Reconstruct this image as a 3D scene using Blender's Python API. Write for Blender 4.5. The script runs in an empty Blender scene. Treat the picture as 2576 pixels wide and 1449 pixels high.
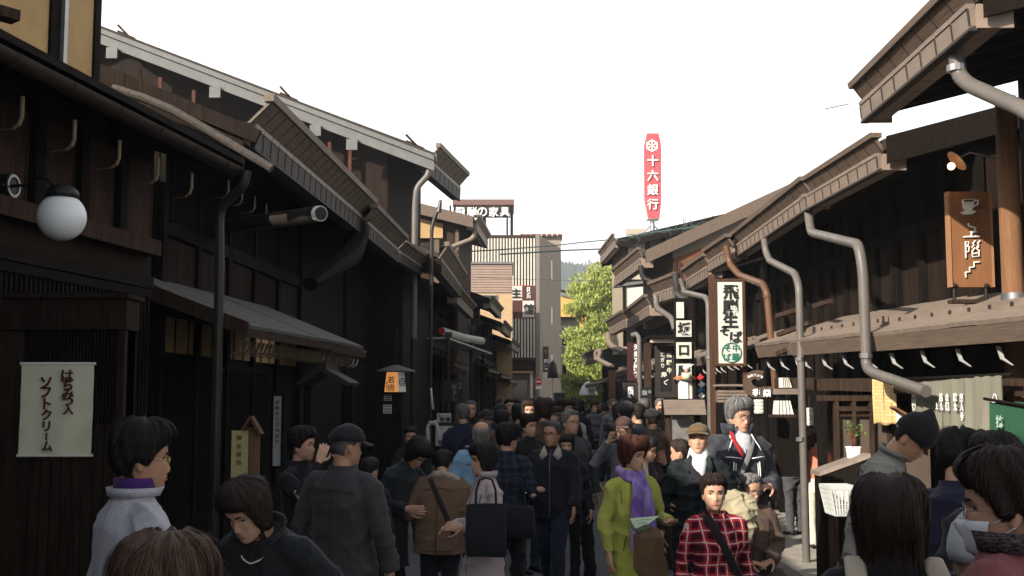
import bpy, bmesh, math, random
import numpy as np
from mathutils import Vector, Matrix
from math import radians as R, sin, cos, pi

SC = bpy.context.scene
COL = SC.collection
random.seed(11)

# ---------------------------------------------------------------- camera
F, CX, CY, HC = 2930.0, 1288.0, 724.5, 1.76
PIT = math.atan((998 - CY) / F)
cam_d = bpy.data.cameras.new('camera')
cam_d.sensor_width = 36
cam_d.lens = 36 * F / 2576
cam_d.clip_start = 0.05
cam_d.clip_end = 9000
cam = bpy.data.objects.new('camera', cam_d)
cam.location = (0, 0, HC)
cam.rotation_euler = (pi / 2 + PIT, 0, 0)
COL.objects.link(cam)
SC.camera = cam

# ---------------------------------------------------------------- light
SUN_EL, SUN_AZ = R(27), R(-45)          # sun behind the camera on the left; azimuth from -Y towards -X
w = bpy.data.worlds.new("World")
SC.world = w
w.use_nodes = True
nt = w.node_tree
sky = nt.nodes.new('ShaderNodeTexSky')
sky.sky_type = 'NISHITA'
sky.sun_disc = False
sky.sun_elevation = SUN_EL
sky.altitude = 500
sky.air_density = 1.0
sky.dust_density = 2.0
sky.ozone_density = 0.6
bg = nt.nodes['Background']
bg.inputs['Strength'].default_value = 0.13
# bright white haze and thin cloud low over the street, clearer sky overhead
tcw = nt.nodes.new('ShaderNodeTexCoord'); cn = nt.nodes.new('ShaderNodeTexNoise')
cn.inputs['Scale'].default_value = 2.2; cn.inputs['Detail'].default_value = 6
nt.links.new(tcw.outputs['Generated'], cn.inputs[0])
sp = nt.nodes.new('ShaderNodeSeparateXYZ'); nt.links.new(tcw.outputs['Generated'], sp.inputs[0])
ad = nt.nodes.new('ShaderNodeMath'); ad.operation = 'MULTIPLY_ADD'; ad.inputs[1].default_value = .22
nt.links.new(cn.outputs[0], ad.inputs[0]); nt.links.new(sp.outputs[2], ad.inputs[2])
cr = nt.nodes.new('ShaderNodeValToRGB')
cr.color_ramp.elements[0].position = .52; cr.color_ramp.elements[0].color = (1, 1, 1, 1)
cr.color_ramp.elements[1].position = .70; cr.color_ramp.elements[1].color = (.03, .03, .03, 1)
ny = nt.nodes.new('ShaderNodeMath'); ny.operation = 'MULTIPLY'; ny.inputs[1].default_value = -1; ny.use_clamp = True  # haze cleared from the unseen sky behind the camera to deepen shade
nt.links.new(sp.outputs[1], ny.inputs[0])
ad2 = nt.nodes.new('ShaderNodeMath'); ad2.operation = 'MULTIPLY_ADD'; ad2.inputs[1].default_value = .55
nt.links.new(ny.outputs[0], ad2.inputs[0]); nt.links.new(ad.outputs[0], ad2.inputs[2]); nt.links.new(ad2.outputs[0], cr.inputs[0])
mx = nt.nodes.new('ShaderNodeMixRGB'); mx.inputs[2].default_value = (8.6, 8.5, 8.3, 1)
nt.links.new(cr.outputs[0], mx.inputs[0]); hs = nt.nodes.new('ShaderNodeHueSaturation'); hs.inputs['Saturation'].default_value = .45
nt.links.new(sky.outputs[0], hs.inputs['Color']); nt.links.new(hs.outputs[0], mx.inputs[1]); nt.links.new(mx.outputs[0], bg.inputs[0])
sun_d = bpy.data.lights.new('sun', 'SUN')
sun_d.energy = 5.0
sun_d.angle = R(0.53)
sun_d.color = (1.0, 0.93, 0.82)
sun = bpy.data.objects.new('sun', sun_d)
to_sun = Vector((-sin(-SUN_AZ) * cos(SUN_EL), -cos(SUN_AZ) * cos(SUN_EL), sin(SUN_EL)))
sun.rotation_euler = to_sun.to_track_quat('Z', 'Y').to_euler()
sun.location = (-20, -20, 25)
COL.objects.link(sun)
sky.sun_rotation = math.atan2(to_sun.x, to_sun.y)
SC.view_settings.view_transform = 'Standard'
SC.view_settings.look = 'None'
SC.view_settings.exposure = 0.8
SC.view_settings.gamma = 1.0
SC.render.engine = 'CYCLES'
SC.cycles.max_bounces = 8
SC.cycles.use_denoising = True

# ---------------------------------------------------------------- pixel -> world helpers
_cp, _sp = cos(PIT), sin(PIT)
def ray(x, y):
    u, v = (x - CX) / F, (CY - y) / F
    return Vector((u, _cp - v * _sp, _sp + v * _cp))
def at(x, y, Y):
    d = ray(x, y); t = Y / d.y
    return Vector((d.x * t, Y, HC + d.z * t))
def atz(x, y, z):
    d = ray(x, y); t = (z - HC) / d.z
    return Vector((d.x * t, d.y * t, z))

# ---------------------------------------------------------------- objects
ORG = {}
def props(o, label=None, cat=None, group=None, kind=None):
    if label: o['label'] = label
    if cat: o['category'] = cat
    if group: o['group'] = group
    if kind: o['kind'] = kind
    return o
def thing(name, label, cat, loc=(0, 0, 0), group=None):
    o = bpy.data.objects.new(name, None)
    o.empty_display_size = 0.2
    o.location = loc
    COL.objects.link(o)
    ORG[o.name] = Vector(loc)
    return props(o, label, cat, group)
def link_mesh(name, me, parent=None, loc=(0, 0, 0)):
    o = bpy.data.objects.new(name, me)
    COL.objects.link(o)
    if parent is not None:
        o.parent = parent
        ORG[o.name] = ORG[parent.name]
    else:
        o.location = loc
        ORG[o.name] = Vector(loc)
    return o
def copy_tree(o, parent=None):
    c = o.copy(); COL.objects.link(c)
    if parent is not None: c.parent = parent
    ORG[c.name] = ORG[o.name]
    for ch in list(o.children): copy_tree(ch, c)
    return c

EACH = {'post', 'bracket', 'eave_hook', 'roof_stay', 'gutter_bracket', 'frame_post', 'purlin_end_plate', 'roof_strut', 'gable_stud', 'slit_window', 'insulator', 'rafter', 'verge_beam', 'corner_post', 'transom_panel', 'mullion', 'rod', 'rail', 'slat_rail', 'crossarm', 'cream_panel', 'brown_panel', 'snow_board_peg', 'gutter_joint'}
class MB:
    def __init__(s): s.v, s.f, s.m = [], [], []; s.cm = 0
    def add(s, vs, fs):
        b = len(s.v)
        s.v.extend([tuple(q) for q in vs])
        for q in fs: s.f.append(tuple(i + b for i in q)); s.m.append(s.cm)
        return s
    def box(s, a, b):
        x0, y0, z0 = a; x1, y1, z1 = b
        return s.add([(x0,y0,z0),(x1,y0,z0),(x1,y1,z0),(x0,y1,z0),(x0,y0,z1),(x1,y0,z1),(x1,y1,z1),(x0,y1,z1)],
                     [(0,3,2,1),(4,5,6,7),(0,1,5,4),(1,2,6,5),(2,3,7,6),(3,0,4,7)])
    def obox(s, o, ux, uy, uz):     # oriented box: origin corner and three edge vectors
        o, ux, uy, uz = Vector(o), Vector(ux), Vector(uy), Vector(uz)
        vs = [o, o+ux, o+ux+uy, o+uy, o+uz, o+ux+uz, o+ux+uy+uz, o+uy+uz]
        return s.add(vs, [(0,3,2,1),(4,5,6,7),(0,1,5,4),(1,2,6,5),(2,3,7,6),(3,0,4,7)])
    def bar(s, p, q, w, h, up=(0, 0, 1)):
        p, q = Vector(p), Vector(q); d = (q - p)
        side = d.cross(Vector(up))
        if side.length < 1e-6: side = d.cross(Vector((1, 0, 0)))
        side.normalize(); u = side.cross(d).normalized()
        return s.obox(p - side*w/2 - u*h/2, d, side*w, u*h)
    def extrude(s, poly, d):        # closed polygon (3d points) swept by vector d
        n = len(poly); d = Vector(d)
        vs = [Vector(q) for q in poly] + [Vector(q) + d for q in poly]
        return s.add(vs, [tuple(range(n))[::-1], tuple(range(n, 2*n))] + [(i, (i+1) % n, n+(i+1) % n, n+i) for i in range(n)])
    def loft(s, rings, cap=True):
        n = len(rings[0]); vs = [q for r in rings for q in r]; fs = []
        for k in range(len(rings)-1):
            for i in range(n):
                j = (i+1) % n
                fs.append((k*n+i, k*n+j, (k+1)*n+j, (k+1)*n+i))
        if cap:
            fs.append(tuple(range(n))[::-1]); fs.append(tuple((len(rings)-1)*n+i for i in range(n)))
        return s.add(vs, fs)
    def tube(s, pts, r, n=10, flat=1.0, ends=True, up=(0, 0, 1)):
        pts = [Vector(q) for q in pts]
        rs = list(r) if hasattr(r, '__len__') else [r]*len(pts)
        rings = []
        prev = None
        for i, q in enumerate(pts):
            t = (pts[min(i+1, len(pts)-1)] - pts[max(i-1, 0)]).normalized()
            if prev is None:
                a = t.cross(Vector(up))
                if a.length < 1e-4: a = t.cross(Vector((1, 0, 0)))
                if a.length < 1e-4: a = t.cross(Vector((0, 1, 0)))
            else:
                a = prev - t * prev.dot(t)
            a.normalize(); prev = a
            b = t.cross(a)
            rings.append((q, a, b, rs[i], t))
        out = []
        def mk(c, a, b, rr): return [c + a*(rr*cos(2*pi*k/n)) + b*(rr*flat*sin(2*pi*k/n)) for k in range(n)]
        if ends == 'round':
            q, a, b, rr, t = rings[0]
            out.append(mk(q - t*rr*.85, a, b, rr*.35)); out.append(mk(q - t*rr*.5, a, b, rr*.8))
        for q, a, b, rr, t in rings: out.append(mk(q, a, b, rr))
        if ends == 'round':
            q, a, b, rr, t = rings[-1]
            out.append(mk(q + t*rr*.5, a, b, rr*.8)); out.append(mk(q + t*rr*.85, a, b, rr*.35))
        return s.loft(out)
    def ball(s, c, r, n=14, m=9, rot=None):
        rx, ry, rz = r if hasattr(r, '__len__') else (r, r, r)
        c = Vector(c); rings = []
        for j in range(m):
            ph = -pi/2 + pi*(j+.35)/(m-.3)
            rg = []
            for k in range(n):
                q = Vector((rx*cos(ph)*cos(2*pi*k/n), ry*cos(ph)*sin(2*pi*k/n), rz*sin(ph)))
                if rot is not None: q = rot @ q
                rg.append(c + q)
            rings.append(rg)
        return s.loft(rings)
    def lathe(s, prof, c, n=20):    # prof: (radius, z)
        c = Vector(c)
        return s.loft([[c + Vector((r*cos(2*pi*k/n), r*sin(2*pi*k/n), z)) for k in range(n)] for r, z in prof])
    def mesh(s, name, mats, origin=(0, 0, 0), smooth=False):
        me = bpy.data.meshes.new(name)
        ox, oy, oz = origin
        me.from_pydata([(a-ox, b-oy, c-oz) for a, b, c in s.v], [], s.f)
        if not isinstance(mats, (list, tuple)): mats = [mats]
        for q in mats: me.materials.append(q)
        if len(mats) > 1: me.polygons.foreach_set('material_index', s.m)
        bm = bmesh.new(); bm.from_mesh(me); bmesh.ops.recalc_face_normals(bm, faces=bm.faces); bm.to_mesh(me); bm.free()
        if smooth: me.polygons.foreach_set('use_smooth', [True]*len(me.polygons))
        return me
    def islands(s):
        par = list(range(len(s.v)))
        def fd(i):
            while par[i] != i: par[i] = par[par[i]]; i = par[i]
            return i
        for f in s.f:
            for i in f[1:]: par[fd(i)] = fd(f[0])
        out = {}
        for f, m_ in zip(s.f, s.m): out.setdefault(fd(f[0]), []).append((f, m_))
        for fs in out.values():
            q = MB(); ix = {}
            for f, m_ in fs:
                for i in f:
                    if i not in ix: ix[i] = len(q.v); q.v.append(s.v[i])
                q.f.append(tuple(ix[i] for i in f)); q.m.append(m_)
            yield q
    def build(s, name, mats, parent=None, smooth=False, origin=None, autosmooth=None):
        if name in EACH and parent is not None:
            o = None
            for q in s.islands(): o = q._build(name, mats, parent, smooth, origin, autosmooth)
            return o
        return s._build(name, mats, parent, smooth, origin, autosmooth)
    def _build(s, name, mats, parent=None, smooth=False, origin=None, autosmooth=None):
        if parent is not None: o = ORG[parent.name]
        elif origin is not None: o = Vector(origin)
        else:
            xs = np.array(s.v); o = Vector(((xs[:,0].min()+xs[:,0].max())/2, (xs[:,1].min()+xs[:,1].max())/2, xs[:,2].min()))
        me = s.mesh(name, mats, o, smooth)
        if autosmooth:
            me.polygons.foreach_set('use_smooth', [True]*len(me.polygons))
            me.set_sharp_from_angle(angle=R(autosmooth))
        return link_mesh(name, me, parent, o)

# ---------------------------------------------------------------- materials
MATS = {}
def srgb(r, g, b): return tuple(((c/255)/12.92 if c/255 <= .04045 else ((c/255+.055)/1.055)**2.4) for c in (r, g, b))
def mat(name, c1, c2=None, rough=.7, scale=6, stretch=(1, 1, 1), bump=.0, detail=6, metal=0, spec=.3, bscale=None, fine=0, emit=None, contrast=(.3, .7), sheen=0):
    if name in MATS: return MATS[name]
    m = bpy.data.materials.new(name); m.use_nodes = True
    t = m.node_tree; b = t.nodes['Principled BSDF']
    b.inputs['Roughness'].default_value = rough
    b.inputs['Metallic'].default_value = metal
    b.inputs['Specular IOR Level'].default_value = spec
    if sheen: b.inputs['Sheen Weight'].default_value = sheen
    if c2 is None: c2 = tuple(c*.72 for c in c1)
    tc = t.nodes.new('ShaderNodeTexCoord'); mp = t.nodes.new('ShaderNodeMapping')
    mp.inputs['Scale'].default_value = stretch
    t.links.new(tc.outputs['Object'], mp.inputs[0])
    n = t.nodes.new('ShaderNodeTexNoise'); n.inputs['Scale'].default_value = scale; n.inputs['Detail'].default_value = detail
    n.inputs['Roughness'].default_value = .65
    t.links.new(mp.outputs[0], n.inputs[0])
    rp = t.nodes.new('ShaderNodeValToRGB')
    rp.color_ramp.elements[0].position = contrast[0]; rp.color_ramp.elements[1].position = contrast[1]
    rp.color_ramp.elements[0].color = (*c2, 1); rp.color_ramp.elements[1].color = (*c1, 1)
    t.links.new(n.outputs[0], rp.inputs[0])
    t.links.new(rp.outputs[0], b.inputs['Base Color'])
    if bump:
        n2 = t.nodes.new('ShaderNodeTexNoise'); n2.inputs['Scale'].default_value = bscale or scale*4; n2.inputs['Detail'].default_value = 4
        t.links.new(mp.outputs[0], n2.inputs[0])
        bp = t.nodes.new('ShaderNodeBump'); bp.inputs['Strength'].default_value = bump; bp.inputs['Distance'].default_value = .01
        t.links.new(n2.outputs[0], bp.inputs['Height']); t.links.new(bp.outputs[0], b.inputs['Normal'])
    if emit:
        b.inputs['Emission Color'].default_value = (*emit[0], 1); b.inputs['Emission Strength'].default_value = emit[1]
    MATS[name] = m
    return m
def wood(name, c1, c2, vert=True, rough=.8, bump=.35, scale=4, spec=None):
    return mat(name, c1, c2, rough, scale, (9, 9, .7) if vert else (7, .5, 7), bump, 8, bscale=scale*3, spec=(.06 if max(c1) < .07 else .2) if spec is None else spec)

M = {}
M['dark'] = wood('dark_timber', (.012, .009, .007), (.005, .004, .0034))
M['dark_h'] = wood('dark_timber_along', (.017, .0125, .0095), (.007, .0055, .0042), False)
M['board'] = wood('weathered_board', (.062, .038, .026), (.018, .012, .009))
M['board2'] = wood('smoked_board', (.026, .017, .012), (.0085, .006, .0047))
M['fascia'] = wood('painted_fascia', (.19, .148, .112), (.105, .080, .060), False, .6)
M['fascia_r'] = wood('brown_fascia', (.145, .104, .078), (.098, .070, .053), False, .55)
M['strip'] = mat('strip_metal', (.22, .17, .135), (.15, .115, .09), .5, 3, (4, 1, 4))
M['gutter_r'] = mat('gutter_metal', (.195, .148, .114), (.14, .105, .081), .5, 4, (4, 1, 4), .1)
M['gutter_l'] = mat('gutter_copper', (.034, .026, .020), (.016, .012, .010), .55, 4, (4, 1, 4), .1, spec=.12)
M['slit'] = mat('joint_dark', (.03, .022, .018), (.02, .015, .012), .7)
M['end'] = mat('gutter_end', (.27, .20, .155), (.22, .165, .125), .5, 9)
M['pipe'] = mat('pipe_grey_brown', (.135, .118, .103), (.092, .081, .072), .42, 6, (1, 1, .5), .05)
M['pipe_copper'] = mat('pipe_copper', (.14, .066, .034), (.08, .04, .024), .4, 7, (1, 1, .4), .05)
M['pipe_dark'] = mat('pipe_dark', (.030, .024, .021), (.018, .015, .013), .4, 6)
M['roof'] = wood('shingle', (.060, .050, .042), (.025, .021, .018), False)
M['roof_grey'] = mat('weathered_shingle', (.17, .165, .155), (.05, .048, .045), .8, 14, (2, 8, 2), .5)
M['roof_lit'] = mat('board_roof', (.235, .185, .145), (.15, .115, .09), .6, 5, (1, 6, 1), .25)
M['weathered'] = wood('silvered_board', (.10, .085, .072), (.045, .037, .031), False)
M['verge_grey'] = mat('grey_bargeboard', (.15, .147, .14), (.11, .108, .102), .6, 5, (1, 1, 1), .1)
M['plaster_y'] = mat('ochre_plaster', (.45, .30, .135), (.37, .24, .105), .9, 3, (1, 1, 1), .15)
M['plaster_tan'] = mat('tan_plaster', (.48, .33, .19), (.36, .24, .135), .9, 5, bump=.3)
M['plaster_w'] = mat('white_plaster', (.62, .56, .48), (.54, .48, .41), .9, 3, bump=.1)
M['plaster_b'] = mat('beige_plaster', (.31, .25, .185), (.255, .205, .15), .9, 2, bump=.1)
M['paper'] = mat('paper', (.60, .585, .51), (.52, .505, .435), .8, 4)
M['banner'] = mat('cream_cloth', (.56, .55, .40), (.48, .47, .335), .85, 5, bump=.1)
M['white'] = mat('white_paint', (.80, .79, .76), (.72, .71, .68), .5, 4)
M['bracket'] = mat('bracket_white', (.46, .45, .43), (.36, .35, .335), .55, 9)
M['black'] = mat('black_paint', (.012, .012, .012), (.008, .008, .008), .5)
M['ink'] = mat('black_ink', (.018, .02, .02), (.01, .012, .012), .7)
M['maroon'] = mat('maroon_ink', (.075, .008, .012), (.05, .006, .009), .8)
M['green_ink'] = mat('green_ink', (.02, .17, .12), (.015, .13, .09), .8)
M['metal'] = mat('grey_metal', (.3, .3, .3), (.2, .2, .2), .4, metal=.8)
M['chrome'] = mat('chrome', (.7, .7, .7), (.6, .6, .6), .15, metal=1)
M['glass'] = mat('dark_glass', (.02, .022, .025), (.012, .014, .016), .08, spec=.5)
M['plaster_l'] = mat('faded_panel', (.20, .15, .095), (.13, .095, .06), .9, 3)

# ---------------------------------------------------------------- text
def glyph(ch, bold=0.0, font_extrude=0.0):
    c = bpy.data.curves.new('t', 'FONT'); c.body = ch; c.size = 1
    c.align_x = 'CENTER'; c.align_y = 'CENTER'; c.offset = bold; c.extrude = 0.02; c.resolution_u = 3
    o = bpy.data.objects.new('t', c); COL.objects.link(o)
    dg = bpy.context.evaluated_depsgraph_get()
    me = bpy.data.meshes.new_from_object(o.evaluated_get(dg))
    vs = [v.co.copy() for v in me.vertices]; fs = [tuple(p.vertices) for p in me.polygons]
    bpy.data.objects.remove(o); bpy.data.curves.remove(c); bpy.data.meshes.remove(me)
    if not vs: return [], []
    a = np.array(vs); mn, mx = a.min(0), a.max(0)
    sc = 1/max(mx[0]-mn[0], mx[1]-mn[1])
    cx, cy = (mn[0]+mx[0])/2, (mn[1]+mx[1])/2
    return [((v[0]-cx)*sc, (v[1]-cy)*sc, v[2]) for v in vs], fs
def put_text(mb, items, origin, ux, uz, nrm, bold=.0, thick=.004, wide=1.0):
    """items: (char, u, v, size, [rot]) in metres from origin along ux / uz; nrm points to the reader"""
    origin, ux, uz, nrm = Vector(origin), Vector(ux).normalized(), Vector(uz).normalized(), Vector(nrm).normalized()
    for it in items:
        ch, u, v, sz = it[:4]; rot = it[4] if len(it) > 4 else 0
        vs, fs = glyph(ch, bold)
        c, s_ = cos(rot), sin(rot)
        out = []
        for a, b, z in vs:
            a, b = a*sz*wide, b*sz
            a, b = a*c - b*s_, a*s_ + b*c
            out.append(origin + ux*(u+a) + uz*(v+b) + nrm*(z/.02*thick + thick))
        mb.add(out, fs)
    return mb
def ringflat(mb, c, ux, uz, nrm, r0, r1, n=40, thick=.004):
    c, ux, uz, nrm = Vector(c), Vector(ux), Vector(uz), Vector(nrm)
    P = lambda r, k, z: c + ux*(r*cos(2*pi*k/n)) + uz*(r*sin(2*pi*k/n)) + nrm*z
    vs, fs = [], []
    for k in range(n): vs += [P(r0, k, 0), P(r1, k, 0), P(r1, k, thick), P(r0, k, thick)]
    for k in range(n):
        a, b = 4*k, 4*((k+1) % n)
        for i in range(4): fs.append((a+i, a+(i+1) % 4, b+(i+1) % 4, b+i))
    return mb.add(vs, fs)
def disc(mb, c, ux, uz, nrm, r, n=32, thick=.02, rz=None):
    c, ux, uz = Vector(c), Vector(ux), Vector(uz)
    return mb.extrude([c + ux*(r*cos(2*pi*k/n)) + uz*((rz or r)*sin(2*pi*k/n)) for k in range(n)], Vector(nrm)*thick)
X_, Y_, Z_ = Vector((1, 0, 0)), Vector((0, 1, 0)), Vector((0, 0, 1))
# ================================================================ ground
def sheet(name, pts, z, m, label=None):
    mb = MB(); mb.add([(x, y, z) for x, y in pts], [tuple(range(len(pts)))])
    o = mb.build(name, m, origin=(0, 0, z)); o['kind'] = 'structure'
    return o
M['asphalt'] = mat('asphalt', (.125, .125, .128), (.080, .080, .083), .85, 60, bump=.4, contrast=(.25, .75))
M['earth'] = mat('ground_earth', (.10, .09, .075), (.06, .055, .045), .95, 2, bump=.3)
M['paving'] = mat('paving_stone', (.37, .33, .27), (.22, .195, .16), .85, 7, bump=.3)
sheet('ground', [(-2500, -60), (2500, -60), (2500, 3200), (-2500, 3200)], 0.0, M['earth'])
sheet('road', [(-3.3, -6), (3.4, -6), (3.0, 30), (4.5, 75), (-2.2, 75), (-1.6, 30)], 0.004, M['asphalt'])
mb = MB()
def slabs(x0, x1, y0, y1, n, z):
    for i in range(n):
        a = y0 + (y1-y0)*i/n; b = y0 + (y1-y0)*(i+1)/n
        mb.box((x0, a+.012, 0.0), (x1, b-.012, z + random.uniform(-.003, .003)))
slabs(2.72, 3.3, 7.2, 19, 16, .10); slabs(3.31, 4.3, 7.3, 18.8, 11, .10)
o = mb.build('pavement', M['paving'], origin=(3, 12, 0)); o['kind'] = 'structure'
mb = MB()
for i in range(40): mb.box((-2.55+.048*i, 3+i*.8, .0), (-2.25+.048*i, 3.78+i*.8, .05))
o = mb.build('gutter_covers', M['paving'], origin=(-2, 8, 0)); o['kind'] = 'structure'

# ================================================================ hills
def hill(name, Y, prof, m, depth, z0=-2, bumps=.0, seed=1):
    rnd = random.Random(seed); mb = MB(); rows = []
    xs = []
    for (xa, ya), (xb, yb) in zip(prof, prof[1:]):
        n = max(2, int(abs(xb-xa)/4))
        for k in range(n):
            t = k/n; xs.append((xa+(xb-xa)*t, ya+(yb-ya)*t))
    xs.append(prof[-1])
    for j, (dy, f) in enumerate([(0, 0), (.25, .45), (.5, .8), (.8, 1), (1.3, .6), (2, .1)]):
        row = []
        for x, y in xs:
            top = at(x, y, Y + depth*.8)
            h = top.z*f + (rnd.uniform(-1, 1)*bumps if 0 < f else 0)
            row.append((top.x*(1 + dy*.02), Y + depth*dy, h if f else z0))
        rows.append(row)
    n = len(xs); vs = [q for r in rows for q in r]
    fs = [(j*n+i, j*n+i+1, (j+1)*n+i+1, (j+1)*n+i) for j in range(len(rows)-1) for i in range(n-1)]
    mb.add(vs, fs); o = mb.build(name, m, origin=(0, Y, 0), smooth=True); o['kind'] = 'structure'; return o
M['forest'] = mat('forest_hill', (.035, .06, .028), (.018, .034, .018), .95, .05, bump=.6)
M['forest2'] = mat('far_forest', (.045, .065, .04), (.03, .045, .03), .95, .02)
hill('near_hill', 520, [(700, 760), (1150, 660), (1340, 612), (1410, 655), (1470, 668), (1530, 690), (1640, 735), (1900, 800), (2500, 900)], M['forest'], 120, bumps=1.2, seed=4)
hill('far_hill', 900, [(900, 800), (1300, 730), (1430, 672), (1490, 655), (1530, 637), (1570, 632), (1700, 660), (2000, 760), (2600, 860)], M['forest2'], 300, bumps=3, seed=6)

# ================================================================ a house along the street
class Row:
    """A line along the street: s runs away from the camera, o towards the street, z up."""
    def __init__(s, A, B, z0, z1=None):
        s.A = Vector((A[0], A[1], 0)); B = Vector((B[0], B[1], 0))
        s.L = (B - s.A).length; s.d = (B - s.A)/s.L
        s.out = Vector((-s.d.y, s.d.x, 0)) if s.A.x > 0 else Vector((s.d.y, -s.d.x, 0))
        s.z0, s.z1 = z0, z0 if z1 is None else z1
    @staticmethod
    def px(a, b, z):
        A, B = atz(*a, z), atz(*b, z); return Row(A, B, z)
    def zz(s, q): return s.z0 + (s.z1 - s.z0)*q/s.L
    def P(s, q, o, z, rel=False):
        v = s.A + s.d*q + s.out*o; return Vector((v.x, v.y, (s.zz(q) if rel else 0) + z))
    def prof(s, mb, poly, q0, q1, rel=True):
        a = [s.P(q0, o, z, rel) for o, z in poly]; b = [s.P(q1, o, z, rel) for o, z in poly]
        n = len(poly)
        mb.add(a + b, [tuple(range(n))[::-1], tuple(range(n, 2*n))] + [(i, (i+1) % n, n+(i+1) % n, n+i) for i in range(n)])
    def box(s, mb, q0, q1, o0, o1, z0, z1, rel=False):
        s.prof(mb, [(o0, z0), (o1, z0), (o1, z1), (o0, z1)], q0, q1, rel)

def eave(root, W, k=1.0, step=.27, gm='gutter_r', fm='fascia_r', ends=(True, True), lean=.09, sag=0):
    g, st, fa, cp = .11*k, .14*k, .26*k, .305*k
    mb = MB(); q = 0; L = W.L; n = max(2, round(L/step))
    for i in range(n):
        a, b = L*i/n, L*(i+1)/n
        W.prof(mb, [(-.19, 0), (0, 0), (.010, g), (-.19, g)], a + .006, b - .006)
    W.prof(mb, [(-.185, .006), (-.006, .006), (.003, g-.003), (-.185, g-.003)], 0, L)
    mb.cm = 1
    for i in range(n+1):
        a = min(max(L*i/n, .012), L-.012)
        W.prof(mb, [(-.003, .01), (.006, .01), (.016, g-.005), (.006, g-.005)], a-.007, a+.007)
    W.prof(mb, [(-.05, -.022), (.008, -.022), (.008, -.004), (-.05, -.004)], 0, L)
    mb.cm = 2
    for i in range(n):
        W.prof(mb, [(-.03, g+.002), (.018, g+.002), (.022, st), (-.03, st)], L*i/n+.008, L*(i+1)/n-.008)
    gut = mb.build('gutter', [M[gm], M['slit'], M['strip']], root)
    mb = MB()
    W.prof(mb, [(-.07, st+.004), (-.035, st+.004), (-.035+lean, fa), (-.07+lean, fa)], -.03, L+.03)
    mb.cm = 1
    for i in range(n+1):
        a = L*i/n
        W.prof(mb, [(-.034, st+.01), (-.028, st+.01), (-.034+lean, fa-.006), (-.040+lean, fa-.006)], a-.006, a+.006)
    fas = mb.build('fascia', [M[fm], M['slit']], root)
    mb = MB()
    W.prof(mb, [(-.10+lean, fa+.003), (-.012+lean, fa+.003), (.0+lean, cp), (-.10+lean, cp)], -.06, L+.06)
    mb.build('fascia_cap', M[fm], fas)
    for e, q in zip(ends, (0, L)):
        if e:
            mb = MB(); s_ = -1 if q == 0 else 1
            W.box(mb, q + s_*.012 - .012, q + s_*.012 + .012, -.235 - .05*(k > 1.4), -.03 + .02*(k > 1.4), -.012, g+.018 + .05*(k > 1.4), True)
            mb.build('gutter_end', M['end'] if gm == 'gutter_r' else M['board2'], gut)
    return fas

def roof(root, W, run, pitch, rm='roof', over=(.2, .2), thick=.10, base=.16, rear=True, verge='dark_h', vh=.16, both=True):
    mb = MB(); a, b = -over[0], W.L + over[1]
    top = base + run*pitch
    W.prof(mb, [(-.03, base), (-run, top), (-run, top + thick), (-.03, base + thick)], a, b)
    if rear: W.prof(mb, [(-run-.004, top), (-2*run, base), (-2*run, base + thick), (-run-.004, top + thick)], a, b)
    rf = mb.build('roof', M[rm], root)
    for q, sg in ((a, -1), (b, 1)):
        if sg == 1 and not both: continue
        mb = MB(); q0, q1 = (q-.035, q-.003) if sg < 0 else (q+.003, q+.035)
        W.prof(mb, [(-.05, base - vh*.6), (-run, top - vh*.6), (-run, top + thick + .02), (-.05, base + thick + .02)], q0, q1)
        if rear: W.prof(mb, [(-run-.004, top - vh*.6), (-2*run, base - vh*.6), (-2*run, base + thick + .02), (-run-.004, top + thick + .02)], q0, q1)
        mb.build('bargeboard', M[verge], rf)
    return rf

def walls(root, W, ov, run, pitch, wm='board2', base=.16, zfoot=0.0, q0=.05, q1=None, dep=None):
    mb = MB(); q1 = W.L - .05 if q1 is None else q1
    d = 2*run - ov
    e = W.z0
    f = lambda o: base + min(-o, 2*run + o)*pitch - .012 + e
    W.prof(mb, [(-ov, zfoot), (-d, zfoot), (-d, f(-d)), (-run, f(-run)), (-ov, f(-ov))], q0, q1, False)
    return mb.build('wall', M[wm], root)

def posts(root, W, o, qs, z0, z1, wdt=.11, m='dark', name='post'):
    mb = MB()
    for q in qs: W.box(mb, q-wdt/2, q+wdt/2, o, o+.06, z0, z1)
    return mb.build(name, M[m], root)
def rails(root, W, o, zs, q0, q1, h=.12, m='dark_h', t=.075):
    mb = MB()
    for z in zs: W.box(mb, q0, q1, o, o+t, z, z+h)
    return mb.build('rail', M[m], root)
def lattice(root, W, o, q0, q1, z0, z1, step=.055, m='dark', wd=.026, name='lattice'):
    mb = MB(); n = max(3, int((q1-q0)/step))
    for i in range(n):
        q = q0 + (q1-q0)*(i+.5)/n
        W.box(mb, q-wd/2, q+wd/2, o, o+.035, z0, z1)
    W.box(mb, q0, q1, o-.006, o+.05, z0-.07, z0-.002); W.box(mb, q0, q1, o-.006, o+.05, z1+.002, z1+.07)
    return mb.build(name, M[m], root)
def boards(root, W, o, q0, q1, z0, z1, wd=.3, m='board', gap=.012, name='boarding'):
    mb = MB(); n = max(1, round((q1-q0)/wd))
    for i in range(n):
        a, b = q0+(q1-q0)*i/n, q0+(q1-q0)*(i+1)/n
        W.box(mb, a+gap/2, b-gap/2, o, o+.02, z0, z1)
    return mb.build(name, M[m], root)
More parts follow.
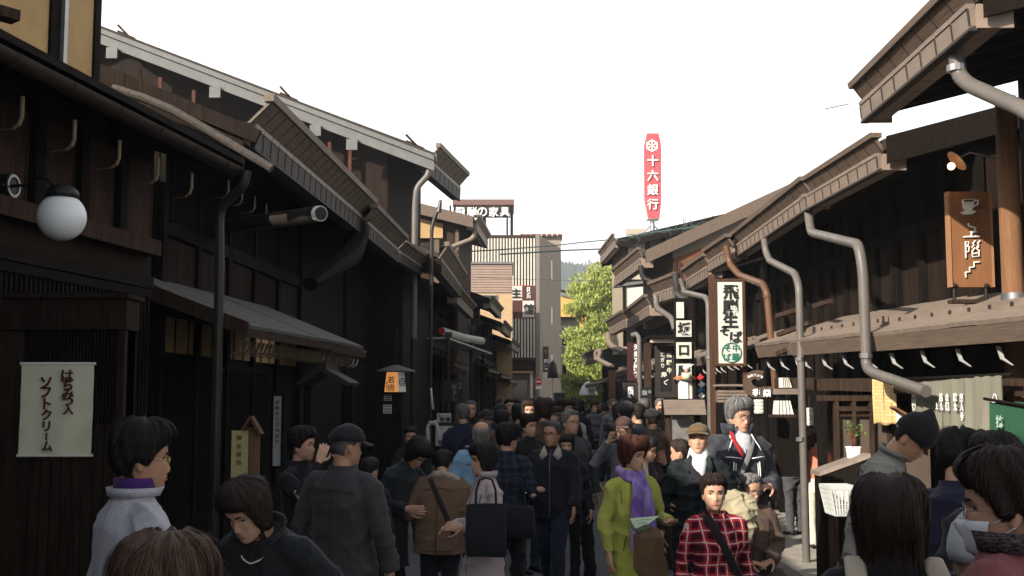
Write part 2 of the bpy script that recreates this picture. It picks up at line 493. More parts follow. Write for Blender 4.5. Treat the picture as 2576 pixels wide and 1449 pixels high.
def hook(mb, W, q, o, z, s=.2, r=.008, reach=.16, wd=.03):
    pts = [(0, s), (.0, s*.35), (-.02, s*.12), (-.06, .0), (-reach, -.005)]
    vs = []
    for a, b in zip(pts, pts[1:]):
        W.prof(mb, [(o+a[0], z+a[1]), (o+a[0]-.012, z+a[1]), (o+b[0]-.012, z+b[1]-.004), (o+b[0], z+b[1]-.004)], q-wd/2, q+wd/2, False)

def pent(root, W, run, rise, rm='roof_lit', fh=.11, lean=-.03, fm='fascia_r', rafters=.45, tip='bracket', snow=True, seams=.5, name='pent_roof'):
    """low roof over the ground floor; W is its drip edge"""
    mb = MB(); n = max(1, round(W.L/seams))
    for i in range(n):
        a, b = W.L*i/n, W.L*(i+1)/n; dz = random.uniform(-.004, .004)
        W.prof(mb, [(0, fh+.004+dz), (-run, fh+rise+dz), (-run, fh+rise+.03+dz), (.012, fh+.034+dz)], a+.004, b-.004)
    rf = mb.build(name, M[rm], root)
    mb = MB(); W.prof(mb, [(-.01, fh+.002), (-run, fh+rise-.006), (-run, fh+rise-.05), (-.04, fh-.03)], 0, W.L)
    mb.build('soffit', M['dark_h'], rf)
    mb = MB(); W.prof(mb, [(lean-.02, 0), (lean, 0), (.0, fh), (-.025, fh)], -.02, W.L+.02)
    mb.build('fascia', M[fm], rf)
    if snow:
        mb = MB(); t = .22
        W.prof(mb, [(-t, fh+rise*t/run+.033), (-t-.02, fh+rise*t/run+.033), (-t-.02, fh+rise*t/run+.105), (-t, fh+rise*t/run+.105)], .02, W.L-.02)
        mb.build('snow_board', M['strip'], rf)
        mb = MB(); q = .12
        while q < W.L-.1:
            W.box(mb, q-.02, q+.02, -t-.0005, -t+.007, fh+rise*t/run+.058, fh+rise*t/run+.085, True); q += .32
        mb.build('snow_board_peg', M['slit'], rf)
    if rafters:
        mb = MB(); q = .15
        while q < W.L:
            W.prof(mb, [(-.10, -.02), (-.13, -.11), (-.20, -.15), (-.215, -.15), (-.15, -.10), (-.125, -.02)], q-.011, q+.011); q += rafters
        mb.build('bracket', M[tip], rf)
    return rf

def pipe(root, pts, r=.04, m='pipe', clips=(), name='downpipe', n=12):
    P = [Vector(p) for p in pts]
    # round the corners
    out = [P[0]]
    for a, b, c in zip(P, P[1:], P[2:]):
        t = min(.12, (b-a).length*.4, (c-b).length*.4)
        p0, p1 = b + (a-b).normalized()*t, b + (c-b).normalized()*t
        for k in range(5):
            u = k/4; out.append(p0*(1-u)**2 + b*2*u*(1-u) + p1*u*u)
    out.append(P[-1])
    mb = MB(); mb.tube(out, r, n)
    o = mb.build(name, M[m], root, smooth=False, autosmooth=50)
    if clips:
        mb = MB()
        for c in clips: mb.tube([c - Vector((0, 0, .02)), c + Vector((0, 0, .02))], r*1.22, n)
        mb.build('pipe_clip', M['metal'] if m != 'pipe_copper' else M['pipe_copper'], o)
    return o

# ================================================================ LEFT SIDE
# --- first house: half-round gutter, boarded upper floor, ochre upper storey
A, B = atz(0, 144, 3.66), atz(607, 443, 3.66)
dv = (B-A).normalized(); A0 = A - dv*7.5
W = Row(A0, B, 3.66)
h1 = thing('wooden_shophouse', 'dark boarded shophouse with round white globe lamp, nearest on the left', 'house', (B.x-.9, B.y-2.5, 0))
mb = MB(); n = 14
prof = [(-.065 + .075*cos(t), .075 + .075*sin(t)) for t in [pi + pi*k/10 for k in range(11)]]
prof = prof + [(-.065 + .066*cos(t), .075 + .066*sin(t)) for t in [2*pi - pi*k/10 for k in range(11)]]
W.prof(mb, prof, 0, W.L)
gut = mb.build('gutter', M['gutter_l'], h1, autosmooth=40)
mb = MB(); q = .25
while q < W.L:
    pr = [(-.065 + .080*cos(t), .075 + .080*sin(t)) for t in [pi + pi*k/10 for k in range(11)]] + [(-.065 + .0755*cos(t), .075 + .0755*sin(t)) for t in [2*pi - pi*k/10 for k in range(11)]]
    W.prof(mb, pr, q-.012, q+.012); q += .62
mb.build('gutter_joint', M['gutter_l'], gut, autosmooth=40)
roof(h1, W, 4.2, .30, 'dark_h', over=(.1, .15), base=.13, verge='board2', thick=.05)
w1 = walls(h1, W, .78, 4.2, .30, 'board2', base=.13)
wo = -.78
L = W.L
boards(h1, W, wo+.002, L-4.6, L-.15, 3.12, 3.75, .62, 'board')
posts(h1, W, wo+.024, [L-.1-.62*i for i in range(1, 8)], 3.10, 3.8, .12, 'dark')
rails(h1, W, wo+.002, [2.96], L-6, L-.12, .13, 'board', .12)
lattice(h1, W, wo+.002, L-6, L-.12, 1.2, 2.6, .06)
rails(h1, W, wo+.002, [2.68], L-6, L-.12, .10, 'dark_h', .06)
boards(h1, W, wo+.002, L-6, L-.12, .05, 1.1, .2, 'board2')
mb = MB(); q = L-.5
for i in range(8):
    hook(mb, W, q, -.22, 3.40, .20); q -= .62
mb.build('gutter_bracket', M['plaster_l'], gut)
# end board and verge plank of weathered timber
mb = MB()
pts = [at(x, y, B.y+.5) for x, y in ((684, 424), (600, 374), (510, 320), (430, 275), (360, 246), (285, 222))]
mb.tube(pts, .05, 8, flat=.8)
mb.build('verge_plank', M['weathered'], h1, autosmooth=50)
pipe(h1, [at(622, 430, B.y), at(612, 470, B.y), at(552, 520, B.y+.1), at(552, 700, B.y+.1), Vector((at(552, 700, B.y+.1).x, B.y+.1, .02))], .042, 'pipe_dark')
# upper storey of ochre plaster set back on the roof
us = thing('ochre_upper_storey', 'ochre plastered upper wall with dark corner posts above the nearest left roof', 'house wall', (-5, 7, 3.9))
Wu = Row((-3.3-.147*2.6, 9.07-2.6), (-3.3, 9.07), 4.0)
q0 = at(222, 60, 9.07); Lu = Wu.L
mb = MB(); Wu.box(mb, 0, Lu-.09, -.14, 0, 4.0, 5.1); mb.build('wall', M['plaster_y'], us)
mb = MB(); Wu.box(mb, Lu-.088, Lu, -.15, .02, 3.9, 5.15); mb.build('corner_post', M['dark'], us)
def qx(x, W=Wu, o=0):            # position along the row for a picture column
    u = (x-CX)/F; P0 = W.P(0, o, 0); return (u*P0.y - P0.x)/(W.d.x - u*W.d.y)
mb = MB(); q = qx(122); Wu.box(mb, q-.025, q+.025, .002, .05, 4.0, 5.1); mb.build('pipe_strip', M['metal'], us)
mb = MB(); Wu.box(mb, q-.16, q-.03, .002, .022, 4.0, 5.1); mb.build('batten', M['dark'], us)
mb = MB(); a = at(-60, 15, 7.2); b = at(40, 44, 7.4); mb.bar(a, b, .12, .07); mb.build('eave_beam', M['board'], us)
mb = MB(); a = at(222, 85, 9.0); mb.tube([a + Vector((0.02, 0, .09)), a + Vector((.02, 0, -.06))], .03, 10); mb.build('insulator', M['white'], us)

# unseen row beside and behind the viewpoint, added and shaped to cast shade
Wr = Row((-3.35, -26), (-3.05, .6), 5.6)
mb = MB(); Wr.prof(mb, [(0, 0), (-.9, .4), (-1.8, 0), (-1.8, .12), (-.9, .52), (0, .12)], 0, Wr.L); mb.build('rear_shade_roof', M['roof'], h1)
mb = MB(); Wr.box(mb, .1, Wr.L-.1, -1.5, -.3, 0, 5.65); mb.build('rear_shade_wall', M['board2'], h1)
Wm = Row((-4.05, .7), (-3.70, 6.3), 4.74)
mb = MB(); Wm.prof(mb, [(0, 0), (-3, 1.0), (-3, 1.1), (0, .1)], 0, Wm.L); mb.build('upper_shade_roof', M['roof'], h1)
mb = MB(); Wm.box(mb, .0, Wm.L, -3, -.3, 3.6, 4.8); mb.build('upper_shade_wall', M['board2'], h1)

# --- lattice screen (wing wall) with cloth banner
Ys = 7.5
p0, p1 = at(48, 745, Ys), at(322, 745, Ys)
sc = thing('lattice_screen', 'tall dark lattice screen wall holding the cream soft cream banner', 'screen wall', ((p0.x+p1.x)/2, Ys+.1, 0))
zt = at(180, 752, Ys).z
mb = MB(); mb.box((p0.x-.35, Ys-.05, zt-.20), (p1.x+.01, Ys+.22, zt)); mb.box((p0.x-.37, Ys-.08, zt+.002), (p1.x+.03, Ys+.25, zt+.03)); mb.build('head_beam', M['board2'], sc)
mb = MB(); n = 27; zl = at(180, 985, Ys).z
for i in range(n):
    x = p0.x + .06 + (p1.x-p0.x-.12)*(i+.5)/n
    mb.box((x-.007, Ys-.015, zl-.2), (x+.007, Ys+.02, zt-.203))
mb.build('lattice', M['dark'], sc)
mb = MB(); mb.box((p0.x, Ys+.022, .02), (p1.x, Ys+.18, zt-.203)); mb.build('backing', M['dark'], sc)
mb = MB(); mb.box((p0.x-.3, Ys-.03, .02), (p0.x+.05, Ys+.2, zt-.203)); mb.box((p1.x-.05, Ys-.03, .02), (p1.x, Ys+.2, zt-.203)); mb.build('frame_post', M['board2'], sc)
mb = MB()
for i in range(9):
    a = p0.x+.05+(p1.x-p0.x-.10)*i/9; b = p0.x+.05+(p1.x-p0.x-.10)*(i+1)/9
    mb.box((a+.003, Ys-.02, .03), (b-.003, Ys+.018, zl-.21))
mb.build('boarding', M['board2'], sc)
Yb = Ys-.045
a, b = at(55, 915, Yb), at(229, 1146, Yb)
bn = thing('cloth_banner', 'cream cloth banner with dark red brush lettering hung on the lattice screen', 'banner', ((a.x+b.x)/2, Yb, b.z))
mb = MB(); nx, nz = 14, 18; vs = []
for j in range(nz+1):
    for i in range(nx+1):
        x = a.x + (b.x-a.x)*i/nx; z = a.z + (b.z-a.z)*j/nz
        vs.append((x, Yb + .006*sin(i*.9+j*.25)*(j/nz) - .002*cos(j), z))
mb.add(vs + [(v[0], v[1]+.004, v[2]) for v in vs], [(j*(nx+1)+i, j*(nx+1)+i+1, (j+1)*(nx+1)+i+1, (j+1)*(nx+1)+i) for j in range(nz) for i in range(nx)] + [((nx+1)*(nz+1)+j*(nx+1)+i, (nx+1)*(nz+1)+(j+1)*(nx+1)+i, (nx+1)*(nz+1)+(j+1)*(nx+1)+i+1, (nx+1)*(nz+1)+j*(nx+1)+i+1) for j in range(nz) for i in range(nx)])
mb.build('cloth', M['banner'], bn, smooth=True)
mb = MB()
for z in (a.z, b.z): mb.tube([(a.x-.01, Yb+.003, z), (b.x+.01, Yb+.003, z)], .010, 8)
mb.build('rod', M['paper'], bn)
mb = MB()
def D2(x, y): q = at(x, y, Yb); return q.x, q.z
it = []
for ch, x, y, s in [('は', 172, 945, 31), ('ち', 172, 968, 28), ('み', 173, 991, 30), ('つ', 173, 1010, 26), ('入', 174, 1030, 26),
                    ('ソ', 118, 962, 28), ('フ', 117, 987, 27), ('ト', 121, 1015, 28), ('ク', 119, 1043, 28), ('リ', 119, 1072, 26), ('ム', 121, 1122, 27)]:
    u, v = D2(x, y); it.append((ch, u, v, s*Yb/F))
u, v = D2(119, 1098); it.append(('l', u, v, 18*Yb/F))
put_text(mb, it, (0, Yb-.012, 0), X_, Z_, -Y_, .022)
mb.build('lettering', M['maroon'], bn)

# --- second left house : long eave with slotted fascia
Lr = [((640, 372), (915, 588), 4.16, 1.7), ((922, 592), (1002, 658), 4.10, 1.5), ((1004, 655), (1060, 690), 4.16, 1.2)]
names = ['long dark shophouse with deep slotted eave and shingled awning on the left', 'dark shophouse continuing the left row after the big rain funnel', 'narrow dark house at the far end of the long left eave']
Lh = []
for (pa, pb, z, k), lab in zip(Lr, names):
    W = Row.px(pa, pb, z)
    h = thing('wooden_shophouse', lab, 'house', (W.P(W.L/2, -1.2, 0).x, W.P(W.L/2, -1.2, 0).y, 0), 'dark timber shophouses on the left')
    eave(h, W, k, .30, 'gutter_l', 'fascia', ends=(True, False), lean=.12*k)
    roof(h, W, 4.0, .42, 'roof', over=(.25 if not Lh else .0, .1), base=.0, verge='dark_h', vh=.12, thick=.09)
    walls(h, W, .95, 4.0, .42, 'dark', base=.0)
    Lh.append((h, W))
h, W = Lh[0]; wo = -.95; L = W.L
rails(h, W, wo+.002, [3.35, 2.75], .1, L-.05, .12, 'dark_h', .06)
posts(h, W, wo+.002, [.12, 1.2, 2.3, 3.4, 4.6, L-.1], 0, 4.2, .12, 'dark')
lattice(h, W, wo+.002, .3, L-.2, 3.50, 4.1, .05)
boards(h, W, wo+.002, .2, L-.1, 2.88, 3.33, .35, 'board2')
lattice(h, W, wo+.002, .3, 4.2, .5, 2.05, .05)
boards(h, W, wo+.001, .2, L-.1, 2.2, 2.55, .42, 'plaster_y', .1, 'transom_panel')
# roof beams at the near verge
mb = MB(); q0 = atz(640, 330, 4.35)
for (xa, ya, xb, yb, hh) in ((236, 172, 650, 345, .13), (238, 208, 610, 372, .12)):
    mb.bar(at(xa, ya, W.A.y-.32), at(xb, yb, W.A.y-.32), .07, hh)
mb.build('verge_beam', M['board2'], h)
mb = MB()
for i in range(5): hook(mb, W, .7+.5*i, -.45, 3.80, .18)
mb.build('eave_hook', M['plaster_l'], h)
# awning with weathered shingles
Wa = Row.px((628, 848), (905, 858), 2.28)
Wa = Row((Wa.A.x, Wa.A.y), (Wa.A.x + 4.3*.075 + .12, Wa.A.y + 4.3), 2.28)
aw = pent(h, Wa, 1.25, .52, 'roof_grey', .07, 0, 'board', .12, 'plaster_l', False, .25, 'awning')
mb = MB(); Wa.prof(mb, [(0, .0), (-1.25, .46), (-1.25, .60), (0, .13)], -.05, -.01); mb.build('awning_verge', M['board'], h)
# rain funnel on the long eave
a = W.P(L+.05, -.05, 0, True)
fn = thing('rain_funnel', 'large dark wooden rain funnel hanging under the long left eave', 'rain funnel', tuple(a - Vector((0, 0, 1))))
mb = MB()
P = [at(915, 545, a.y-.1), at(905, 600, a.y-.3), at(885, 640, a.y-1.0), at(830, 680, a.y-1.8), at(780, 715, a.y-2.4)]
mb.tube(P, [.10, .13, .17, .14, .11], 8, flat=.8); mb.build('spout', M['dark'], fn, autosmooth=40)
mb = MB(); mb.box((P[0].x-.11, P[0].y-.11, P[0].z-.02), (P[0].x+.11, P[0].y+.11, P[0].z+.16)); mb.build('funnel_box', M['dark'], fn)
# fat horizontal duct
a, b = at(600, 566, 12.8), at(800, 538, 11.5)
du = thing('round_duct', 'round grey-green duct pipe sticking out under the long left eave', 'duct', tuple(b - Vector((0, 0, .3))))
mb = MB(); mb.tube([a - (b-a)*.3, a, b], .082, 18); mb.build('tube', M['pipe_dark'], du, autosmooth=50)
mb = MB(); d = (b-a).normalized(); mb.tube([b - d*.10, b], .083, 18); mb.build('dark_band', M['black'], du, autosmooth=50)
mb = MB(); mb.tube([b + d*.002, b + d*.055], [.080, .078], 18); mb.build('collar', M['paper'], du, autosmooth=50)
mb = MB(); mb.tube([b + d*.0555, b + d*.060], .068, 18); mb.build('opening', M['black'], du)
# downpipes in front of the left row
for (x, yt, Y, r) in ((1043, 480, 22.9, .062), (1085, 540, 21.0, .034), (1186, 830, 30, .05), (1128, 850, 25, .04)):
    p = at(x, yt, Y); lab = {1043: 'stout grey rain pipe standing in front of the left shopfronts', 1085: 'thin black rain pipe just right of the stout grey pipe', 1186: 'dark pole below the striped rolled awning on the left', 1128: 'thin dark post between the left awnings'}[x]
    dp = thing('rain_pipe', lab, 'pipe', (p.x, p.y, 0))
    if x == 1043:
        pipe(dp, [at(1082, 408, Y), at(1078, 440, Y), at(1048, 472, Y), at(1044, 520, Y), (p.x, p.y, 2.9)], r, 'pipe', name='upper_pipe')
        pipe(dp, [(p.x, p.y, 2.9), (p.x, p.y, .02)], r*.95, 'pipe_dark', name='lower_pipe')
        mb = MB(); q = at(1082, 408, Y); mb.box((q.x-.16, q.y-.1, q.z), (q.x+.13, q.y+.1, q.z+.16)); mb.build('hopper', M['verge_grey'], dp)
    elif x == 1085:
        pipe(dp, [at(1108, 515, Y), at(1094, 545, Y), at(1086, 575, Y), (p.x, p.y, 0.02)], r, 'pipe_dark')
        mb = MB(); q = at(1104, 520, Y); mb.tube([q - Vector((0, 0, .1)), q + Vector((.03, 0, .12))], [.05, .03], 10); mb.build('pipe_head', M['pipe_dark'], dp)
    else:
        pipe(dp, [p, (p.x, p.y, .02)], r, 'pipe_dark')
        mb = MB(); mb.box((p.x-r*2, p.y-r*2, p.z), (p.x+r*2, p.y+r*2, p.z+.12)); mb.build('post_cap', M['pipe_dark'], dp)

# --- third left house : two storeys, grey bargeboard facing the camera
Y3 = 23.2
W = Row((at(1083, 440, Y3).x, Y3), (atz(1157, 503, at(1083, 440, Y3).z).x, atz(1157, 503, at(1083, 440, Y3).z).y), at(1083, 440, Y3).z)
h3 = thing('tall_timber_house', 'tall two-storey timber house with long grey bargeboard facing the street on the left', 'house', (W.A.x-4, W.A.y+1.5, 0))
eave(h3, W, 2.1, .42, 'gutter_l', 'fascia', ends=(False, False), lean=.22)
rf = roof(h3, W, 6.9, .40, 'roof', over=(.3, .2), base=.30, verge='dark_h', thick=.16)
mb = MB(); yv = Y3-.42
a, b = at(225, 62, yv), at(1092, 392, yv)
up = Vector((0, 0, 1))
mb.obox(a - up*.30, b-a, Y_*.05, up*.20); mb.build('bargeboard_lower', M['verge_grey'], rf)
mb = MB(); mb.obox(a - up*.095 - Y_*.05, b-a, Y_*.06, up*.10); mb.build('bargeboard_upper', M['verge_grey'], rf)
mb = MB(); mb.obox(a + up*.008, b-a, Y_*.8, up*.06); mb.build('roof_edge', M['roof'], rf)
mb = MB()
for t in (.07, .37, .66, .765):
    q = a + (b-a)*t; mb.box((q.x-.11, yv-.07, q.z-.52), (q.x+.11, yv-.02, q.z-.30))
mb.build('purlin_end_plate', M['verge_grey'], rf)
mb = MB()
for t in (.085, .56, .925):
    q = a + (b-a)*t; mb.bar(q + Vector((-.05, .1, .12)), q + Vector((.30, .1, -.04)), .06, .05)
    mb.bar(q + Vector((-.05, .1, .25)), q + Vector((.16, .1, .03)), .06, .045)
mb.build('roof_strut', M['board'], rf)
walls(h3, W, .9, 6.9, .40, 'board2', base=.30)
mb = MB()
for t in (.13, .19, .29, .48, .69, .75):
    q = a + (b-a)*t; mb.box((q.x-.035, Y3-.005, q.z-1.2), (q.x+.035, Y3+.04, q.z-.45))
mb.build('gable_stud', wood('red_stud', (.10, .035, .02), (.06, .02, .012)), h3)
W3b = Row.px((1110, 687), (1159, 747), 4.16)
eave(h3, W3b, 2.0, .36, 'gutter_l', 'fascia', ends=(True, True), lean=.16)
mb = MB(); W3b.prof(mb, [(-.05, .30), (-1.5, .8), (-1.5, .9), (-.05, .40)], 0, W3b.L); mb.build('lower_roof', M['roof'], h3)
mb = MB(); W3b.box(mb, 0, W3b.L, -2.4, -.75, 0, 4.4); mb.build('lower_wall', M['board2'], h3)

# --- farther left houses
Y4 = 34.5
A = at(1198, 578, Y4)
W = Row((A.x, Y4), (A.x+.25, Y4+4.2), A.z)
h4 = thing('tall_timber_house', 'boarded two-storey house with ochre gable and red roof edge on the left', 'house', (A.x-3, Y4+2, 0))
eave(h4, W, 1.5, .5, 'gutter_r', 'fascia_r', ends=(True, False), lean=.12)
roof(h4, W, 4.6, .26, 'roof', over=(.5, .1), base=.2, verge='fascia_r', vh=.35)
walls(h4, W, .55, 4.6, .26, 'board', base=.2)
mb = MB(); q = W.P(0, 0, 0)
mb.extrude([(A.x-1.0, Y4-.01, A.z-.25), (A.x-4.2, Y4-.01, A.z-.25), (A.x-4.2, Y4-.01, A.z+.95), (A.x-1.0, Y4-.01, A.z+.18)], (0, .05, 0)); mb.build('gable_panel', M['plaster_y'], h4)
mb = MB()
for i in range(9): mb.box((A.x-4.2, Y4-.03, A.z-.5-.34*i), (A.x-.58, Y4+.04, A.z-.47-.34*i))
mb.build('siding_line', M['slit'], h4)
mb = MB(); mb.box((A.x-1.25, Y4-.06, 0), (A.x-1.1, Y4+.04, A.z-.3)); mb.box((A.x-.62, Y4-.06, 0), (A.x-.52, Y4+.04, A.z)); mb.build('corner_post', M['fascia_r'], h4)
mb = MB(); mb.box((A.x-.98, Y4-.04, A.z-2.1), (A.x-.68, Y4+.02, A.z-.6)); f = mb.build('window', M['pipe_copper'], h4)
mb = MB(); mb.box((A.x-.94, Y4-.05, A.z-2.05), (A.x-.72, Y4-.041, A.z-.65)); mb.build('pane', M['glass'], f)
pipe(h4, [at(1198, 575, Y4-.1), at(1190, 600, Y4-.1), at(1160, 612, Y4-.2), at(1135, 622, Y4-.3)], .07, 'end', name='eave_pipe')

def small_house(side, X, Y, X1, Y1, z, lab, group, k=1.3, ov=.8, pitch=.35, run=3.2, wm='board2', gm='gutter_r', fm='fascia_r', rm='roof', zp=2.3, pent_out=.25):
    W = Row((X, Y), (X1, Y1), z)
    h = thing('wooden_shophouse', lab, 'house', (X + (1.2 if X > 0 else -1.2), (Y+Y1)/2, 0), group)
    eave(h, W, k, .33, gm, fm, ends=(True, False), lean=.09*k)
    roof(h, W, run, pitch, rm, over=(.1, .1), base=.16*k, verge='dark_h')
    walls(h, W, ov, run, pitch, wm, base=.16*k)
    posts(h, W, -ov+.002, [.1, W.L*.35, W.L*.7, W.L-.12], 0, z, .12)
    rails(h, W, -ov+.002, [zp+.55, z-.25], .05, W.L-.05, .11)
    lattice(h, W, -ov+.002, .2, W.L-.2, zp+.75, z-.35, .07)
    lattice(h, W, -ov+.002, .2, W.L*.6, .6, zp-.25, .06)
    p = Row((W.P(.05, pent_out-.3, 0).x, W.P(.05, 0, 0).y), (W.P(W.L-.05, pent_out-.3, 0).x, W.P(W.L-.05, 0, 0).y), zp)
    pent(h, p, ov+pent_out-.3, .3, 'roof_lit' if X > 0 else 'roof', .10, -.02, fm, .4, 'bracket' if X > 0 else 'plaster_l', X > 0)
    return h, W
GL = 'dark timber shophouses on the left'
small_house(-1, -1.35, 28.4, -1.15, 34.2, 4.05, 'low dark shophouse with rolled white awning on the left', GL, zp=2.5)
small_house(-1, -.72, 39.2, -.42, 44.6, 4.75, 'low-roofed dark shophouse whose pale roof edge slopes below the tan building', GL, zp=2.6)
small_house(-1, -.35, 45, -.05, 50.5, 4.3, 'dark shophouse just before the tan plastered building on the left', GL, zp=2.5)
small_house(-1, -.02, 51, .35, 57.5, 3.9, 'farthest dark shophouse on the left beside the white-slatted building', GL, zp=2.4)

# ================================================================ RIGHT SIDE
GR = 'brown timber shophouses on the right'
Rr = [((2442, 68), (2167, 304), 3.86, 'nearest brown shophouse on the right with the tall corner eave and round wooden post', 1.0),
      ((2210, 425), (2033, 522), 3.71, 'brown shophouse on the right whose long rain pipe crosses the lower roof', 1.0),
      ((2030, 523), (1843, 650), 3.70, 'brown shophouse on the right behind the white soba noodle sign', 1.05),
      ((1838, 650), (1782, 682), 3.66, 'narrow brown house on the right between two stepped eaves', 1.1),
      ((1780, 696), (1727, 727), 3.70, 'brown house on the right above the three stacked white sign boards', 1.25),
      ((1708, 744), (1644, 764), 3.70, 'brown house on the right with pale end box, behind the beef sushi sign', 1.5)]
RW = []
for i, (pa, pb, z, lab, k) in enumerate(Rr):
    W = Row.px(pa, pb, z)
    h = thing('wooden_shophouse', lab, 'house', (W.P(0, -1.2, 0).x, W.P(W.L/2, 0, 0).y, 0), GR)
    eave(h, W, k, .27 if i < 3 else .22, ends=(True, i in (0, 4, 5)), lean=.085*k)
    pit = (.25, .27, .27, .3, .3, .3)[i]
    roof(h, W, 4.2, pit, 'roof', over=(.06, .05), base=.15, verge='dark_h', vh=.2)
    ov = 1.27 if i == 0 else .95
    walls(h, W, ov, 4.2, pit, 'board2', base=.15)
    # rafters under the eave
    mb = MB(); q = .2
    while q < W.L:
        W.prof(mb, [(-.22, .02), (-ov+.01, .02+pit*(ov-.22)), (-ov+.01, .09+pit*(ov-.22)), (-.22, .09)], q-.03, q+.03); q += .42
    mb.build('rafter', M['dark'], h)
    mb = MB(); W.prof(mb, [(-.2, .10), (-ov, .10+pit*(ov-.2)), (-ov, .118+pit*(ov-.2)), (-.2, .118)], .02, W.L-.02); mb.build('soffit', M['board2'], h)
    nn = max(2, round(W.L/.62))
    posts(h, W, -ov+.022, [.06+(W.L-.12)*j/nn for j in range(nn+1)], .1, z+.3, .09, 'dark')
    boards(h, W, -ov+.001, .05, W.L-.05, 2.55, z+.1, .31, 'board2')
    rails(h, W, -ov+.002, [2.5, 3.35], .02, W.L-.02, .12, 'dark_h', .075)
    if i >= 1: lattice(h, W, -ov+.002, .15, W.L-.15, .75, 1.95, .07)
    RW.append((h, W))
# lower roofs of the right row
for (h, W), (qa, qb) in zip(RW[:3], ((None, None),)*3): pass
Pn = [((3.27, 7.2), (3.06, 10.15), 2.115, 2.15, 0, .95), ((3.03, 10.17), (2.93, 12.3), 2.16, 2.19, 1, .98), ((2.92, 12.32), (2.88, 13.8), 2.20, 2.22, 2, 1.05)]
for A, B, za, zb, i, run in Pn:
    p = Row(A, B, za, zb)
    h = RW[i][0]
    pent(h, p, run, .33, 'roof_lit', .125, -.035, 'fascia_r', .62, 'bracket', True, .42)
    mb = MB(); p.box(mb, 0, p.L, -.30, -.22, -.36, -.24, True); mb.build('lintel', M['board'], h)
for i in (3, 4, 5):
    h, W = RW[i]
    p = Row((W.P(.02, -.1, 0).x, W.P(.02, 0, 0).y), (W.P(W.L-.02, -.1, 0).x, W.P(W.L-.02, 0, 0).y), 2.3)
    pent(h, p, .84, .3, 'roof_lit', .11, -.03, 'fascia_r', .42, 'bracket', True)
# stepped brackets on the wall of the soba house
mb = MB(); h, W = RW[1]
for (x, y, x2, y2, Y) in ((1955, 795, 2005, 780, 13), (1958, 842, 2038, 812, 12.8), (1955, 890, 2055, 850, 12.6), (2085, 868, 2110, 850, 12.2), (2050, 770, 2090, 757, 12)):
    mb.bar(at(x, y, Y), at(x2, y2, Y-.5), .05, .045)
mb.build('roof_stay', M['board'], h)
# downpipes of the right row
pipe(RW[0][0], [at(2404, 75, 6.93), at(2404, 130, 6.93), at(2412, 190, 6.93), at(2440, 215, 6.84), at(2576, 275, 6.39), at(2640, 320, 6.2)], .047, clips=[at(2406, 172, 6.93)])
pipe(RW[1][0], [at(2022, 488, 12.05), at(2032, 520, 12.05), at(2040, 585, 11.9), at(2160, 615, 9.95), at(2171, 680, 9.9), at(2180, 925, 9.9), at(2200, 940, 9.75), at(2330, 985, 8.9)], .046, clips=[at(2178, 895, 9.9)])
p0 = at(2010, 720, 11.97)
pipe(RW[2][0], [at(1922, 600, 13.6), at(1926, 632, 13.6), at(1936, 655, 13.5), at(2000, 688, 12.1), Vector((p0.x, 11.97, p0.z)), Vector((p0.x+.012, 11.97, .1))], .040, clips=[at(2012, 903, 11.97), at(2014, 1105, 11.97)])
pipe(RW[2][0], [at(1826, 618, 15.8), at(1836, 665, 15.8), at(1860, 692, 15.4), at(1920, 715, 14.0), at(1930, 740, 13.9), at(1952, 985, 13.9)], .045, 'pipe_copper', clips=[at(1930, 745, 13.9), at(1944, 905, 13.9)])
p0 = at(1782, 760, 16.8)
pipe(RW[3][0], [at(1712, 700, 18.8), at(1722, 735, 18.8), at(1775, 748, 17), p0, Vector((p0.x, p0.y, .02))], .042, 'pipe', clips=[at(1783, 900, 16.8)])
p0 = at(1764, 780, 17.6)
pipe(RW[4][0], [at(1700, 690, 20.6), at(1704, 740, 20.4), at(1730, 760, 19.6)], .07, 'pipe_dark')
pipe(RW[5][0], [at(1650, 745, 23.5), at(1652, 775, 23.4), at(1690, 800, 22.8), at(1698, 830, 22.6)], .06, 'pipe')

# the round post on the nearest right house
p = at(2550, 700, 8.5)
wp = thing('round_post', 'thick round wooden post with a grey metal sleeve at the right picture edge', 'post', (p.x, p.y, 0))
mb = MB(); mb.tube([(p.x, p.y, .1), (p.x-.01, p.y, 3.98)], [.085, .075], 20)
mb.build('shaft', wood('orange_post', (.23, .115, .055), (.13, .06, .03)), wp, autosmooth=50)
mb = MB(); a, b = at(2545, 785, 8.5).z, at(2545, 738, 8.5).z; mb.tube([(p.x, p.y, a), (p.x, p.y, b)], .094, 20)
mb.build('metal_sleeve', M['metal'], wp, autosmooth=50)

# --- taller houses behind
A = at(1612, 672, 26.5); W = Row((A.x, 26.5), (A.x-.2, 31), A.z)
h = thing('tall_timber_house', 'grey-roofed two-storey house rising behind the right row with brown window wall', 'house', (A.x+2.5, 28.5, 0))
eave(h, W, 1.5, .36, 'gutter_r', 'fascia_r', ends=(True, False), lean=.1)
roof(h, W, 5.0, .46, 'roof', over=(.35, .1), base=.22, verge='fascia_r', vh=.30)
walls(h, W, .75, 5.0, .46, 'plaster_b', base=.22, zfoot=3.55)
mb = MB(); mb.extrude([(A.x+.75, 26.4, 2.5), (A.x+2.3, 26.4, 2.5), (A.x+2.3, 26.4, A.z+.75), (A.x+.75, 26.4, A.z+.2)], (0, .12, 0)); mb.build('window_wall', wood('red_board', (.16, .065, .035), (.09, .038, .022)), h)
mb = MB()
for i in range(7): mb.box((A.x+.85+.2*i, 26.36, A.z-.6), (A.x+.91+.2*i, 26.395, A.z+.1))
mb.box((A.x+.72, 26.36, 2.5), (A.x+.80, 26.45, A.z+.1)); mb.box((A.x+2.3, 26.36, 2.5), (A.x+2.42, 26.45, A.z+.8))
mb.build('mullion', M['board'], h)
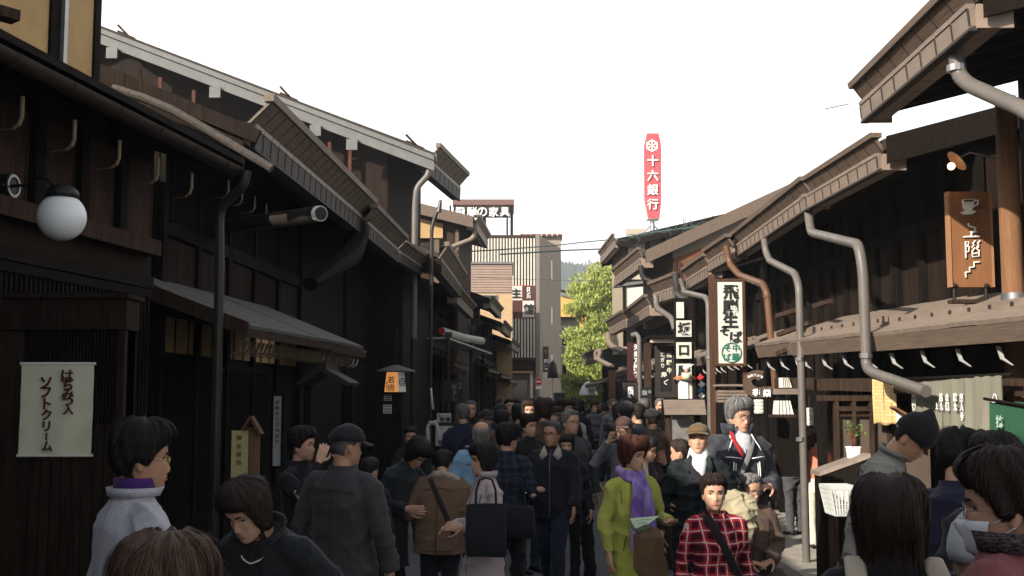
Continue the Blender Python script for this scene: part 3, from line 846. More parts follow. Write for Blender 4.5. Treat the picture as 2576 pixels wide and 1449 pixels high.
pipe(h, [at(1612, 668, 26.4), at(1616, 700, 26.4), at(1650, 712, 26.3), at(1672, 720, 26.2)], .06, 'pipe_dark')

A = at(1546, 622, 36); W = Row((A.x, 36), (A.x-.1, 40.5), A.z)
h7 = thing('tall_timber_house', 'tall half-timbered house with pale siding and white plaster side wall, right of the pine', 'house', (A.x+3, 38, 0))
eave(h7, W, 1.4, .45, 'gutter_r', 'fascia_r', ends=(True, False), lean=.1)
roof(h7, W, 5.6, .235, 'roof', over=(.5, .1), base=.08, verge='dark_h', vh=.3)
walls(h7, W, .40, 5.6, .235, 'plaster_b', base=.08, zfoot=3.2)
mb = MB()
za = at(1600, 712, 36).z
for i in range(8): mb.box((A.x+.36, 35.86-.004*i, za+.1+.2*i), (A.x+.95, 35.99, za+.285+.2*i))
mb.build('siding', mat('pale_siding', (.42, .36, .28), (.34, .29, .22), .7, 6), h7)
mb = MB()
for x in (A.x+.34, A.x+1.0, A.x+1.5, A.x+3.1, A.x+4.6): mb.box((x-.07, 35.84, za), (x+.07, 36.0, A.z+.15+.26*(x-A.x)))
mb.box((A.x+.3, 35.85, A.z-.35), (A.x+6, 36, A.z-.2)); mb.box((A.x+1.5, 35.85, A.z+.35), (A.x+6, 36, A.z+.5))
mb.build('timber_frame', M['dark'], h7)
mb = MB(); a, b = at(1545, 722, 35.6), at(1680, 706, 35.6); mb.obox(a, b-a, Y_*.5, Z_*.09); mb.build('ledge_roof', M['verge_grey'], h7)
mb = MB(); a, b = at(1574, 812, 35.8), at(1645, 722, 35.8); mb.box((a.x, 35.7, 3.3), (b.x+1.2, 35.97, b.z)); mb.build('side_wall', M['plaster_w'], h7)
mb = MB(); mb.box((a.x-.07, 35.66, 3.3), (a.x-.002, 35.98, b.z)); mb.build('corner_post', M['dark'], h7)

small_house(1, 3.02, 25.6, 3.03, 30.6, 3.55, 'shophouse on the right below the white plaster wall', GR, k=1.5, zp=2.35)
small_house(1, 3.05, 31.2, 2.95, 35.4, 3.62, 'shophouse on the right with a snaking rain pipe beside the pine', GR, k=1.5, zp=2.35)
small_house(1, 3.0, 41.0, 2.85, 46.5, 3.0, 'low red-brown roofed shop on the right just before the pine', GR, k=1.4, zp=2.1, rm='roof')

# ================================================================ END OF THE STREET
# tan building
Y = 52.5
a, b = at(1150, 665, Y), at(1289, 800, Y); zs = at(0, 736, Y).z
t = thing('tan_building', 'tan plastered building with brown lap siding above a dark window', 'building', ((a.x+b.x)/2, Y+2, 0))
mb = MB(); mb.box((a.x-3, Y, 0), (b.x, Y+5, zs)); mb.build('wall', M['plaster_tan'], t)
mb = MB(); n = 11
for i in range(n): z0 = zs+.004+(a.z-zs)*i/n; mb.extrude([(a.x-3, Y-.06, z0), (a.x-3, Y-.03, z0+(a.z-zs)/n-.004), (a.x-3, Y+4, z0+(a.z-zs)/n-.004), (a.x-3, Y+4, z0)], (b.x-a.x+3, 0, 0))
mb.build('siding', mat('brown_siding', (.27, .19, .15), (.22, .155, .12), .6, 4), t)
mb = MB(); mb.box((a.x-3, Y-.12, a.z+.003), (b.x+.05, Y+5, a.z+.1)); mb.build('coping', M['verge_grey'], t)
c, d = at(1192, 742, Y), at(1252, 775, Y)
mb = MB(); mb.box((c.x, Y-.04, d.z), (d.x, Y-.002, c.z)); f = mb.build('window', M['metal'], t)
mb = MB(); mb.box((c.x+.05, Y-.05, d.z+.05), (d.x-.05, Y-.041, c.z-.05)); mb.build('pane', M['glass'], f)

# slatted building
Y = 60.0
zt = at(0, 591, Y).z
xl, xr = at(1120, 600, Y).x, at(1346, 600, Y).x
xc = at(1358, 600, Y).x; xe = at(1410, 632, 66).x
b1 = thing('slatted_building', 'beige multi-storey building with white vertical slats closing the street', 'building', ((xl+xr)/2, Y+3, 0))
mb = MB(); mb.extrude([(xl, Y+.35, .01), (xr, Y+.35, .01), (xc, Y+.25, .01), (xe, 66, .01), (xe-.5, 72, .01), (xl, 72, .01)], (0, 0, zt)); mb.build('wall', M['plaster_b'], b1)
mb = MB(); mb.box((xl, Y+.20, 3.6), (xr, Y+.34, zt-.12)); mb.build('dark_backing', M['black'], b1)
mb = MB(); x = xr-.05; stp = .158
while x > xl:
    mb.box((x-.045, Y-.02, 3.75), (x+.045, Y+.19, zt-.16)); x -= stp
mb.build('slat', mat('slat_cream', (.52, .465, .395), (.45, .40, .34), .6, 3), b1)
mb = MB()
for z in (zt-.15, 9.2, 7.1, 4.9, 3.62): mb.box((xl, Y+.02 if z not in (zt-.15, 3.62) else Y-.06, z), (xr+.02, Y+.195, z+(.14 if z in (zt-.15, 3.62) else .05)))
mb.build('slat_rail', M['board'], b1)
mb = MB(); mb.box((xr+.03, Y-.05, 0), (xc-.02, Y+.24, zt+.05)); mb.build('corner_column', mat('grey_column', (.20, .17, .145), (.17, .145, .12), .7, 2), b1)
mb = MB()
dv = (Vector((xe, 66, 0)) - Vector((xc, Y+.25, 0))); nv = Vector((dv.y, -dv.x, 0)).normalized()
for ya, yb in ((655, 702), (773, 815), (893, 935)):
    t_ = .50; q = Vector((xc, Y+.25, 0)) + dv*t_; z1 = at(1386, ya, q.y).z; z0 = at(1386, yb, q.y).z
    mb.obox(q + Vector((0, 0, z0)) + nv*.004, dv.normalized()*.30, nv*.03, Z_*(z1-z0))
mb.build('slit_window', M['white'], b1)
mb = MB(); mb.box((xl, Y+.1, 3.0), (xr, Y+.34, 3.58)); mb.build('lintel_band', M['board'], b1)
mb = MB(); a = at(1258, 930, Y-.6); c = at(1342, 945, Y-.6); mb.box((a.x, Y-.8, 2.95), (c.x, Y+.1, 3.05)); mb.build('canopy', M['plaster_tan'], b1)
mb = MB(); q = at(1337, 960, Y-.5).x; mb.box((q-.07, Y-.6, 0), (q+.07, Y-.45, 2.94)); mb.build('canopy_post', M['plaster_w'], b1)
mb = MB(); a = at(1270, 970, Y+.3).x; c = at(1325, 970, Y+.3).x; mb.box((a, Y+.3, 0), (c, Y+.345, 2.6)); mb.build('entrance', M['glass'], b1)
mb = MB(); mb.extrude([at(1366, 988, 62.2) - Vector((0, .1, 0)), at(1420, 988, 66.2) - Vector((0, .1, 0)), Vector((at(1420, 988, 66.2).x, 66.1, 0)), Vector((at(1366, 988, 62.2).x, 62.1, 0))], nv*.05); mb.build('shutter', M['dark'], b1)
# stair tower with tiled lip
Yt = 68
a, c = at(1312, 588, Yt), at(1411, 588, Yt)
mb = MB(); mb.box((a.x, Yt, 8), (c.x, Yt+4, a.z-.15)); tw = mb.build('stair_tower', M['plaster_b'], b1)
mb = MB(); n = 8
for i in range(n):
    x = a.x-.1+(c.x-a.x+.2)*i/n; mb.obox((x+.02, Yt-.35, a.z-.14), ((c.x-a.x+.2)/n-.04, 0, 0), (.14, 4.5, .22), (0, 0, .10))
mb.build('tile_roof', mat('red_brown_tile', (.26, .12, .09), (.20, .09, .07), .5, 5), tw)
# 2 x 2 sign
Yp = Y-.10
a, c = at(1287, 718, Yp), at(1345, 799, Yp); mx, mz = (at(1314, 756, Yp).x, at(0, 756, Yp).z)
s = thing('checker_sign', 'square sign of two cream and two brown panels on the slatted building', 'sign', ((a.x+c.x)/2, Yp, c.z))
mb = MB(); mb.box((a.x, Yp+.003, c.z), (c.x, Yp+.06, a.z)); mb.build('frame', mat('red_frame', (.33, .06, .05), (.28, .05, .04), .5, 4), s)
e = .03
mb = MB(); mb.box((a.x+e, Yp-.02, mz+e/2), (mx-e/2, Yp, a.z-e)); mb.box((mx+e/2, Yp-.02, c.z+e), (c.x-e, Yp, mz-e/2)); mb.build('cream_panel', M['plaster_w'], s)
mb = MB(); mb.box((mx+e/2, Yp-.02, mz+e/2), (c.x-e, Yp, a.z-e)); mb.box((a.x+e, Yp-.02, c.z+e), (mx-e/2, Yp, mz-e/2)); mb.build('brown_panel', mat('sign_brown', (.075, .025, .02), (.06, .02, .016), .5, 4), s)
mb = MB(); put_text(mb, [('館', (mx+c.x)/2, (c.z+mz)/2, .55), ('主', (a.x+mx)/2-.05, (mz+a.z)/2, .5)], (0, Yp-.024, 0), X_, Z_, -Y_, .02, .03); mb.build('dark_lettering', M['ink'], s)
mb = MB(); put_text(mb, [('日', (mx+c.x)/2, a.z-.2, .2), ('ン', (mx+c.x)/2, (mz+a.z)/2+.0, .2), ('川', (mx+c.x)/2, mz+.2, .2)], (0, Yp-.024, 0), X_, Z_, -Y_, .035, .02); mb.build('white_lettering', M['white'], s)
# small vertical sign on the side wall
q = at(1373, 905, 61.2); s = thing('vertical_sign', 'narrow brown vertical sign with white characters on the beige side wall', 'sign', (q.x, q.y-.2, q.z-.65))
mb = MB(); mb.box((q.x-.14, q.y-.28, q.z-.65), (q.x+.14, q.y-.20, q.z+.68)); mb.build('board', MATS['sign_brown'], s)
mb = MB(); put_text(mb, [('和', q.x, q.z-.08, .24), ('徳', q.x, q.z-.42, .25)], (0, q.y-.285, 0), X_, Z_, -Y_, .04, .01); mb.build('lettering', M['white'], s)
mb = MB(); put_text(mb, [('宿', q.x, q.z+.40, .24)], (0, q.y-.285, 0), X_, Z_, -Y_, .04, .01); mb.build('yellow_lettering', mat('sign_yellow', (.6, .5, .12), (.5, .42, .1), .6, 4), s)
mb = MB(); mb.box((q.x-.16, q.y-.28, q.z-.98), (q.x+.18, q.y-.20, q.z-.70)); mb.build('lower_plate', M['paper'], s)
# no-entry sign
q = at(1355, 960, 57.5); s = thing('no_entry_sign', 'round red no entry road sign with white bar on a thin pole', 'road sign', (q.x, q.y, 0))
mb = MB(); disc(mb, (q.x, q.y-.02, q.z), X_, Z_, Y_, .195, thick=.015); mb.build('rim', M['white'], s)
mb = MB(); disc(mb, (q.x, q.y-.03, q.z), X_, Z_, Y_, .18, thick=.009); mb.build('disc', mat('sign_red', (.50, .035, .03), (.44, .03, .026), .4, 3), s)
mb = MB(); mb.box((q.x-.13, q.y-.036, q.z-.032), (q.x+.13, q.y-.0305, q.z+.032)); mb.build('bar', M['white'], s)
mb = MB(); mb.tube([(q.x, q.y+.03, 0), (q.x, q.y+.03, q.z+.15)], .03, 8); mb.build('pole', M['metal'], s)
mb = MB(); mb.box((q.x-.15, q.y-.02, q.z-.36), (q.x+.15, q.y-.005, q.z-.23)); mb.build('plate', M['white'], s)

# rooftop lattice sign
Y = 62.5
a, c = at(1141, 502, Y), at(1291, 590, Y); zt2, zm, zl2 = a.z, at(0, 520, Y).z, at(0, 548, Y).z
s = thing('rooftop_sign', 'rooftop frame sign with large white letters on a dark board and open lattice', 'sign', ((a.x+c.x)/2, Y+1, c.z))
mb = MB()
dep = 3.0
for x in (a.x, (a.x+c.x)/2-.05, c.x-.15):
    for y in (Y, Y+dep): mb.box((x, y, c.z-.3), (x+.13, y+.13, zt2-.31))
    mb.box((x-.22, Y, c.z-.3), (x-.13, Y+.1, zt2-.31))
mb.build('post', M['dark'], s)
mb = MB(); mb.box((a.x-.05, Y-.08, zt2-.30), (c.x+.05, Y+dep+.2, zt2)); mb.build('top_fascia', mat('fascia_maroon', (.15, .085, .07), (.12, .065, .055), .6, 3), s)
mb = MB(); mb.box((a.x, Y-.05, zl2), (c.x-.16, Y-.003, zm)); mb.build('letter_board', M['slit'], s)
mb = MB()
for i in range(9):
    z = c.z + .08 + (zl2-c.z-.12)*i/9; mb.box((a.x, Y+.14, z), (c.x, Y+.16, z+.018))
for i in range(3): mb.box((a.x, Y+.14, zm+.1+.09*i), (c.x, Y+.16, zm+.13+.09*i))
for k in range(16):
    y = Y+.2+k*.18; mb.box((c.x-.02, y, c.z), (c.x, y+.05, zt2-.31))
mb.build('lattice', M['metal'], s)
mb = MB(); zc = (zl2+zm)/2
put_text(mb, [(ch, at(x, 534, Y).x, zc, 25*Y/F) for ch, x in (('飛', 1158, ), ('騨', 1187), ('の', 1213), ('家', 1242), ('具', 1270))], (0, Y-.055, 0), X_, Z_, -Y_, .012, .06)
mb.build('lettering', M['white'], s)
# bank sign
Y = 80.
a = at(1642, 442, Y); px = Y/F
s = thing('bank_sign', 'tall red rooftop sign with a white hexagon emblem and white characters', 'sign', (a.x, Y, at(0, 570, Y).z))
def bp(x, y): q = at(x, y, Y); return (q.x, Y, q.z)
out = [(1626, 334), (1657, 334), (1664, 366), (1664, 510), (1659, 551), (1629, 551), (1619, 505), (1618, 366)]
mb = MB(); mb.extrude([bp(*q) for q in out], (0, .9, 0)); mb.build('body', mat('sign_side', (.75, .75, .74), (.68, .68, .67), .5, 2), s)
mb = MB(); cxx, cyy = 1641, 442
mb.extrude([(lambda v: (v[0], Y-.05, v[2]))(bp(cxx+(x-cxx)*.93, cyy+(y-cyy)*.985)) for x, y in out], (0, .046, 0)); mb.build('red_face', mat('bank_red', (.50, .075, .085), (.44, .06, .07), .45, 1.2), s)
mb = MB(); put_text(mb, [(ch, at(1641.5, y, Y).x, at(1641, y, Y).z, 28.5*px) for ch, y in (('十', 405), ('六', 442), ('銀', 478), ('行', 514))], (0, Y-.055, 0), X_, Z_, -Y_, .014, .06)
q = at(1640, 367, Y); r = 16.5*px
mb.extrude([(q.x + r*sin(pi/3*k), Y-.09, q.z + r*cos(pi/3*k)) for k in range(6)], (0, .035, 0))
mb.build('lettering', M['white'], s)
mb = MB()
for k in range(6):
    t = pi/3*k + pi/6
    c, d = Vector((sin(t), 0, cos(t))), Vector((cos(t), 0, -sin(t)))
    o = Vector((q.x, Y-.10, q.z))
    mb.extrude([o + c*r*.12 - d*r*.02, o + c*r*.12 + d*r*.02, o + c*r*.62 + d*r*.20, o + c*r*.68, o + c*r*.62 - d*r*.20], (0, .012, 0))
mb.build('emblem', MATS['sign_red'], s)
mb = MB(); z1, z0 = at(0, 551, Y).z, 5.2
mb.tube([(a.x, Y+.45, z0), (a.x, Y+.45, z1)], .16, 10)
for dx in (-1, 1): mb.bar((a.x, Y+.45, z1-.3), (a.x+dx*.9, Y+.45, z1-1.2), .1, .1)
mb.build('stand', M['metal'], s)
bk = thing('bank_block', 'plain block carrying the red bank sign behind the right roofs', 'building', (a.x+3, Y+3, 0))
mb = MB(); mb.box((a.x-1, Y-.5, .01), (a.x+8, Y+6, 5.2)); mb.build('wall', M['plaster_b'], bk)
mb = MB(); mb.box((a.x-1.1, Y-.6, 5.203), (a.x+8.1, Y+6.1, 5.4)); mb.build('parapet', M['verge_grey'], bk)

# orange house beyond and its lower neighbour
Y = 78; a, c = at(1409, 741, Y), at(1470, 790, Y)
o1 = thing('ochre_house', 'ochre yellow house end seen between the slatted building and the pine', 'house', (a.x+1.5, Y+2, 0))
mb = MB(); mb.extrude([(a.x, Y, .01), (a.x+5, Y, .01), (a.x+5, Y, c.z-.3), (a.x+.3, Y, a.z-.1), (a.x, Y, a.z-.1)], (0, 5, 0)); mb.build('wall', mat('ochre_wall', (.66, .40, .12), (.55, .32, .09), .9, 3), o1)
mb = MB(); mb.bar((a.x-.5, Y-.3, a.z+.35), (a.x+3.2, Y-.3, a.z-.45), .8, .1); mb.build('roof', M['board'], o1)
Y = 72; a, c = at(1408, 805, Y), at(1442, 860, Y)
o2 = thing('beige_house', 'narrow beige house with tall windows at the end of the street', 'house', (a.x+.5, Y+2, 0))
mb = MB(); mb.box((a.x-.3, Y, .01), (c.x+.4, Y+4, a.z+.1)); mb.build('wall', M['plaster_b'], o2)
for za, zb in ((820, 872), (912, 950)):
    mb = MB(); mb.box((a.x+.1, Y-.04, at(0, zb, Y).z), (a.x+.45, Y-.002, at(0, za, Y).z)); f = mb.build('window', M['white'], o2)
    mb = MB(); mb.box((a.x+.14, Y-.05, at(0, zb, Y).z+.05), (a.x+.41, Y-.041, at(0, za, Y).z-.05)); mb.build('pane', M['glass'], f)
mb = MB(); mb.box((a.x-.3, Y-.4, at(0, 803, Y).z), (c.x+.5, Y, at(0, 798, Y).z)); mb.build('canopy', M['board'], o2)

# dark umbrella-shaped kiosk top near the end
q = at(1391, 945, 58); s = thing('folded_parasol', 'closed dark parasol in front of the beige side wall', 'parasol', (q.x, q.y, 0))
mb = MB(); mb.lathe([(.02, q.z+.75), (.17, q.z+.6), (.30, q.z-.1), (.27, q.z-.12)], (q.x, q.y, 0), 12); mb.build('canopy', M['black'], s, smooth=True)
mb = MB(); mb.tube([(q.x, q.y, 0), (q.x, q.y, q.z+.8)], .03, 8); mb.build('pole', M['metal'], s)

# ---------------------------------------------------------------- pine
rnd = random.Random(5); nr = np.random.default_rng(5)
Y = 49.; base = at(1500, 990, Y)
tr = thing('pine_tree', 'tall light-green pine tree at the end of the street on the right', 'tree', (at(1505, 830, Y).x, Y, 0))
bx = at(1512, 830, Y).x
mb = MB(); pts = [(bx, Y, 0), (bx-.1, Y+.1, 1.5), (bx+.15, Y, 3.2), (bx+.1, Y+.1, 4.8), (bx+.4, Y, 6.3), (bx+.5, Y, 7.0)]
mb.tube(pts, [.22, .19, .16, .12, .08, .03], 10); tk = mb.build('trunk', wood('pine_bark', (.12, .06, .035), (.05, .03, .02)), tr, smooth=True)
limbs = MB(); pads = []
for i in range(64):
    z = 1.3 + 5.6*(i+.5)/64
    ang = rnd.uniform(0, 2*pi)
    yy = at(0, 0, Y)
    f = min(.999, max(.001, (z-1.6)/5.4))
    rx = (1.05 + .42*sin(f*pi)**.8)*(1 if f < .75 else 1-(f-.75)*1.5)
    r = rx*rnd.uniform(.45, 1.0)
    off = .0 + .42*f
    e = Vector((bx - .22 + off + r*cos(ang), Y + r*sin(ang)*.8, z + rnd.uniform(-.1, .25)))
    limbs.tube([(bx+.1*f*3, Y, z-.25), ((bx+e.x)/2, (Y+e.y)/2, z-.02), e], [.05, .035, .015], 6)
    pads.append((e, rnd.uniform(.42, .72)))
    pads.append((Vector((bx - .1 + .4*f + rnd.uniform(-.75, .75)*(1.15-f*.6), Y + rnd.uniform(-.6, .3), z + rnd.uniform(-.3, .2))), rnd.uniform(.35, .6)))
    if rnd.random() < .7: pads.append((e*.55 + Vector((bx+.3*f, Y, z))*.45 + Vector((rnd.uniform(-.3, .3), rnd.uniform(-.3, .3), rnd.uniform(0, .3))), rnd.uniform(.35, .6)))
limbs.build('limb', MATS['pine_bark'], tr, smooth=True)
nm = []
gm = [mat('needles_%s' % n_, c, tuple(v*.7 for v in c), .65, 3, sheen=0) for n_, c in (('bright', (.46, .50, .12)), ('mid', (.32, .375, .085)), ('deep', (.14, .19, .05)))]
mb = MB()
for p, r in pads:
    for k in range(int(900*r)):
        v = nr.normal(size=3); v /= np.linalg.norm(v); rad = r*nr.uniform(.45, 1.02)**.5
        q = np.array(p) + v*np.array([rad, rad, rad*.58])
        up = np.array([v[0]*.5, v[1]*.5, .9]) + nr.normal(size=3)*.35; up /= np.linalg.norm(up)
        sd = np.cross(up, nr.normal(size=3)); sd /= np.linalg.norm(sd)+1e-9
        L_ = nr.uniform(.08, .15); w_ = nr.uniform(.016, .034)
        mb.cm = 0 if nr.random() < .4 else (1 if nr.random() < .65 else 2)
        mb.add([q - sd*w_, q + sd*w_, q + up*L_ + sd*w_*.3, q + up*L_ - sd*w_*.3], [(0, 1, 2, 3)])
mb.build('crown', gm, tr)
# power pole top behind the pine, wires
q = at(1530, 668, 62); s = thing('utility_pole', 'utility pole with crossarms rising behind the top of the pine', 'pole', (q.x, 62, 0))
mb = MB(); mb.tube([(q.x, 62, 0), (q.x, 62, q.z+.55)], .11, 10); mb.build('pole', M['metal'], s)
mb = MB()
for dz in (.05, -.35): mb.box((q.x-.75, 61.9, q.z+dz), (q.x+.35, 62.0, q.z+dz+.07))
mb.build('crossarm', M['dark'], s)
mb = MB()
for dx in (-.7, -.45, -.2, .25): mb.tube([(q.x+dx, 61.95, q.z+.12), (q.x+dx, 61.95, q.z+.28)], .035, 6)
mb.build('insulator', M['white'], s)
M['wire'] = mat('cable_green', (.05, .085, .08), (.035, .06, .058), .5, 5)
def wire(name, lab, pts, r, m='wire', cat='cable'):
    P = [at(*p) for p in pts]; out = []
    for a, b in zip(P, P[1:]):
        for k in range(8): out.append(a.lerp(b, k/8))
    out.append(P[-1])
    mb = MB(); mb.tube(out, r, 6); o = mb.build(name, M[m], smooth=True); return props(o, lab, cat)
wire('overhead_cable', 'upper of the two overhead cables crossing the end of the street', [(1158, 634, 38), (1260, 628, 38.5), (1390, 618, 39), (1480, 608, 39), (1545, 602, 37), (1640, 585, 33), (1760, 570, 29), (1890, 545, 26)], .022)
wire('overhead_cable', 'lower thick overhead cable ending beside the right tall house', [(1255, 640, 40), (1340, 635, 41), (1420, 630, 42), (1520, 626, 42), (1600, 618, 40)], .03)
wire('overhead_cable', 'thin pale telephone wire low across the slatted building', [(1200, 698, 45), (1300, 702, 46), (1420, 705, 46), (1560, 705, 44), (1620, 700, 38)], .010)
mb = MB(); rr = random.Random(3)
for k in range(9):
    a = at(1555+k*30, 606-k*7+rr.uniform(-4, 4), 34-k*.7); b = at(1600+k*33, 590-k*6+rr.uniform(-6, 6), 33-k*.7); c = a.lerp(b, .5) - Z_*.08
    mb.tube([a, c, b], .008, 5)
for x, y0, y1, Y in ((1700, 565, 585, 30), (1718, 545, 605, 29.5), (1735, 550, 590, 29.5), (1690, 600, 570, 30), (1600, 590, 620, 33), (1722, 552, 592, 29)):
    mb.tube([at(x, y0, Y), at(x+rr.uniform(-12, 12), (y0+y1)/2, Y), at(x+rr.uniform(-10, 10), y1, Y)], .010, 5)
o = mb.build('cable_bundle', M['wire'], smooth=True); props(o, 'tangle of green cables above the grey roof behind the right row', 'cables')
# television antenna on the right roofs
q = at(2105, 375, 16); s = thing('television_antenna', 'thin television antenna standing on the right roofs against the sky', 'antenna', (q.x, q.y, q.z-.6))
mb = MB(); mb.tube([q - Z_*.6, at(2105, 272, 16)], .007, 6); mb.build('mast', M['metal'], s)
mb = MB(); a, b = at(2075, 274, 16), at(2135, 262, 16); mb.tube([a, b], .006, 6)
for k in range(6): c = a.lerp(b, k/5); mb.tube([c - Y_*.12, c + Y_*.12], .004, 5)
mb.build('boom', M['metal'], s)
for x, lab in ((1178, 'faint thin antenna mast above the left end of the rooftop sign'), (1285, 'faint thin antenna mast above the right end of the rooftop sign')):
    q = at(x, 500, 64); s = thing('antenna_mast', lab, 'antenna', tuple(q))
    mb = MB(); mb.tube([q, at(x, 432, 64)], .014, 6); mb.build('mast', M['metal'], s)
    mb = MB(); t = at(x, 470, 64); mb.tube([t - X_*.15, t + X_*.15], .012, 5); t = at(x, 455, 64); mb.tube([t - X_*.1, t + X_*.1], .012, 5); mb.build('element', M['metal'], s)

# ---------------------------------------------------------------- haze over the valley
hz = MB(); hz.box((-900, -40, -3.0), (900, 1560, 165)); 
hm_ = bpy.data.materials.new('haze'); hm_.use_nodes = True; th_ = hm_.node_tree; th_.nodes.clear()
vo = th_.nodes.new('ShaderNodeVolumePrincipled'); vo.inputs['Color'].default_value = (.88, .93, 1, 1); vo.inputs['Density'].default_value = .0007; vo.inputs['Anisotropy'].default_value = .0
om = th_.nodes.new('ShaderNodeOutputMaterial'); th_.links.new(vo.outputs[0], om.inputs['Volume'])
ho = hz.build('haze', hm_, origin=(0, 0, -3)); ho['kind'] = 'stuff'
# ================================================================ PEOPLE : builder
M['skin'] = mat('skin', (.50, .29, .19), (.43, .235, .15), .5, 14, spec=.35, bump=.05)
M['skin2'] = mat('skin_tanned', (.40, .22, .135), (.34, .175, .105), .5, 14, spec=.35, bump=.05)
M['lip'] = mat('lip', (.32, .115, .09), (.27, .09, .07), .45, 20)
M['eyewhite'] = mat('eye_white', (.62, .58, .54), (.55, .5, .46), .3, 20)
M['iris'] = mat('iris', (.012, .008, .006), (.008, .006, .005), .15, 20)
M['brow'] = mat('brow_hair', (.02, .014, .011), (.012, .009, .007), .8, 30)
M['brow_grey'] = mat('brow_grey', (.16, .15, .14), (.10, .09, .085), .8, 30)
def hairmat(n, c, c2): return mat(n, c, c2, .6, 9, (6, 6, .5), .5, 6, spec=.2, bscale=40)
M['h_black'] = hairmat('hair_black', (.016, .012, .011), (.007, .006, .0055))
M['h_dark'] = hairmat('hair_dark_brown', (.034, .019, .013), (.014, .009, .007))
M['h_red'] = hairmat('hair_reddish', (.085, .026, .015), (.035, .012, .008))
M['h_grey'] = hairmat('hair_grey', (.24, .23, .215), (.075, .072, .068))
M['h_salt'] = hairmat('hair_salt', (.14, .135, .13), (.04, .038, .036))
M['h_brown'] = hairmat('hair_brown', (.10, .058, .036), (.03, .018, .012))
def cloth(n, c, c2=None, rough=.85, scale=9, bump=.25): return mat('cloth_' + n, c, c2 or tuple(v*.8 for v in c), rough, scale, (1, 1, 1), bump, 5, spec=.15, bscale=160, sheen=.1)
def plaid(n, base, dark, light, per=.085, wide=.45, thin=.06):
    k = 'cloth_' + n
    if k in MATS: return MATS[k]
    m = bpy.data.materials.new(k); m.use_nodes = True; t = m.node_tree; b = t.nodes['Principled BSDF']
    b.inputs['Roughness'].default_value = .9; b.inputs['Specular IOR Level'].default_value = .12
    tc = t.nodes.new('ShaderNodeTexCoord'); sx = t.nodes.new('ShaderNodeSeparateXYZ')
    ns = t.nodes.new('ShaderNodeTexNoise'); ns.inputs['Scale'].default_value = 5
    ad = t.nodes.new('ShaderNodeMixRGB'); ad.blend_type = 'ADD'; ad.inputs[0].default_value = .05
    t.links.new(tc.outputs['Object'], ns.inputs[0]); t.links.new(tc.outputs['Object'], ad.inputs[1]); t.links.new(ns.outputs['Color'], ad.inputs[2])
    t.links.new(ad.outputs[0], sx.inputs[0])
    def math_(op, a, bval=None, clamp=False):
        nd = t.nodes.new('ShaderNodeMath'); nd.operation = op; nd.use_clamp = clamp
        for i, v in enumerate((a, bval)):
            if v is None: continue
            if isinstance(v, (int, float)): nd.inputs[i].default_value = v
            else: t.links.new(v, nd.inputs[i])
        return nd.outputs[0]
    hx = math_('ADD', sx.outputs[0], math_('MULTIPLY', sx.outputs[1], .6))
    bands, lines = [], []
    for c_ in (hx, sx.outputs[2]):
        fr = math_('FRACT', math_('DIVIDE', c_, per))
        bands.append(math_('LESS_THAN', fr, wide))
        l2 = math_('FRACT', math_('ADD', math_('DIVIDE', c_, per), -.66))
        lines.append(math_('LESS_THAN', l2, thin))
    dk = math_('MULTIPLY', math_('ADD', bands[0], bands[1]), .5)
    ln = math_('MULTIPLY', math_('MAXIMUM', lines[0], lines[1]), .75)
    m1 = t.nodes.new('ShaderNodeMixRGB'); m1.inputs[1].default_value = (*base, 1); m1.inputs[2].default_value = (*dark, 1); t.links.new(dk, m1.inputs[0])
    m2 = t.nodes.new('ShaderNodeMixRGB'); m2.inputs[2].default_value = (*light, 1); t.links.new(m1.outputs[0], m2.inputs[1]); t.links.new(ln, m2.inputs[0])
    t.links.new(m2.outputs[0], b.inputs['Base Color'])
    MATS[k] = m; return m

def remesh(mb, voxel, smooth=3, name='tmp'):
    me = bpy.data.meshes.new(name); me.from_pydata(mb.v, [], mb.f)
    bm = bmesh.new(); bm.from_mesh(me); bmesh.ops.recalc_face_normals(bm, faces=bm.faces); bm.to_mesh(me); bm.free()
    o = bpy.data.objects.new(name, me); COL.objects.link(o)
    md = o.modifiers.new('r', 'REMESH'); md.mode = 'VOXEL'; md.voxel_size = voxel
    if smooth:
        sm = o.modifiers.new('s', 'SMOOTH'); sm.factor = .5; sm.iterations = smooth
    dg = bpy.context.evaluated_depsgraph_get()
    out = bpy.data.meshes.new_from_object(o.evaluated_get(dg))
    bpy.data.objects.remove(o); bpy.data.meshes.remove(me)
    return out
def np_co(me):
    a = np.empty(len(me.vertices)*3); me.vertices.foreach_get('co', a); return a.reshape(-1, 3)
def np_no(me):
    a = np.empty(len(me.vertices)*3); me.vertex_normals.foreach_get('vector', a); return a.reshape(-1, 3)
def wrinkle(me, amp, freq=26, seed=0, zs=1.6):
    if amp <= 0: return
    rg = np.random.default_rng(seed); co, no = np_co(me), np_no(me)
    wp = np.zeros_like(co)
    for k in range(4):
        kv = rg.normal(size=3)*7; wp += np.sin(co @ kv + rg.uniform(0, 6))[:, None]*rg.normal(size=3)*.02
    p = co + wp; f = np.zeros(len(co)); wt = 0
    for k in range(6):
        v = rg.normal(size=3); v /= np.linalg.norm(v); v[2] *= zs; fr = freq*rg.uniform(.5, 1.6)
        a = 1 - np.abs(np.sin((p @ v)*fr*.5 + rg.uniform(0, 6)))
        g = .5 + .5*np.sin(co @ (rg.normal(size=3)*6) + rg.uniform(0, 6))
        f += a**2*g; wt += 1
    f = (f/wt - .18)*4.5
    me.vertices.foreach_set('co', (co + no*(f*amp)[:, None]).ravel())
def finish(me, mats, smooth=True):
    me.materials.clear()
    for q in (mats if isinstance(mats, (list, tuple)) else [mats]): me.materials.append(q)
    me.polygons.foreach_set('use_smooth', [smooth]*len(me.polygons)); me.update(); return me
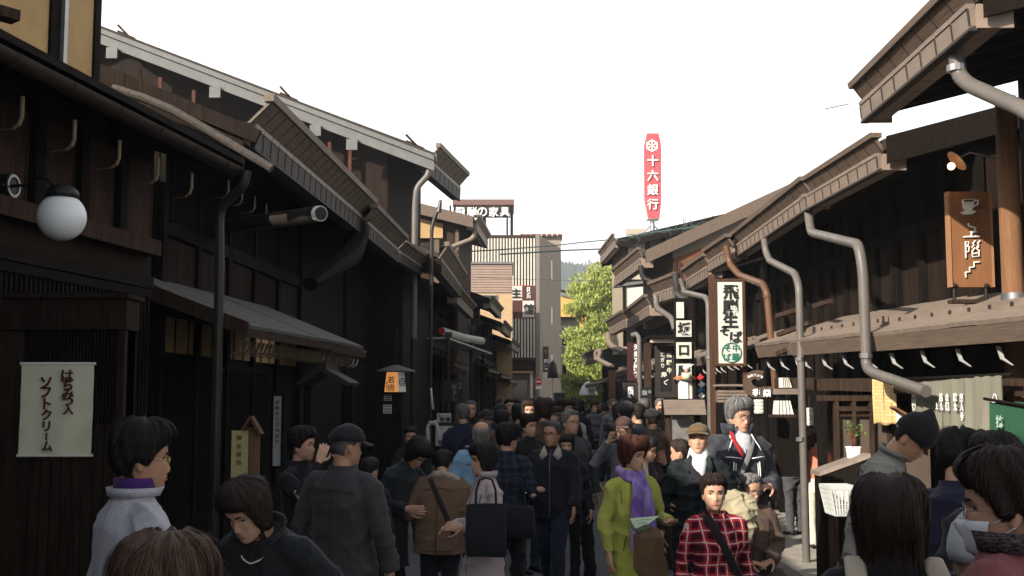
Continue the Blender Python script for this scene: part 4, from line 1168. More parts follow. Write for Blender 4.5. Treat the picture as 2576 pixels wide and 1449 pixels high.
def append_mb(me, mb, mats):
    """append builder geometry (smooth, own material indices) to a mesh"""
    bm = bmesh.new(); bm.from_mesh(me)
    vs = [bm.verts.new(v) for v in mb.v]
    for f, mi in zip(mb.f, mb.m):
        try:
            fc = bm.faces.new([vs[i] for i in f]); fc.material_index = mi; fc.smooth = True
        except ValueError: pass
    bm.to_mesh(me); bm.free(); me.update()

# ---- head shape: z measured up from the chin, metres, face towards -Y
def ip(x, xs, ys): return np.interp(x, xs, ys)
ZF = [-.004, .0, .008, .02, .036, .050, .066, .085, .118, .140, .165, .195, .215, .228, .236]
YF = [.040, .062, .078, .085, .081, .0875, .085, .083, .079, .086, .087, .078, .060, .036, .002]
ZB = [-.004, .02, .045, .07, .10, .14, .18, .205, .222, .236]
YB = [.010, .016, .038, .070, .090, .101, .096, .078, .052, .002]
ZW = [-.004, .003, .02, .045, .075, .105, .135, .165, .195, .215, .228, .236]
WW = [.010, .024, .042, .056, .064, .070, .074, .0755, .068, .052, .033, .002]
def head_pt(th, z, off=0, jaw=1.0, sharp=True):
    yf, yb, w_ = ip(z, ZF, YF), ip(z, ZB, YB), ip(z, ZW, WW)*jaw
    c, s_ = cos(th), sin(th)
    ex = .86
    x = (w_+off)*math.copysign(abs(s_)**ex, s_)
    y = -(yf+off)*math.copysign(abs(c)**ex, c) if c > 0 else (yb+off)*abs(c)**ex
    if sharp and c > 0:
        ax = abs(x)
        nz = ip(z, [.064, .070, .080, .092, .112, .132, .142], [0, .012, .0235, .0185, .010, .004, 0])
        nw = ip(z, [.064, .078, .090, .135], [.014, .0135, .0095, .0085])
        y -= nz*math.exp(-(ax/nw)**2)
        y += .0085*math.exp(-((ax-.031)/.0145)**2 - ((z-.119)/.0115)**2)
        y -= .0040*math.exp(-((ax-.032)/.018)**2 - ((z-.139)/.007)**2)
        y -= .0045*math.exp(-((ax-.043)/.016)**2 - ((z-.096)/.016)**2)
        y += .004*math.exp(-((ax-.030)/.010)**2 - ((z-.066)/.016)**2)
        y -= .0045*math.exp(-(ax/.020)**2)*(math.exp(-((z-.0455)/.0045)**2) + math.exp(-((z-.0575)/.0045)**2))
        y += .0035*math.exp(-(ax/.022)**2 - ((z-.0515)/.0028)**2)
    return Vector((x, y, z))
def head_mb(mb, n=48, m=56, jaw=1.0, tf=lambda v: v):
    zs = list(np.linspace(0, .236, m)); zs = [-.004] + zs[:-1] + [.2355]
    mb.loft([[tf(head_pt(2*pi*k/n, z, 0, jaw)) for k in range(n)] for z in zs])
    for sg in (-1, 1):
        for (dy, dz, rx, ry, rz) in ((.014, .108, .009, .017, .030), (.012, .088, .009, .011, .016)):
            c = Vector((sg*.071*jaw, dy, dz)); rt = Matrix.Rotation(sg*-.35, 3, 'Z')
            v0 = len(mb.v); mb.ball(c, (rx, ry, rz), 10, 7, rt)
            for i in range(v0, len(mb.v)): mb.v[i] = tuple(tf(Vector(mb.v[i])))

def face_mb(mb, tf, jaw=1.0, brow=3, detail=2, smile=0, squint=.0):
    """eyes, brows, lips: material slots 1 lip, 2 white, 3 iris, 4 brow"""
    def add(fn):
        v0 = len(mb.v); fn()
        for i in range(v0, len(mb.v)): mb.v[i] = tuple(tf(Vector(mb.v[i])))
    for sg in (-1, 1):
        ex = sg*.031; ez = .1185
        ey = head_pt(math.asin(min(1, .031/.072)), ez, 0, jaw).y
        op = .0052*(1-squint)
        mb.cm = 2; add(lambda: mb.ball((ex, ey+.0015, ez), (.0135, .0065, op), 12, 7))
        mb.cm = 3; add(lambda: mb.ball((ex, ey-.0035, ez), (.0072, .0034, op*1.05), 10, 7))
        mb.cm = 4
        pts = [(ex-.0145, ey+.000, ez-.001), (ex-.007, ey-.0045, ez+op+.0005), (ex, ey-.0055, ez+op+.0018), (ex+.007, ey-.0045, ez+op+.0005), (ex+.0145, ey+.001, ez-.001)]
        add(lambda: mb.tube(pts, [.0012, .0026, .0030, .0026, .0014], 6))
        mb.cm = 4
        bz = .1385
        pts = [Vector((sg*a, head_pt(math.asin(min(1, a/.074)), bz+d, .001, jaw).y+.001, bz+d)) for a, d in ((.014, -.001), (.025, .003), (.036, .004), (.048, -.001))]
        add(lambda: mb.tube(pts, [.0036, .0046, .0042, .002], 6))
    mb.cm = 1
    for z0, r in ((.0572, .0030), (.0457, .0038)):
        pts = []
        for a in (-.023, -.013, -.004, .004, .013, .023):
            zz = .0515 + (z0-.0515)*(1-(abs(a)/.024)**2) + smile*.006*(abs(a)/.024)**2
            pts.append(Vector((a, head_pt(math.asin(max(-1, min(1, a/.06))), zz, 0, jaw).y + .0012, zz)))
        add(lambda: mb.tube(pts, [.0009, r*.8, r, r, r*.8, .0009], 6))
    mb.cm = 3
    pts = [Vector((a, head_pt(math.asin(max(-1, min(1, a/.06))), .0515, 0, jaw).y+.0008, .0515+smile*.006*(abs(a)/.024)**2)) for a in (-.023, -.012, 0, .012, .023)]
    add(lambda: mb.tube(pts, [.0006, .0014, .0016, .0014, .0006], 5))
    mb.cm = 0

HS = {  # style: front line, side line, back line, thickness, top lift, lowest
 'short': dict(f=.187, s=.118, b=.035, t=.009, lift=.008, rough=.004),
 'thick': dict(f=.176, s=.098, b=.020, t=.016, lift=.014, rough=.008),
 'balding': dict(f=.245, s=.120, b=.030, t=.006, lift=-.02, rough=.002),
 'receding': dict(f=.205, s=.112, b=.025, t=.010, lift=.006, rough=.005),
 'bob': dict(f=.172, s=.030, b=.000, t=.019, lift=.010, rough=.005),
 'curly': dict(f=.170, s=.066, b=.010, t=.024, lift=.018, rough=.010),
 'long': dict(f=.185, s=-.06, b=-.30, t=.026, lift=.012, rough=.006),
 'kid': dict(f=.184, s=.108, b=.035, t=.012, lift=.012, rough=.005),
}
def hair_line(th, S):
    a = abs(math.atan2(sin(th), cos(th)))
    return ip(a, [0, .75, 1.15, 1.45, 1.62, 1.85, 2.15, 2.7, pi], [S['f'], S['f']-.004, S['s']+.045, S['s'], S['s'], S['s']-.012 if S['s'] < .09 else S['s']+.01, (S['s']*.35+S['b']*.65), S['b'], S['b']])
def hair_mb(mb, style, tf, jaw=1.0, n=56, m=46, seed=0, strands=0, sw=.0016):
    S = HS[style]; zlo = min(S['b'], S['s'], .0) - .02
    zs = list(np.linspace(zlo, .236, m))
    rnd = np.random.default_rng(seed); ph = rnd.uniform(0, 6, 12)
    def off(th, z):
        d = (z - hair_line(th, S))/.014
        e = max(0., min(1., d*.5+.5)); e = e*e*(3-2*e)
        lift = S['lift']*ip(z, [.15, .22], [0, 1])
        ns = sum(sin(th*(7+3*k) + ph[k] + z*(20+9*k))*.35 for k in range(4))
        return (-.012)*(1-e) + (S['t'] + lift + S['rough']*ns)*e, e
    def pt(th, z, extra=0):
        o_, e = off(th, z)
        zc = max(z, .055)
        a = abs(math.atan2(sin(th), cos(th)))
        q = head_pt(th, min(zc, .2355), o_+extra, jaw, False)
        q.z = z + (o_+extra)*ip(z, [.12, .2355], [0, 1])
        if z < .055:
            if a < 1.1: q.x *= .5; q.y *= .4
            if style == 'long':
                q.y = max(q.y, -.03) + ip(z, [-.35, .05], [.035, 0]) if a > 1.1 else q.y; q.x *= ip(z, [-.35, .02], [1.12, 1.0])
            elif style in ('bob', 'curly'):
                q.x *= ip(z, [-.02, .06], [.9, 1]); q.y *= ip(z, [-.02, .06], [.72, 1])
            else: q.x *= .8; q.y *= .5
        return q
    mb.loft([[tf(pt(2*pi*k/n, z)) for k in range(n)] for z in zs])
    for i in range(strands):
        th = rnd.uniform(-pi, pi); z = rnd.uniform(max(hair_line(th, S)+.02, zlo), .235)
        if z > .235: continue
        L_ = rnd.uniform(.03, .085) if style not in ('long',) else rnd.uniform(.08, .22)
        drift = rnd.normal()*.25; up0 = rnd.uniform(.0, .006)
        P = []; K = 5; fly = rnd.random() < .10
        for k in range(K):
            u = k/(K-1); zz = z - L_*u
            lo = hair_line(th, S) - .012
            zz = max(zz, lo, zlo+.005)
            P.append(pt(th + drift*u*.5, zz, up0*sin(pi*min(1, u*1.1)) + .0015 + (.020*u*u if fly else .003*u)))
        w_ = sw*rnd.uniform(.6, 1.4)
        sd = Vector((cos(th), sin(th), 0))
        vs = []
        for k, q in enumerate(P):
            ww = w_*(1-.75*k/(K-1)); vs += [tf(q - sd*ww), tf(q + sd*ww)]
        mb.add(vs, [(2*k, 2*k+1, 2*k+3, 2*k+2) for k in range(K-1)])
    return mb

def hand_mb(mb, wrist, dirv, palm_n, side, k=1.0, curl=.35):
    """palm, four fingers of unequal length, thumb from the side of the palm"""
    d = Vector(dirv).normalized(); nrm = Vector(palm_n); nrm = (nrm - d*nrm.dot(d)).normalized(); lat = d.cross(nrm)*side
    wrist = Vector(wrist)
    def ell(c, hw, ht): return [c + lat*(hw*cos(2*pi*i/12)) + nrm*(ht*sin(2*pi*i/12)) for i in range(12)]
    mb.loft([ell(wrist - d*.02*k, .026*k, .020*k), ell(wrist, .027*k, .019*k), ell(wrist + d*.03*k, .036*k, .017*k), ell(wrist + d*.07*k, .041*k, .015*k), ell(wrist + d*.088*k, .039*k, .012*k), ell(wrist + d*.096*k, .03*k, .008*k)])
    for i, (o, L_) in enumerate(((.030, .068), (.010, .078), (-.010, .072), (-.029, .056))):
        b = wrist + d*.080*k + lat*o*k; a = curl*(.8+.12*i)
        P = [b]; dd = d + lat*o*2.2
        dd.normalize()
        for s_, f in ((.45, .5), (.30, 1.0), (.25, 1.0)):
            ang = a*f; dd = (dd*cos(ang) + nrm*sin(ang)).normalized(); P.append(P[-1] + dd*L_*s_*k)
        mb.tube(P, [.0092*k, .0088*k, .0080*k, .0066*k], 8, ends='round')
    b = wrist + d*.022*k + lat*.030*k; P = [b, b + (d*.6 + lat*.75 + nrm*.25)*.030*k, b + (d*1.1 + lat*.9 + nrm*.6)*.045*k, b + (d*1.55 + lat*.85 + nrm*.9)*.050*k]
    mb.tube(P, [.013*k, .0115*k, .0098*k, .008*k], 8, ends='round')

def person(name, label, x, ytop, Y, height=None, yaw=0, lean=0, twist=0, head=(0, 0, 0), arms=None, legs='stand', hair=('short', 'h_black'), skin='skin',
           top=None, bottom=None, shoe='black', build=1.0, jaw=1.0, vox=.0065, face=True, hat=None, glasses=None, child=False, group=None, seat=None, ground=0.0, strands=0, seed=0,
           tophem=.80, flare=1.0, wr=.018, collar=None, brow='brow', smile=0, extra=None, sit_knee=None, loc=None, long_bottom=False, hood=None, hands=True, hunch=0., squint=0., neck=0.):
    """x, ytop: picture position of the top of the head (pixels of the 2576 wide photo) at street distance Y"""
    p = at(x, ytop, Y)
    if height is None:
        zt = p.z - ground
        height = zt/(1 if not lean else 1)
    K = height/1.72; seatdz = 0
    hk = (1.14 if child else 1.0)*(.236/.236)
    loc = Vector((p.x, Y, ground)) if loc is None else Vector(loc)
    hipz = .90
    Ry = Matrix.Rotation(yaw, 3, 'Z')
    seed = seed or (abs(hash(label)) % 9999 if False else sum(map(ord, label)) % 9999)
    def bend(v):
        v = Vector(v)
        if lean or hunch:
            t = max(0., min(1., (v.z-hipz+.02)/.32)); a = lean*(t*t*(3-2*t))
            t2 = max(0., min(1., (v.z-1.22)/.25)); a2 = hunch*t2
            piv = Vector((0, 0, hipz)); v = piv + Matrix.Rotation(a, 3, 'X') @ (v - piv)
            if a2:
                piv2 = piv + Matrix.Rotation(lean, 3, 'X') @ (Vector((0, .03, 1.25)) - piv); v = piv2 + Matrix.Rotation(a2, 3, 'X') @ (v - piv2)
        return v
    def tw(v):
        if twist:
            t = max(0., min(1., (v[2]-hipz)/.4)); v = Matrix.Rotation(twist*t, 3, 'Z') @ Vector(v)
        return Vector(v)
    def W_(v):                 # model -> local object space
        v = Ry @ (bend(tw(Vector(v)))*K); v.z += seatdz; return v
    def WL(v):                 # legs: no bend
        v = Ry @ (Vector(v)*K); v.z += seatdz; return v
    hy, hp, hr = head
    RH = (Matrix.Rotation(hy, 3, 'Z') @ Matrix.Rotation(hp, 3, 'X') @ Matrix.Rotation(hr, 3, 'Y'))
    piv = Vector((0, .005, (1.482 if not child else 1.475) - neck))
    hs = hk
    def TH(v):
        q = Vector((v[0]*hs, v[1]*hs - .012, (v[2]-.02)*hs)); return W_(piv + RH @ q)
    # the size follows from where the picture has the top of the head
    if label != 'crowd':
        K = 1.0; seatdz = 0; f = TH(Vector((0, .03, .236 + (.014 if hair else 0)))).z
        if seat is None: K = (p.z - ground)/f
        else:
            K = (p.z - seat)/(f - hipz + .05); seatdz = seat - hipz*K + .05*K
    t = TH(Vector((0, .0, .20))); loc = loc - Vector((t.x, t.y, 0))
    if label != 'crowd': print('HEIGHT %.2f %s' % (K*1.72, label[:50]))
    B = build
    # ---------- joints of arms (model space, side -1 = his right = -x)
    A = {}
    arms = arms or {}
    for sg in (-1, 1):
        sh = Vector((sg*.168*(.5+.5*B), .01, 1.362))
        a = arms.get('R' if sg < 0 else 'L', 'down')
        if a == 'down': el, wr_ = Vector((sg*.252*B, .035, 1.10)), Vector((sg*.275*B, -.03, .86)); hd = Vector((0, -.12, -1)); pn = Vector((-sg, 0, 0))
        elif a == 'bent': el, wr_ = Vector((sg*.25*B, .04, 1.10)), Vector((sg*.14, -.22, 1.07)); hd = Vector((-sg*.7, -.6, .1)); pn = Vector((0, .4, -1))
        elif a == 'hold': el, wr_ = Vector((sg*.24*B, .03, 1.10)), Vector((sg*.16, -.25, 1.16)); hd = Vector((-sg*.3, -.9, .3)); pn = Vector((-sg, 0, .2))
        elif a == 'face': el, wr_ = Vector((sg*.29, -.16, 1.22)), Vector((sg*.11, -.21, 1.47)); hd = Vector((-sg*.45, -.15, .9)); pn = Vector((-sg*.6, .6, 0))
        elif a == 'lap': el, wr_ = Vector((sg*.25*B, -.02, 1.10)), Vector((sg*.10, -.27, 1.02)); hd = Vector((-sg*.8, -.5, -.1)); pn = Vector((0, 0, -1))
        elif a == 'swing': el, wr_ = Vector((sg*.235*B, .10, 1.11)), Vector((sg*.25*B, .10, .87)); hd = Vector((0, -.1, -1)); pn = Vector((-sg, 0, 0))
        elif a == 'fwd': el, wr_ = Vector((sg*.235*B, -.06, 1.12)), Vector((sg*.235*B, -.20, .90)); hd = Vector((0, -.4, -1)); pn = Vector((-sg, 0, 0))
        else: el, wr_ = Vector(a[0]), Vector(a[1]); hd = Vector(a[2]) if len(a) > 2 else (wr_-el); pn = Vector(a[3]) if len(a) > 3 else Vector((-sg, 0, -.3))
        A[sg] = (sh, el, wr_, hd, pn)
    # ---------- legs
    Lg = {}
    for sg in (-1, 1):
        hip = Vector((sg*.088, .0, .88))
        if legs == 'stand': kn, an, toe = Vector((sg*.095, -.01, .48)), Vector((sg*.10, .02, .085)), Vector((sg*.04, -1, 0))
        elif legs == 'walk':
            f = 1 if sg > 0 else -1
            kn, an, toe = Vector((sg*.085, -.16 if f > 0 else .02, .50)), Vector((sg*.085, -.24 if f > 0 else .26, .085 if f > 0 else .14)), Vector((0, -1, .2 if f > 0 else -.35))
        elif legs == 'sit': kn, an, toe = Vector((sg*.13, -.44, .90)), Vector((sg*.13, -.46, .50)), Vector((sg*.1, -1, 0))
        if legs == 'sit':
            hip.z = .86; fz = (ground*0 - seatdz)/K + .085; an = Vector((sg*.14, -.40, fz)); kn = Vector((sg*.12, -.43, max(.88, fz+.36)))
        Lg[sg] = (hip, kn, an, toe)
    root_origin = loc
    def part(me, nm, mats, parent):
        finish(me, mats); o = bpy.data.objects.new(nm, me); COL.objects.link(o)
        if parent is not None: o.parent = parent; ORG[o.name] = root_origin
        return o
    def ring(cz, hw, hd, y0=0, n=20, ex=.8, fn=W_):
        out = []
        for i in range(n):
            c, s_ = cos(2*pi*i/n), sin(2*pi*i/n)
            out.append(fn((hw*math.copysign(abs(c)**ex, c), y0 + hd*math.copysign(abs(s_)**ex, s_), cz)))
        return out
    # ---------- body (skin): head, neck, torso, arms, hands, legs
    mb = MB(); head_mb(mb, 44 if vox < .009 else 30, 60 if vox < .009 else 36, jaw, TH)
    sk = .004
    nk = [W_((0, .022, 1.40)), W_((0, .018, 1.45)), TH(Vector((0, .024, .03))), TH(Vector((0, .026, .07)))]
    mb.tube(nk, [v*K for v in (.060, .054, .052*hs, .050*hs)], 14)
    mb.loft([ring(z, hw*B*.86, hd*B*.86, y) for z, hw, hd, y in ((.86, .13, .09, 0), (.95, .150, .10, 0), (1.08, .135, .09, 0), (1.25, .155, .105, 0), (1.36, .155, .085, .008), (1.42, .075, .06, .015))])
    for sg in (-1, 1):
        sh, el, wr_, hd, pn = A[sg]
        mb.tube([W_(sh - Vector((sg*.05, 0, 0))), W_(sh - Vector((0, 0, .03))), W_(sh.lerp(el, .5)), W_(el), W_(el.lerp(wr_, .4)), W_(wr_)], [v*K for v in (.045, .048, .041, .036, .036, .026)], 12)
        hip, kn, an, toe = Lg[sg]
        mb.tube([WL(hip), WL(hip.lerp(kn, .5)), WL(kn), WL(kn.lerp(an, .35)), WL(an)], [v*K for v in (.070, .062, .048, .046, .034)], 12, ends='round')
    body = remesh(mb, vox, 2)
    if hands:
        h_ = MB()
        for sg in (-1, 1):
            sh, el, wr_, hd, pn = A[sg]
            w0 = W_(wr_); dv = (W_(wr_ + hd.normalized()*.05) - w0); nv = (W_(wr_ + pn.normalized()*.05) - w0)
            hand_mb(h_, w0, dv, nv, sg if True else 1, K*(1.02 if not child else .95), .38)
        hm = remesh(h_, min(vox, .0042), 1)
        bm = bmesh.new(); bm.from_mesh(body); bm.from_mesh(hm); bm.to_mesh(body); bm.free(); bpy.data.meshes.remove(hm)
    mats = [M[skin], M['lip'], M['eyewhite'], M['iris'], M[brow]]
    finish(body, mats); body.polygons.foreach_set('material_index', [0]*len(body.polygons))
    if face:
        fm = MB(); face_mb(fm, TH, jaw, smile=smile, squint=squint); append_mb(body, fm, mats)
    root = bpy.data.objects.new(name, body); root.location = loc; COL.objects.link(root); ORG[root.name] = loc
    props(root, label, 'person', group)
    # ---------- trousers
    bt = bottom or {'m': cloth('trouser_black', (.014, .014, .016))}
    mb = MB(); tk = bt.get('k', 1.0)*(.84 if tophem < .75 else 1); hf = .86 if tophem < .75 else 1
    mb.loft([ring(z, hw*B*hf, hd*B*hf, y, fn=WL) for z, hw, hd, y in ((.80, .150, .105, 0), (.88, .170, .120, .0), (.95, .168, .118, 0), (1.02, .155, .108, 0))])
    for sg in (-1, 1):
        hip, kn, an, toe = Lg[sg]
        P = [hip + Vector((0, 0, .0)), hip.lerp(kn, .35), hip.lerp(kn, .75), kn, kn.lerp(an, .4), kn.lerp(an, .8), an - Vector((0, 0, .035))]
        mb.tube([WL(q) for q in P], [v*K*B*tk for v in (.098, .092, .076, .070, .066, .064, .066)], 14)
    me = remesh(mb, max(vox, .008), 3); wrinkle(me, wr*.9*K, 30, seed+3); part(me, 'trousers', bt['m'], root)
    # ---------- shoes
    for sg in (-1, 1):
        hip, kn, an, toe = Lg[sg]
        mb = MB(); t = toe.normalized(); a = an - Vector((0, 0, .05)); s0 = Vector((0, .05, 0))
        pts = [a - t*.055 + Vector((0, 0, .0)), a + Vector((0, 0, .012)), a + t*.08 - Vector((0, 0, .002)), a + t*.15 - Vector((0, 0, .010)), a + t*.185 - Vector((0, 0, .014))]
        mb.tube([WL(q) for q in pts], [v*K for v in (.036, .044, .040, .036, .018)], 12, flat=.8, ends='round')
        o = part(mb.mesh('shoe', M['black']), 'shoe', M[shoe] if shoe in M else shoe, root)
    # ---------- top garment
    tp = top or {'m': cloth('jacket_navy', (.012, .014, .026))}
    mb = MB(); g = tp.get('g', 1.0)*B; hem = tophem
    if hem < .75: flare *= 1.10
    rings_ = [(hem, .172*flare, .124*flare, 0), ((hem+1.0)/2, .166*(1+flare)/2, .120*(1+flare)/2, 0), (1.04, .155, .114, .0), (1.16, .158, .119, .002), (1.27, .164, .120, .004), (1.345, .150, .108, .010), (1.395, .116, .090, .016), (1.432, .088, .076, .018)]
    ch = tp.get('collar', .03)
    rings_ += [(1.450, .078, .070, .016), (1.450+ch, .072, .068, .012)]
    if hem > .98: rings_ = [r for r in rings_ if r[0] >= hem]
    mb.loft([ring(z, hw*g, hd*g, y) for z, hw, hd, y in rings_])
    for sg in (-1, 1):
        sh, el, wr_, hd, pn = A[sg]; s_ = tp.get('s', 1.0)*B
        e2 = el.lerp(wr_, .45); w2 = el.lerp(wr_, .97)
        mb.tube([W_(sh + Vector((-sg*.085, 0, .022))), W_(sh + Vector((-sg*.02, 0, .004))), W_(sh + Vector((sg*.012, 0, -.03))), W_(sh.lerp(el, .4)), W_(sh.lerp(el, .78)), W_(el), W_(e2), W_(w2)], [v*K*s_ for v in (.058, .066, .069, .062, .056, .055, .050, .045)], 14, ends=True)
    me = remesh(mb, max(vox, .007), 4); wrinkle(me, wr*K, 24, seed)
    nm = tp.get('name', 'jacket'); jk = part(me, nm, tp['m'], root)
    # collar flaps
    if collar:
        mb = MB(); cm = collar
        n = 18; hh = .055 if cm.get('h') is None else cm['h']
        for i in range(n):
            pass
        r0, r1, r2 = [], [], []
        rg = []
        for z, hw, hd, y in ((1.452, .086, .078, .014), (1.452+hh, .080, .076, .010), (1.452+hh, .072, .068, .010), (1.452, .076, .068, .014)):
            rg.append((z, hw, hd, y))
        vs, fs = [], []; op = cm.get('open', .5)
        for i in range(n+1):
            th = -pi/2 + op + (2*pi-2*op)*i/n
            for j, (z, hw, hd, y) in enumerate(rg):
                dz = cm.get('flop', 0)*(1 if j in (1, 2) else 0)
                vs.append(W_((hw*g*cos(th)*(1.0 + cm.get('out', 0)*(j in (1, 2))), y + hd*g*sin(th)*(1.0 + cm.get('out', 0)*(j in (1, 2))), z - dz)))
        for i in range(n):
            for j in range(4): fs.append((4*i+j, 4*i+(j+1) % 4, 4*i+4+(j+1) % 4, 4*i+4+j))
        fs += [(0, 1, 2, 3), tuple(4*n+j for j in (3, 2, 1, 0))]
        mb.add(vs, fs); part(mb.mesh('collar', cm['m'], smooth=True), 'collar', cm['m'], jk)
    if tp.get('zip'):
        mb = MB(); pts = []
        for z in np.linspace(hem+.03, 1.44, 12):
            hd = ip(z, [r[0] for r in rings_], [r[2] for r in rings_]); y0 = ip(z, [r[0] for r in rings_], [r[3] for r in rings_])
            pts.append(W_((0, y0 - hd*g - .004, z)))
        mb.tube(pts, .0026*K, 6); part(mb.mesh('zip', tp['zip']), 'zip', tp['zip'], jk)
    for nm2, z_, m_ in tp.get('bands', ()):       # horizontal trim bands
        pass
    # ---------- hair, hats, glasses
    if hair:
        if hat: HS['under_hat'] = dict(HS[hair[0]], t=.004, lift=-.012, rough=.001); hair = ('under_hat', hair[1])
        mb = MB(); hair_mb(mb, hair[0], TH, jaw, 56 if vox < .009 else 32, 46 if vox < .009 else 26, seed, strands)
        part(mb.mesh('hair', M[hair[1]], smooth=True), 'hair', M[hair[1]], root)
    if hat:
        mb = MB(); n = 40
        if hat['k'] in ('cap', 'beret'):
            z0 = .150 if hat['k'] == 'cap' else .166; hgt = hat.get('h', .045)
            prof = [(z0-.002, .010), (z0, .018), (z0+.03, .021), (.215, .022), (.232, .018+hgt*.3), (.2355, hgt*.6)]
            rr = []
            for z, o_ in prof:
                rr.append([TH(head_pt(2*pi*k/n, min(z, .233), o_, jaw, False) + Vector((0, 0, max(0, (z-.19))*hgt*8*.5))) for k in range(n)])
            top_ = TH(Vector((0, 0, .236+hgt*.55))); rr.append([top_.lerp(q, .35) for q in rr[-1]])
            mb.loft(rr)
            b2 = MB(); vs, fs = [], []; m_ = 16
            for i in range(m_+1):
                th = -1.15 + 2.3*i/m_
                q0 = head_pt(th, z0+.004, .016, jaw, False); ln = .062*cos(th*.95)**.7 if abs(th) < 1.5 else 0
                q1 = q0 + Vector((sin(th)*ln*.35, -ln, -.014 - .012*abs(th)))
                for q in (q0, q1, q1 - Vector((0, 0, .004)), q0 - Vector((0, 0, .005))): vs.append(TH(q))
            for i in range(m_):
                for j in range(4): fs.append((4*i+j, 4*i+(j+1) % 4, 4*i+4+(j+1) % 4, 4*i+4+j))
            fs += [(0, 1, 2, 3), tuple(4*m_+j for j in (3, 2, 1, 0))]
            b2.add(vs, fs)
            co = part(mb.mesh('cap', hat['m'], smooth=True), 'cap', hat['m'], root)
            part(b2.mesh('brim', hat.get('bm', hat['m']), smooth=True), 'brim', hat.get('bm', hat['m']), co)
            if hat.get('patch'):
                b3 = MB(); th = hat['patch'][0]; q = head_pt(th, .178, .0245, jaw, False); t_ = Vector((cos(th), sin(th), 0))
                nrm = Vector((sin(th), -cos(th), 0))
                b3.obox(*[v for v in (TH(q - t_*.019 - Vector((0, 0, .012))), TH(q + t_*.019) - TH(q - t_*.019), (TH(q + nrm*.004) - TH(q)), TH(q + Vector((0, 0, .028))) - TH(q))])
                part(b3.mesh('patch', hat['patch'][1]), 'patch', hat['patch'][1], co)
        else:                                      # beanie
            prof = [(.128, .008), (.130, .017), (.160, .022), (.19, .026), (.215, .030), (.2300, .034)]
            rr = [[TH(head_pt(2*pi*k/n, min(z, .233), o_, jaw, False) + Vector((0, 0, max(0, z-.19)*.9))) for k in range(n)] for z, o_ in prof]
            tip = Vector((0, .03, .325)); c = TH(tip)
            for f in (.25, .55, .85): rr.append([q.lerp(c, f) for q in rr[5]])
            mb.loft(rr); part(mb.mesh('knit_cap', hat['m'], smooth=True), 'knit_cap', hat['m'], root)
    if glasses:
        mb = MB()
        for sg in (-1, 1):
            pts = []
            for i in range(17):
                t = 2*pi*i/16; xx = sg*.033 + .021*cos(t)*(1 if True else 1); zz = .113 + .0155*sin(t)
                pts.append(TH(Vector((xx, -.0925 + .25*abs(xx)**1.5*1.2, zz))))
            mb.tube(pts, .0014*K, 6)
            mb.tube([TH(Vector((sg*.054, -.088, .117))), TH(Vector((sg*.074, -.05, .119))), TH(Vector((sg*.076, .012, .118)))], .0014*K, 6)
        mb.tube([TH(Vector((-.012, -.0945, .117))), TH(Vector((0, -.099, .119))), TH(Vector((.012, -.0945, .117)))], .0013*K, 6)
        part(mb.mesh('glasses', glasses), 'glasses', glasses, root)
    def fy(x, z, sgn=-1, pad=.006):
        hw = ip(z, [q[0] for q in rings_], [q[1] for q in rings_])*g; hd = ip(z, [q[0] for q in rings_], [q[2] for q in rings_])*g; y0 = ip(z, [q[0] for q in rings_], [q[3] for q in rings_])
        u = min(.98, abs(x)/hw); return y0 + sgn*(hd*(1-u**2.5)**.4 + pad)
    if vox < .0068 and label != 'crowd' and not tp.get('plain'):
        mb = MB(); sr = .0028*K; Q = lambda x, z, sg=-1: W_((x, fy(x, z, sg, .0015), z))
        zt_ = 1.42
        mb.tube([Q(.004, z) for z in np.linspace(hem+.01, zt_, 10)], sr, 5)
        mb.tube([Q(0, z, 1) for z in np.linspace(hem+.01, 1.36, 10)], sr, 5)
        mb.tube([Q(x, 1.335 - .02*abs(x)/.15, 1) for x in np.linspace(-.14, .14, 9)], sr, 5)
        for sg in (-1, 1):
            mb.tube([Q(sg*.105, 1.00), Q(sg*.125, .93), Q(sg*.135, .88)], sr*1.3, 5)
            mb.tube([Q(sg*.135, z) for z in (1.33, 1.27, 1.2, 1.13)], sr, 5)
        for z in (hem+.035,):
            for s2 in (-1, 1): mb.tube([Q(x, z, s2) for x in np.linspace(-.15, .15, 9)], sr, 5)
        sm_ = cloth('seam', (.022, .02, .019)); part(mb.mesh('seam', sm_), 'seam', sm_, jk)
    root_fn = dict(fy=fy, W=W_, TH=TH, loc=loc, K=K, A=A, jacket=jk, part=part, ring=ring, g=g, rings=rings_)
    if extra:
        for fn in extra: fn(root, root_fn)
    return root, root_fn
# ================================================================ PEOPLE IN THE PHOTO
cl = cloth
def scarf(mat_, mat2=None, longdown=.55):
    def fn(root, r):
        W_, g = r['W'], r['g']; mb = MB()
        rr = []
        for i in range(25):
            t = 2*pi*i/24; rr.append(W_((.088*cos(t), .012 + .088*sin(t), 1.462 + .018*sin(t) + .006*sin(5*t))))
        mb.tube(rr, .036*r['K'], 10)
        rr = [W_((.085*cos(t), .012 + .10*sin(t) - .01, 1.43 + .03*sin(t))) for t in [2*pi*i/24 for i in range(25)]]
        mb.tube(rr, .030*r['K'], 10)
        for sg, dx, ln in ((-1, -.045, longdown), (1, .035, longdown*.9)):
            pts = [W_((dx*.6, -.095, 1.43)), W_((dx, -.150, 1.33)), W_((dx*1.2, -.160, 1.2)), W_((dx*1.3, -.165, 1.05)), W_((dx*1.25, -.168, 1.43-ln))]
            mb.tube(pts, [v*r['K'] for v in (.035, .045, .05, .055, .058)], 12, flat=.35, up=(0, 1, 0))
        me = remesh(mb, .007, 2); wrinkle(me, .008, 40, 5, .4)
        r['part'](me, 'scarf', mat_, root)
    return fn
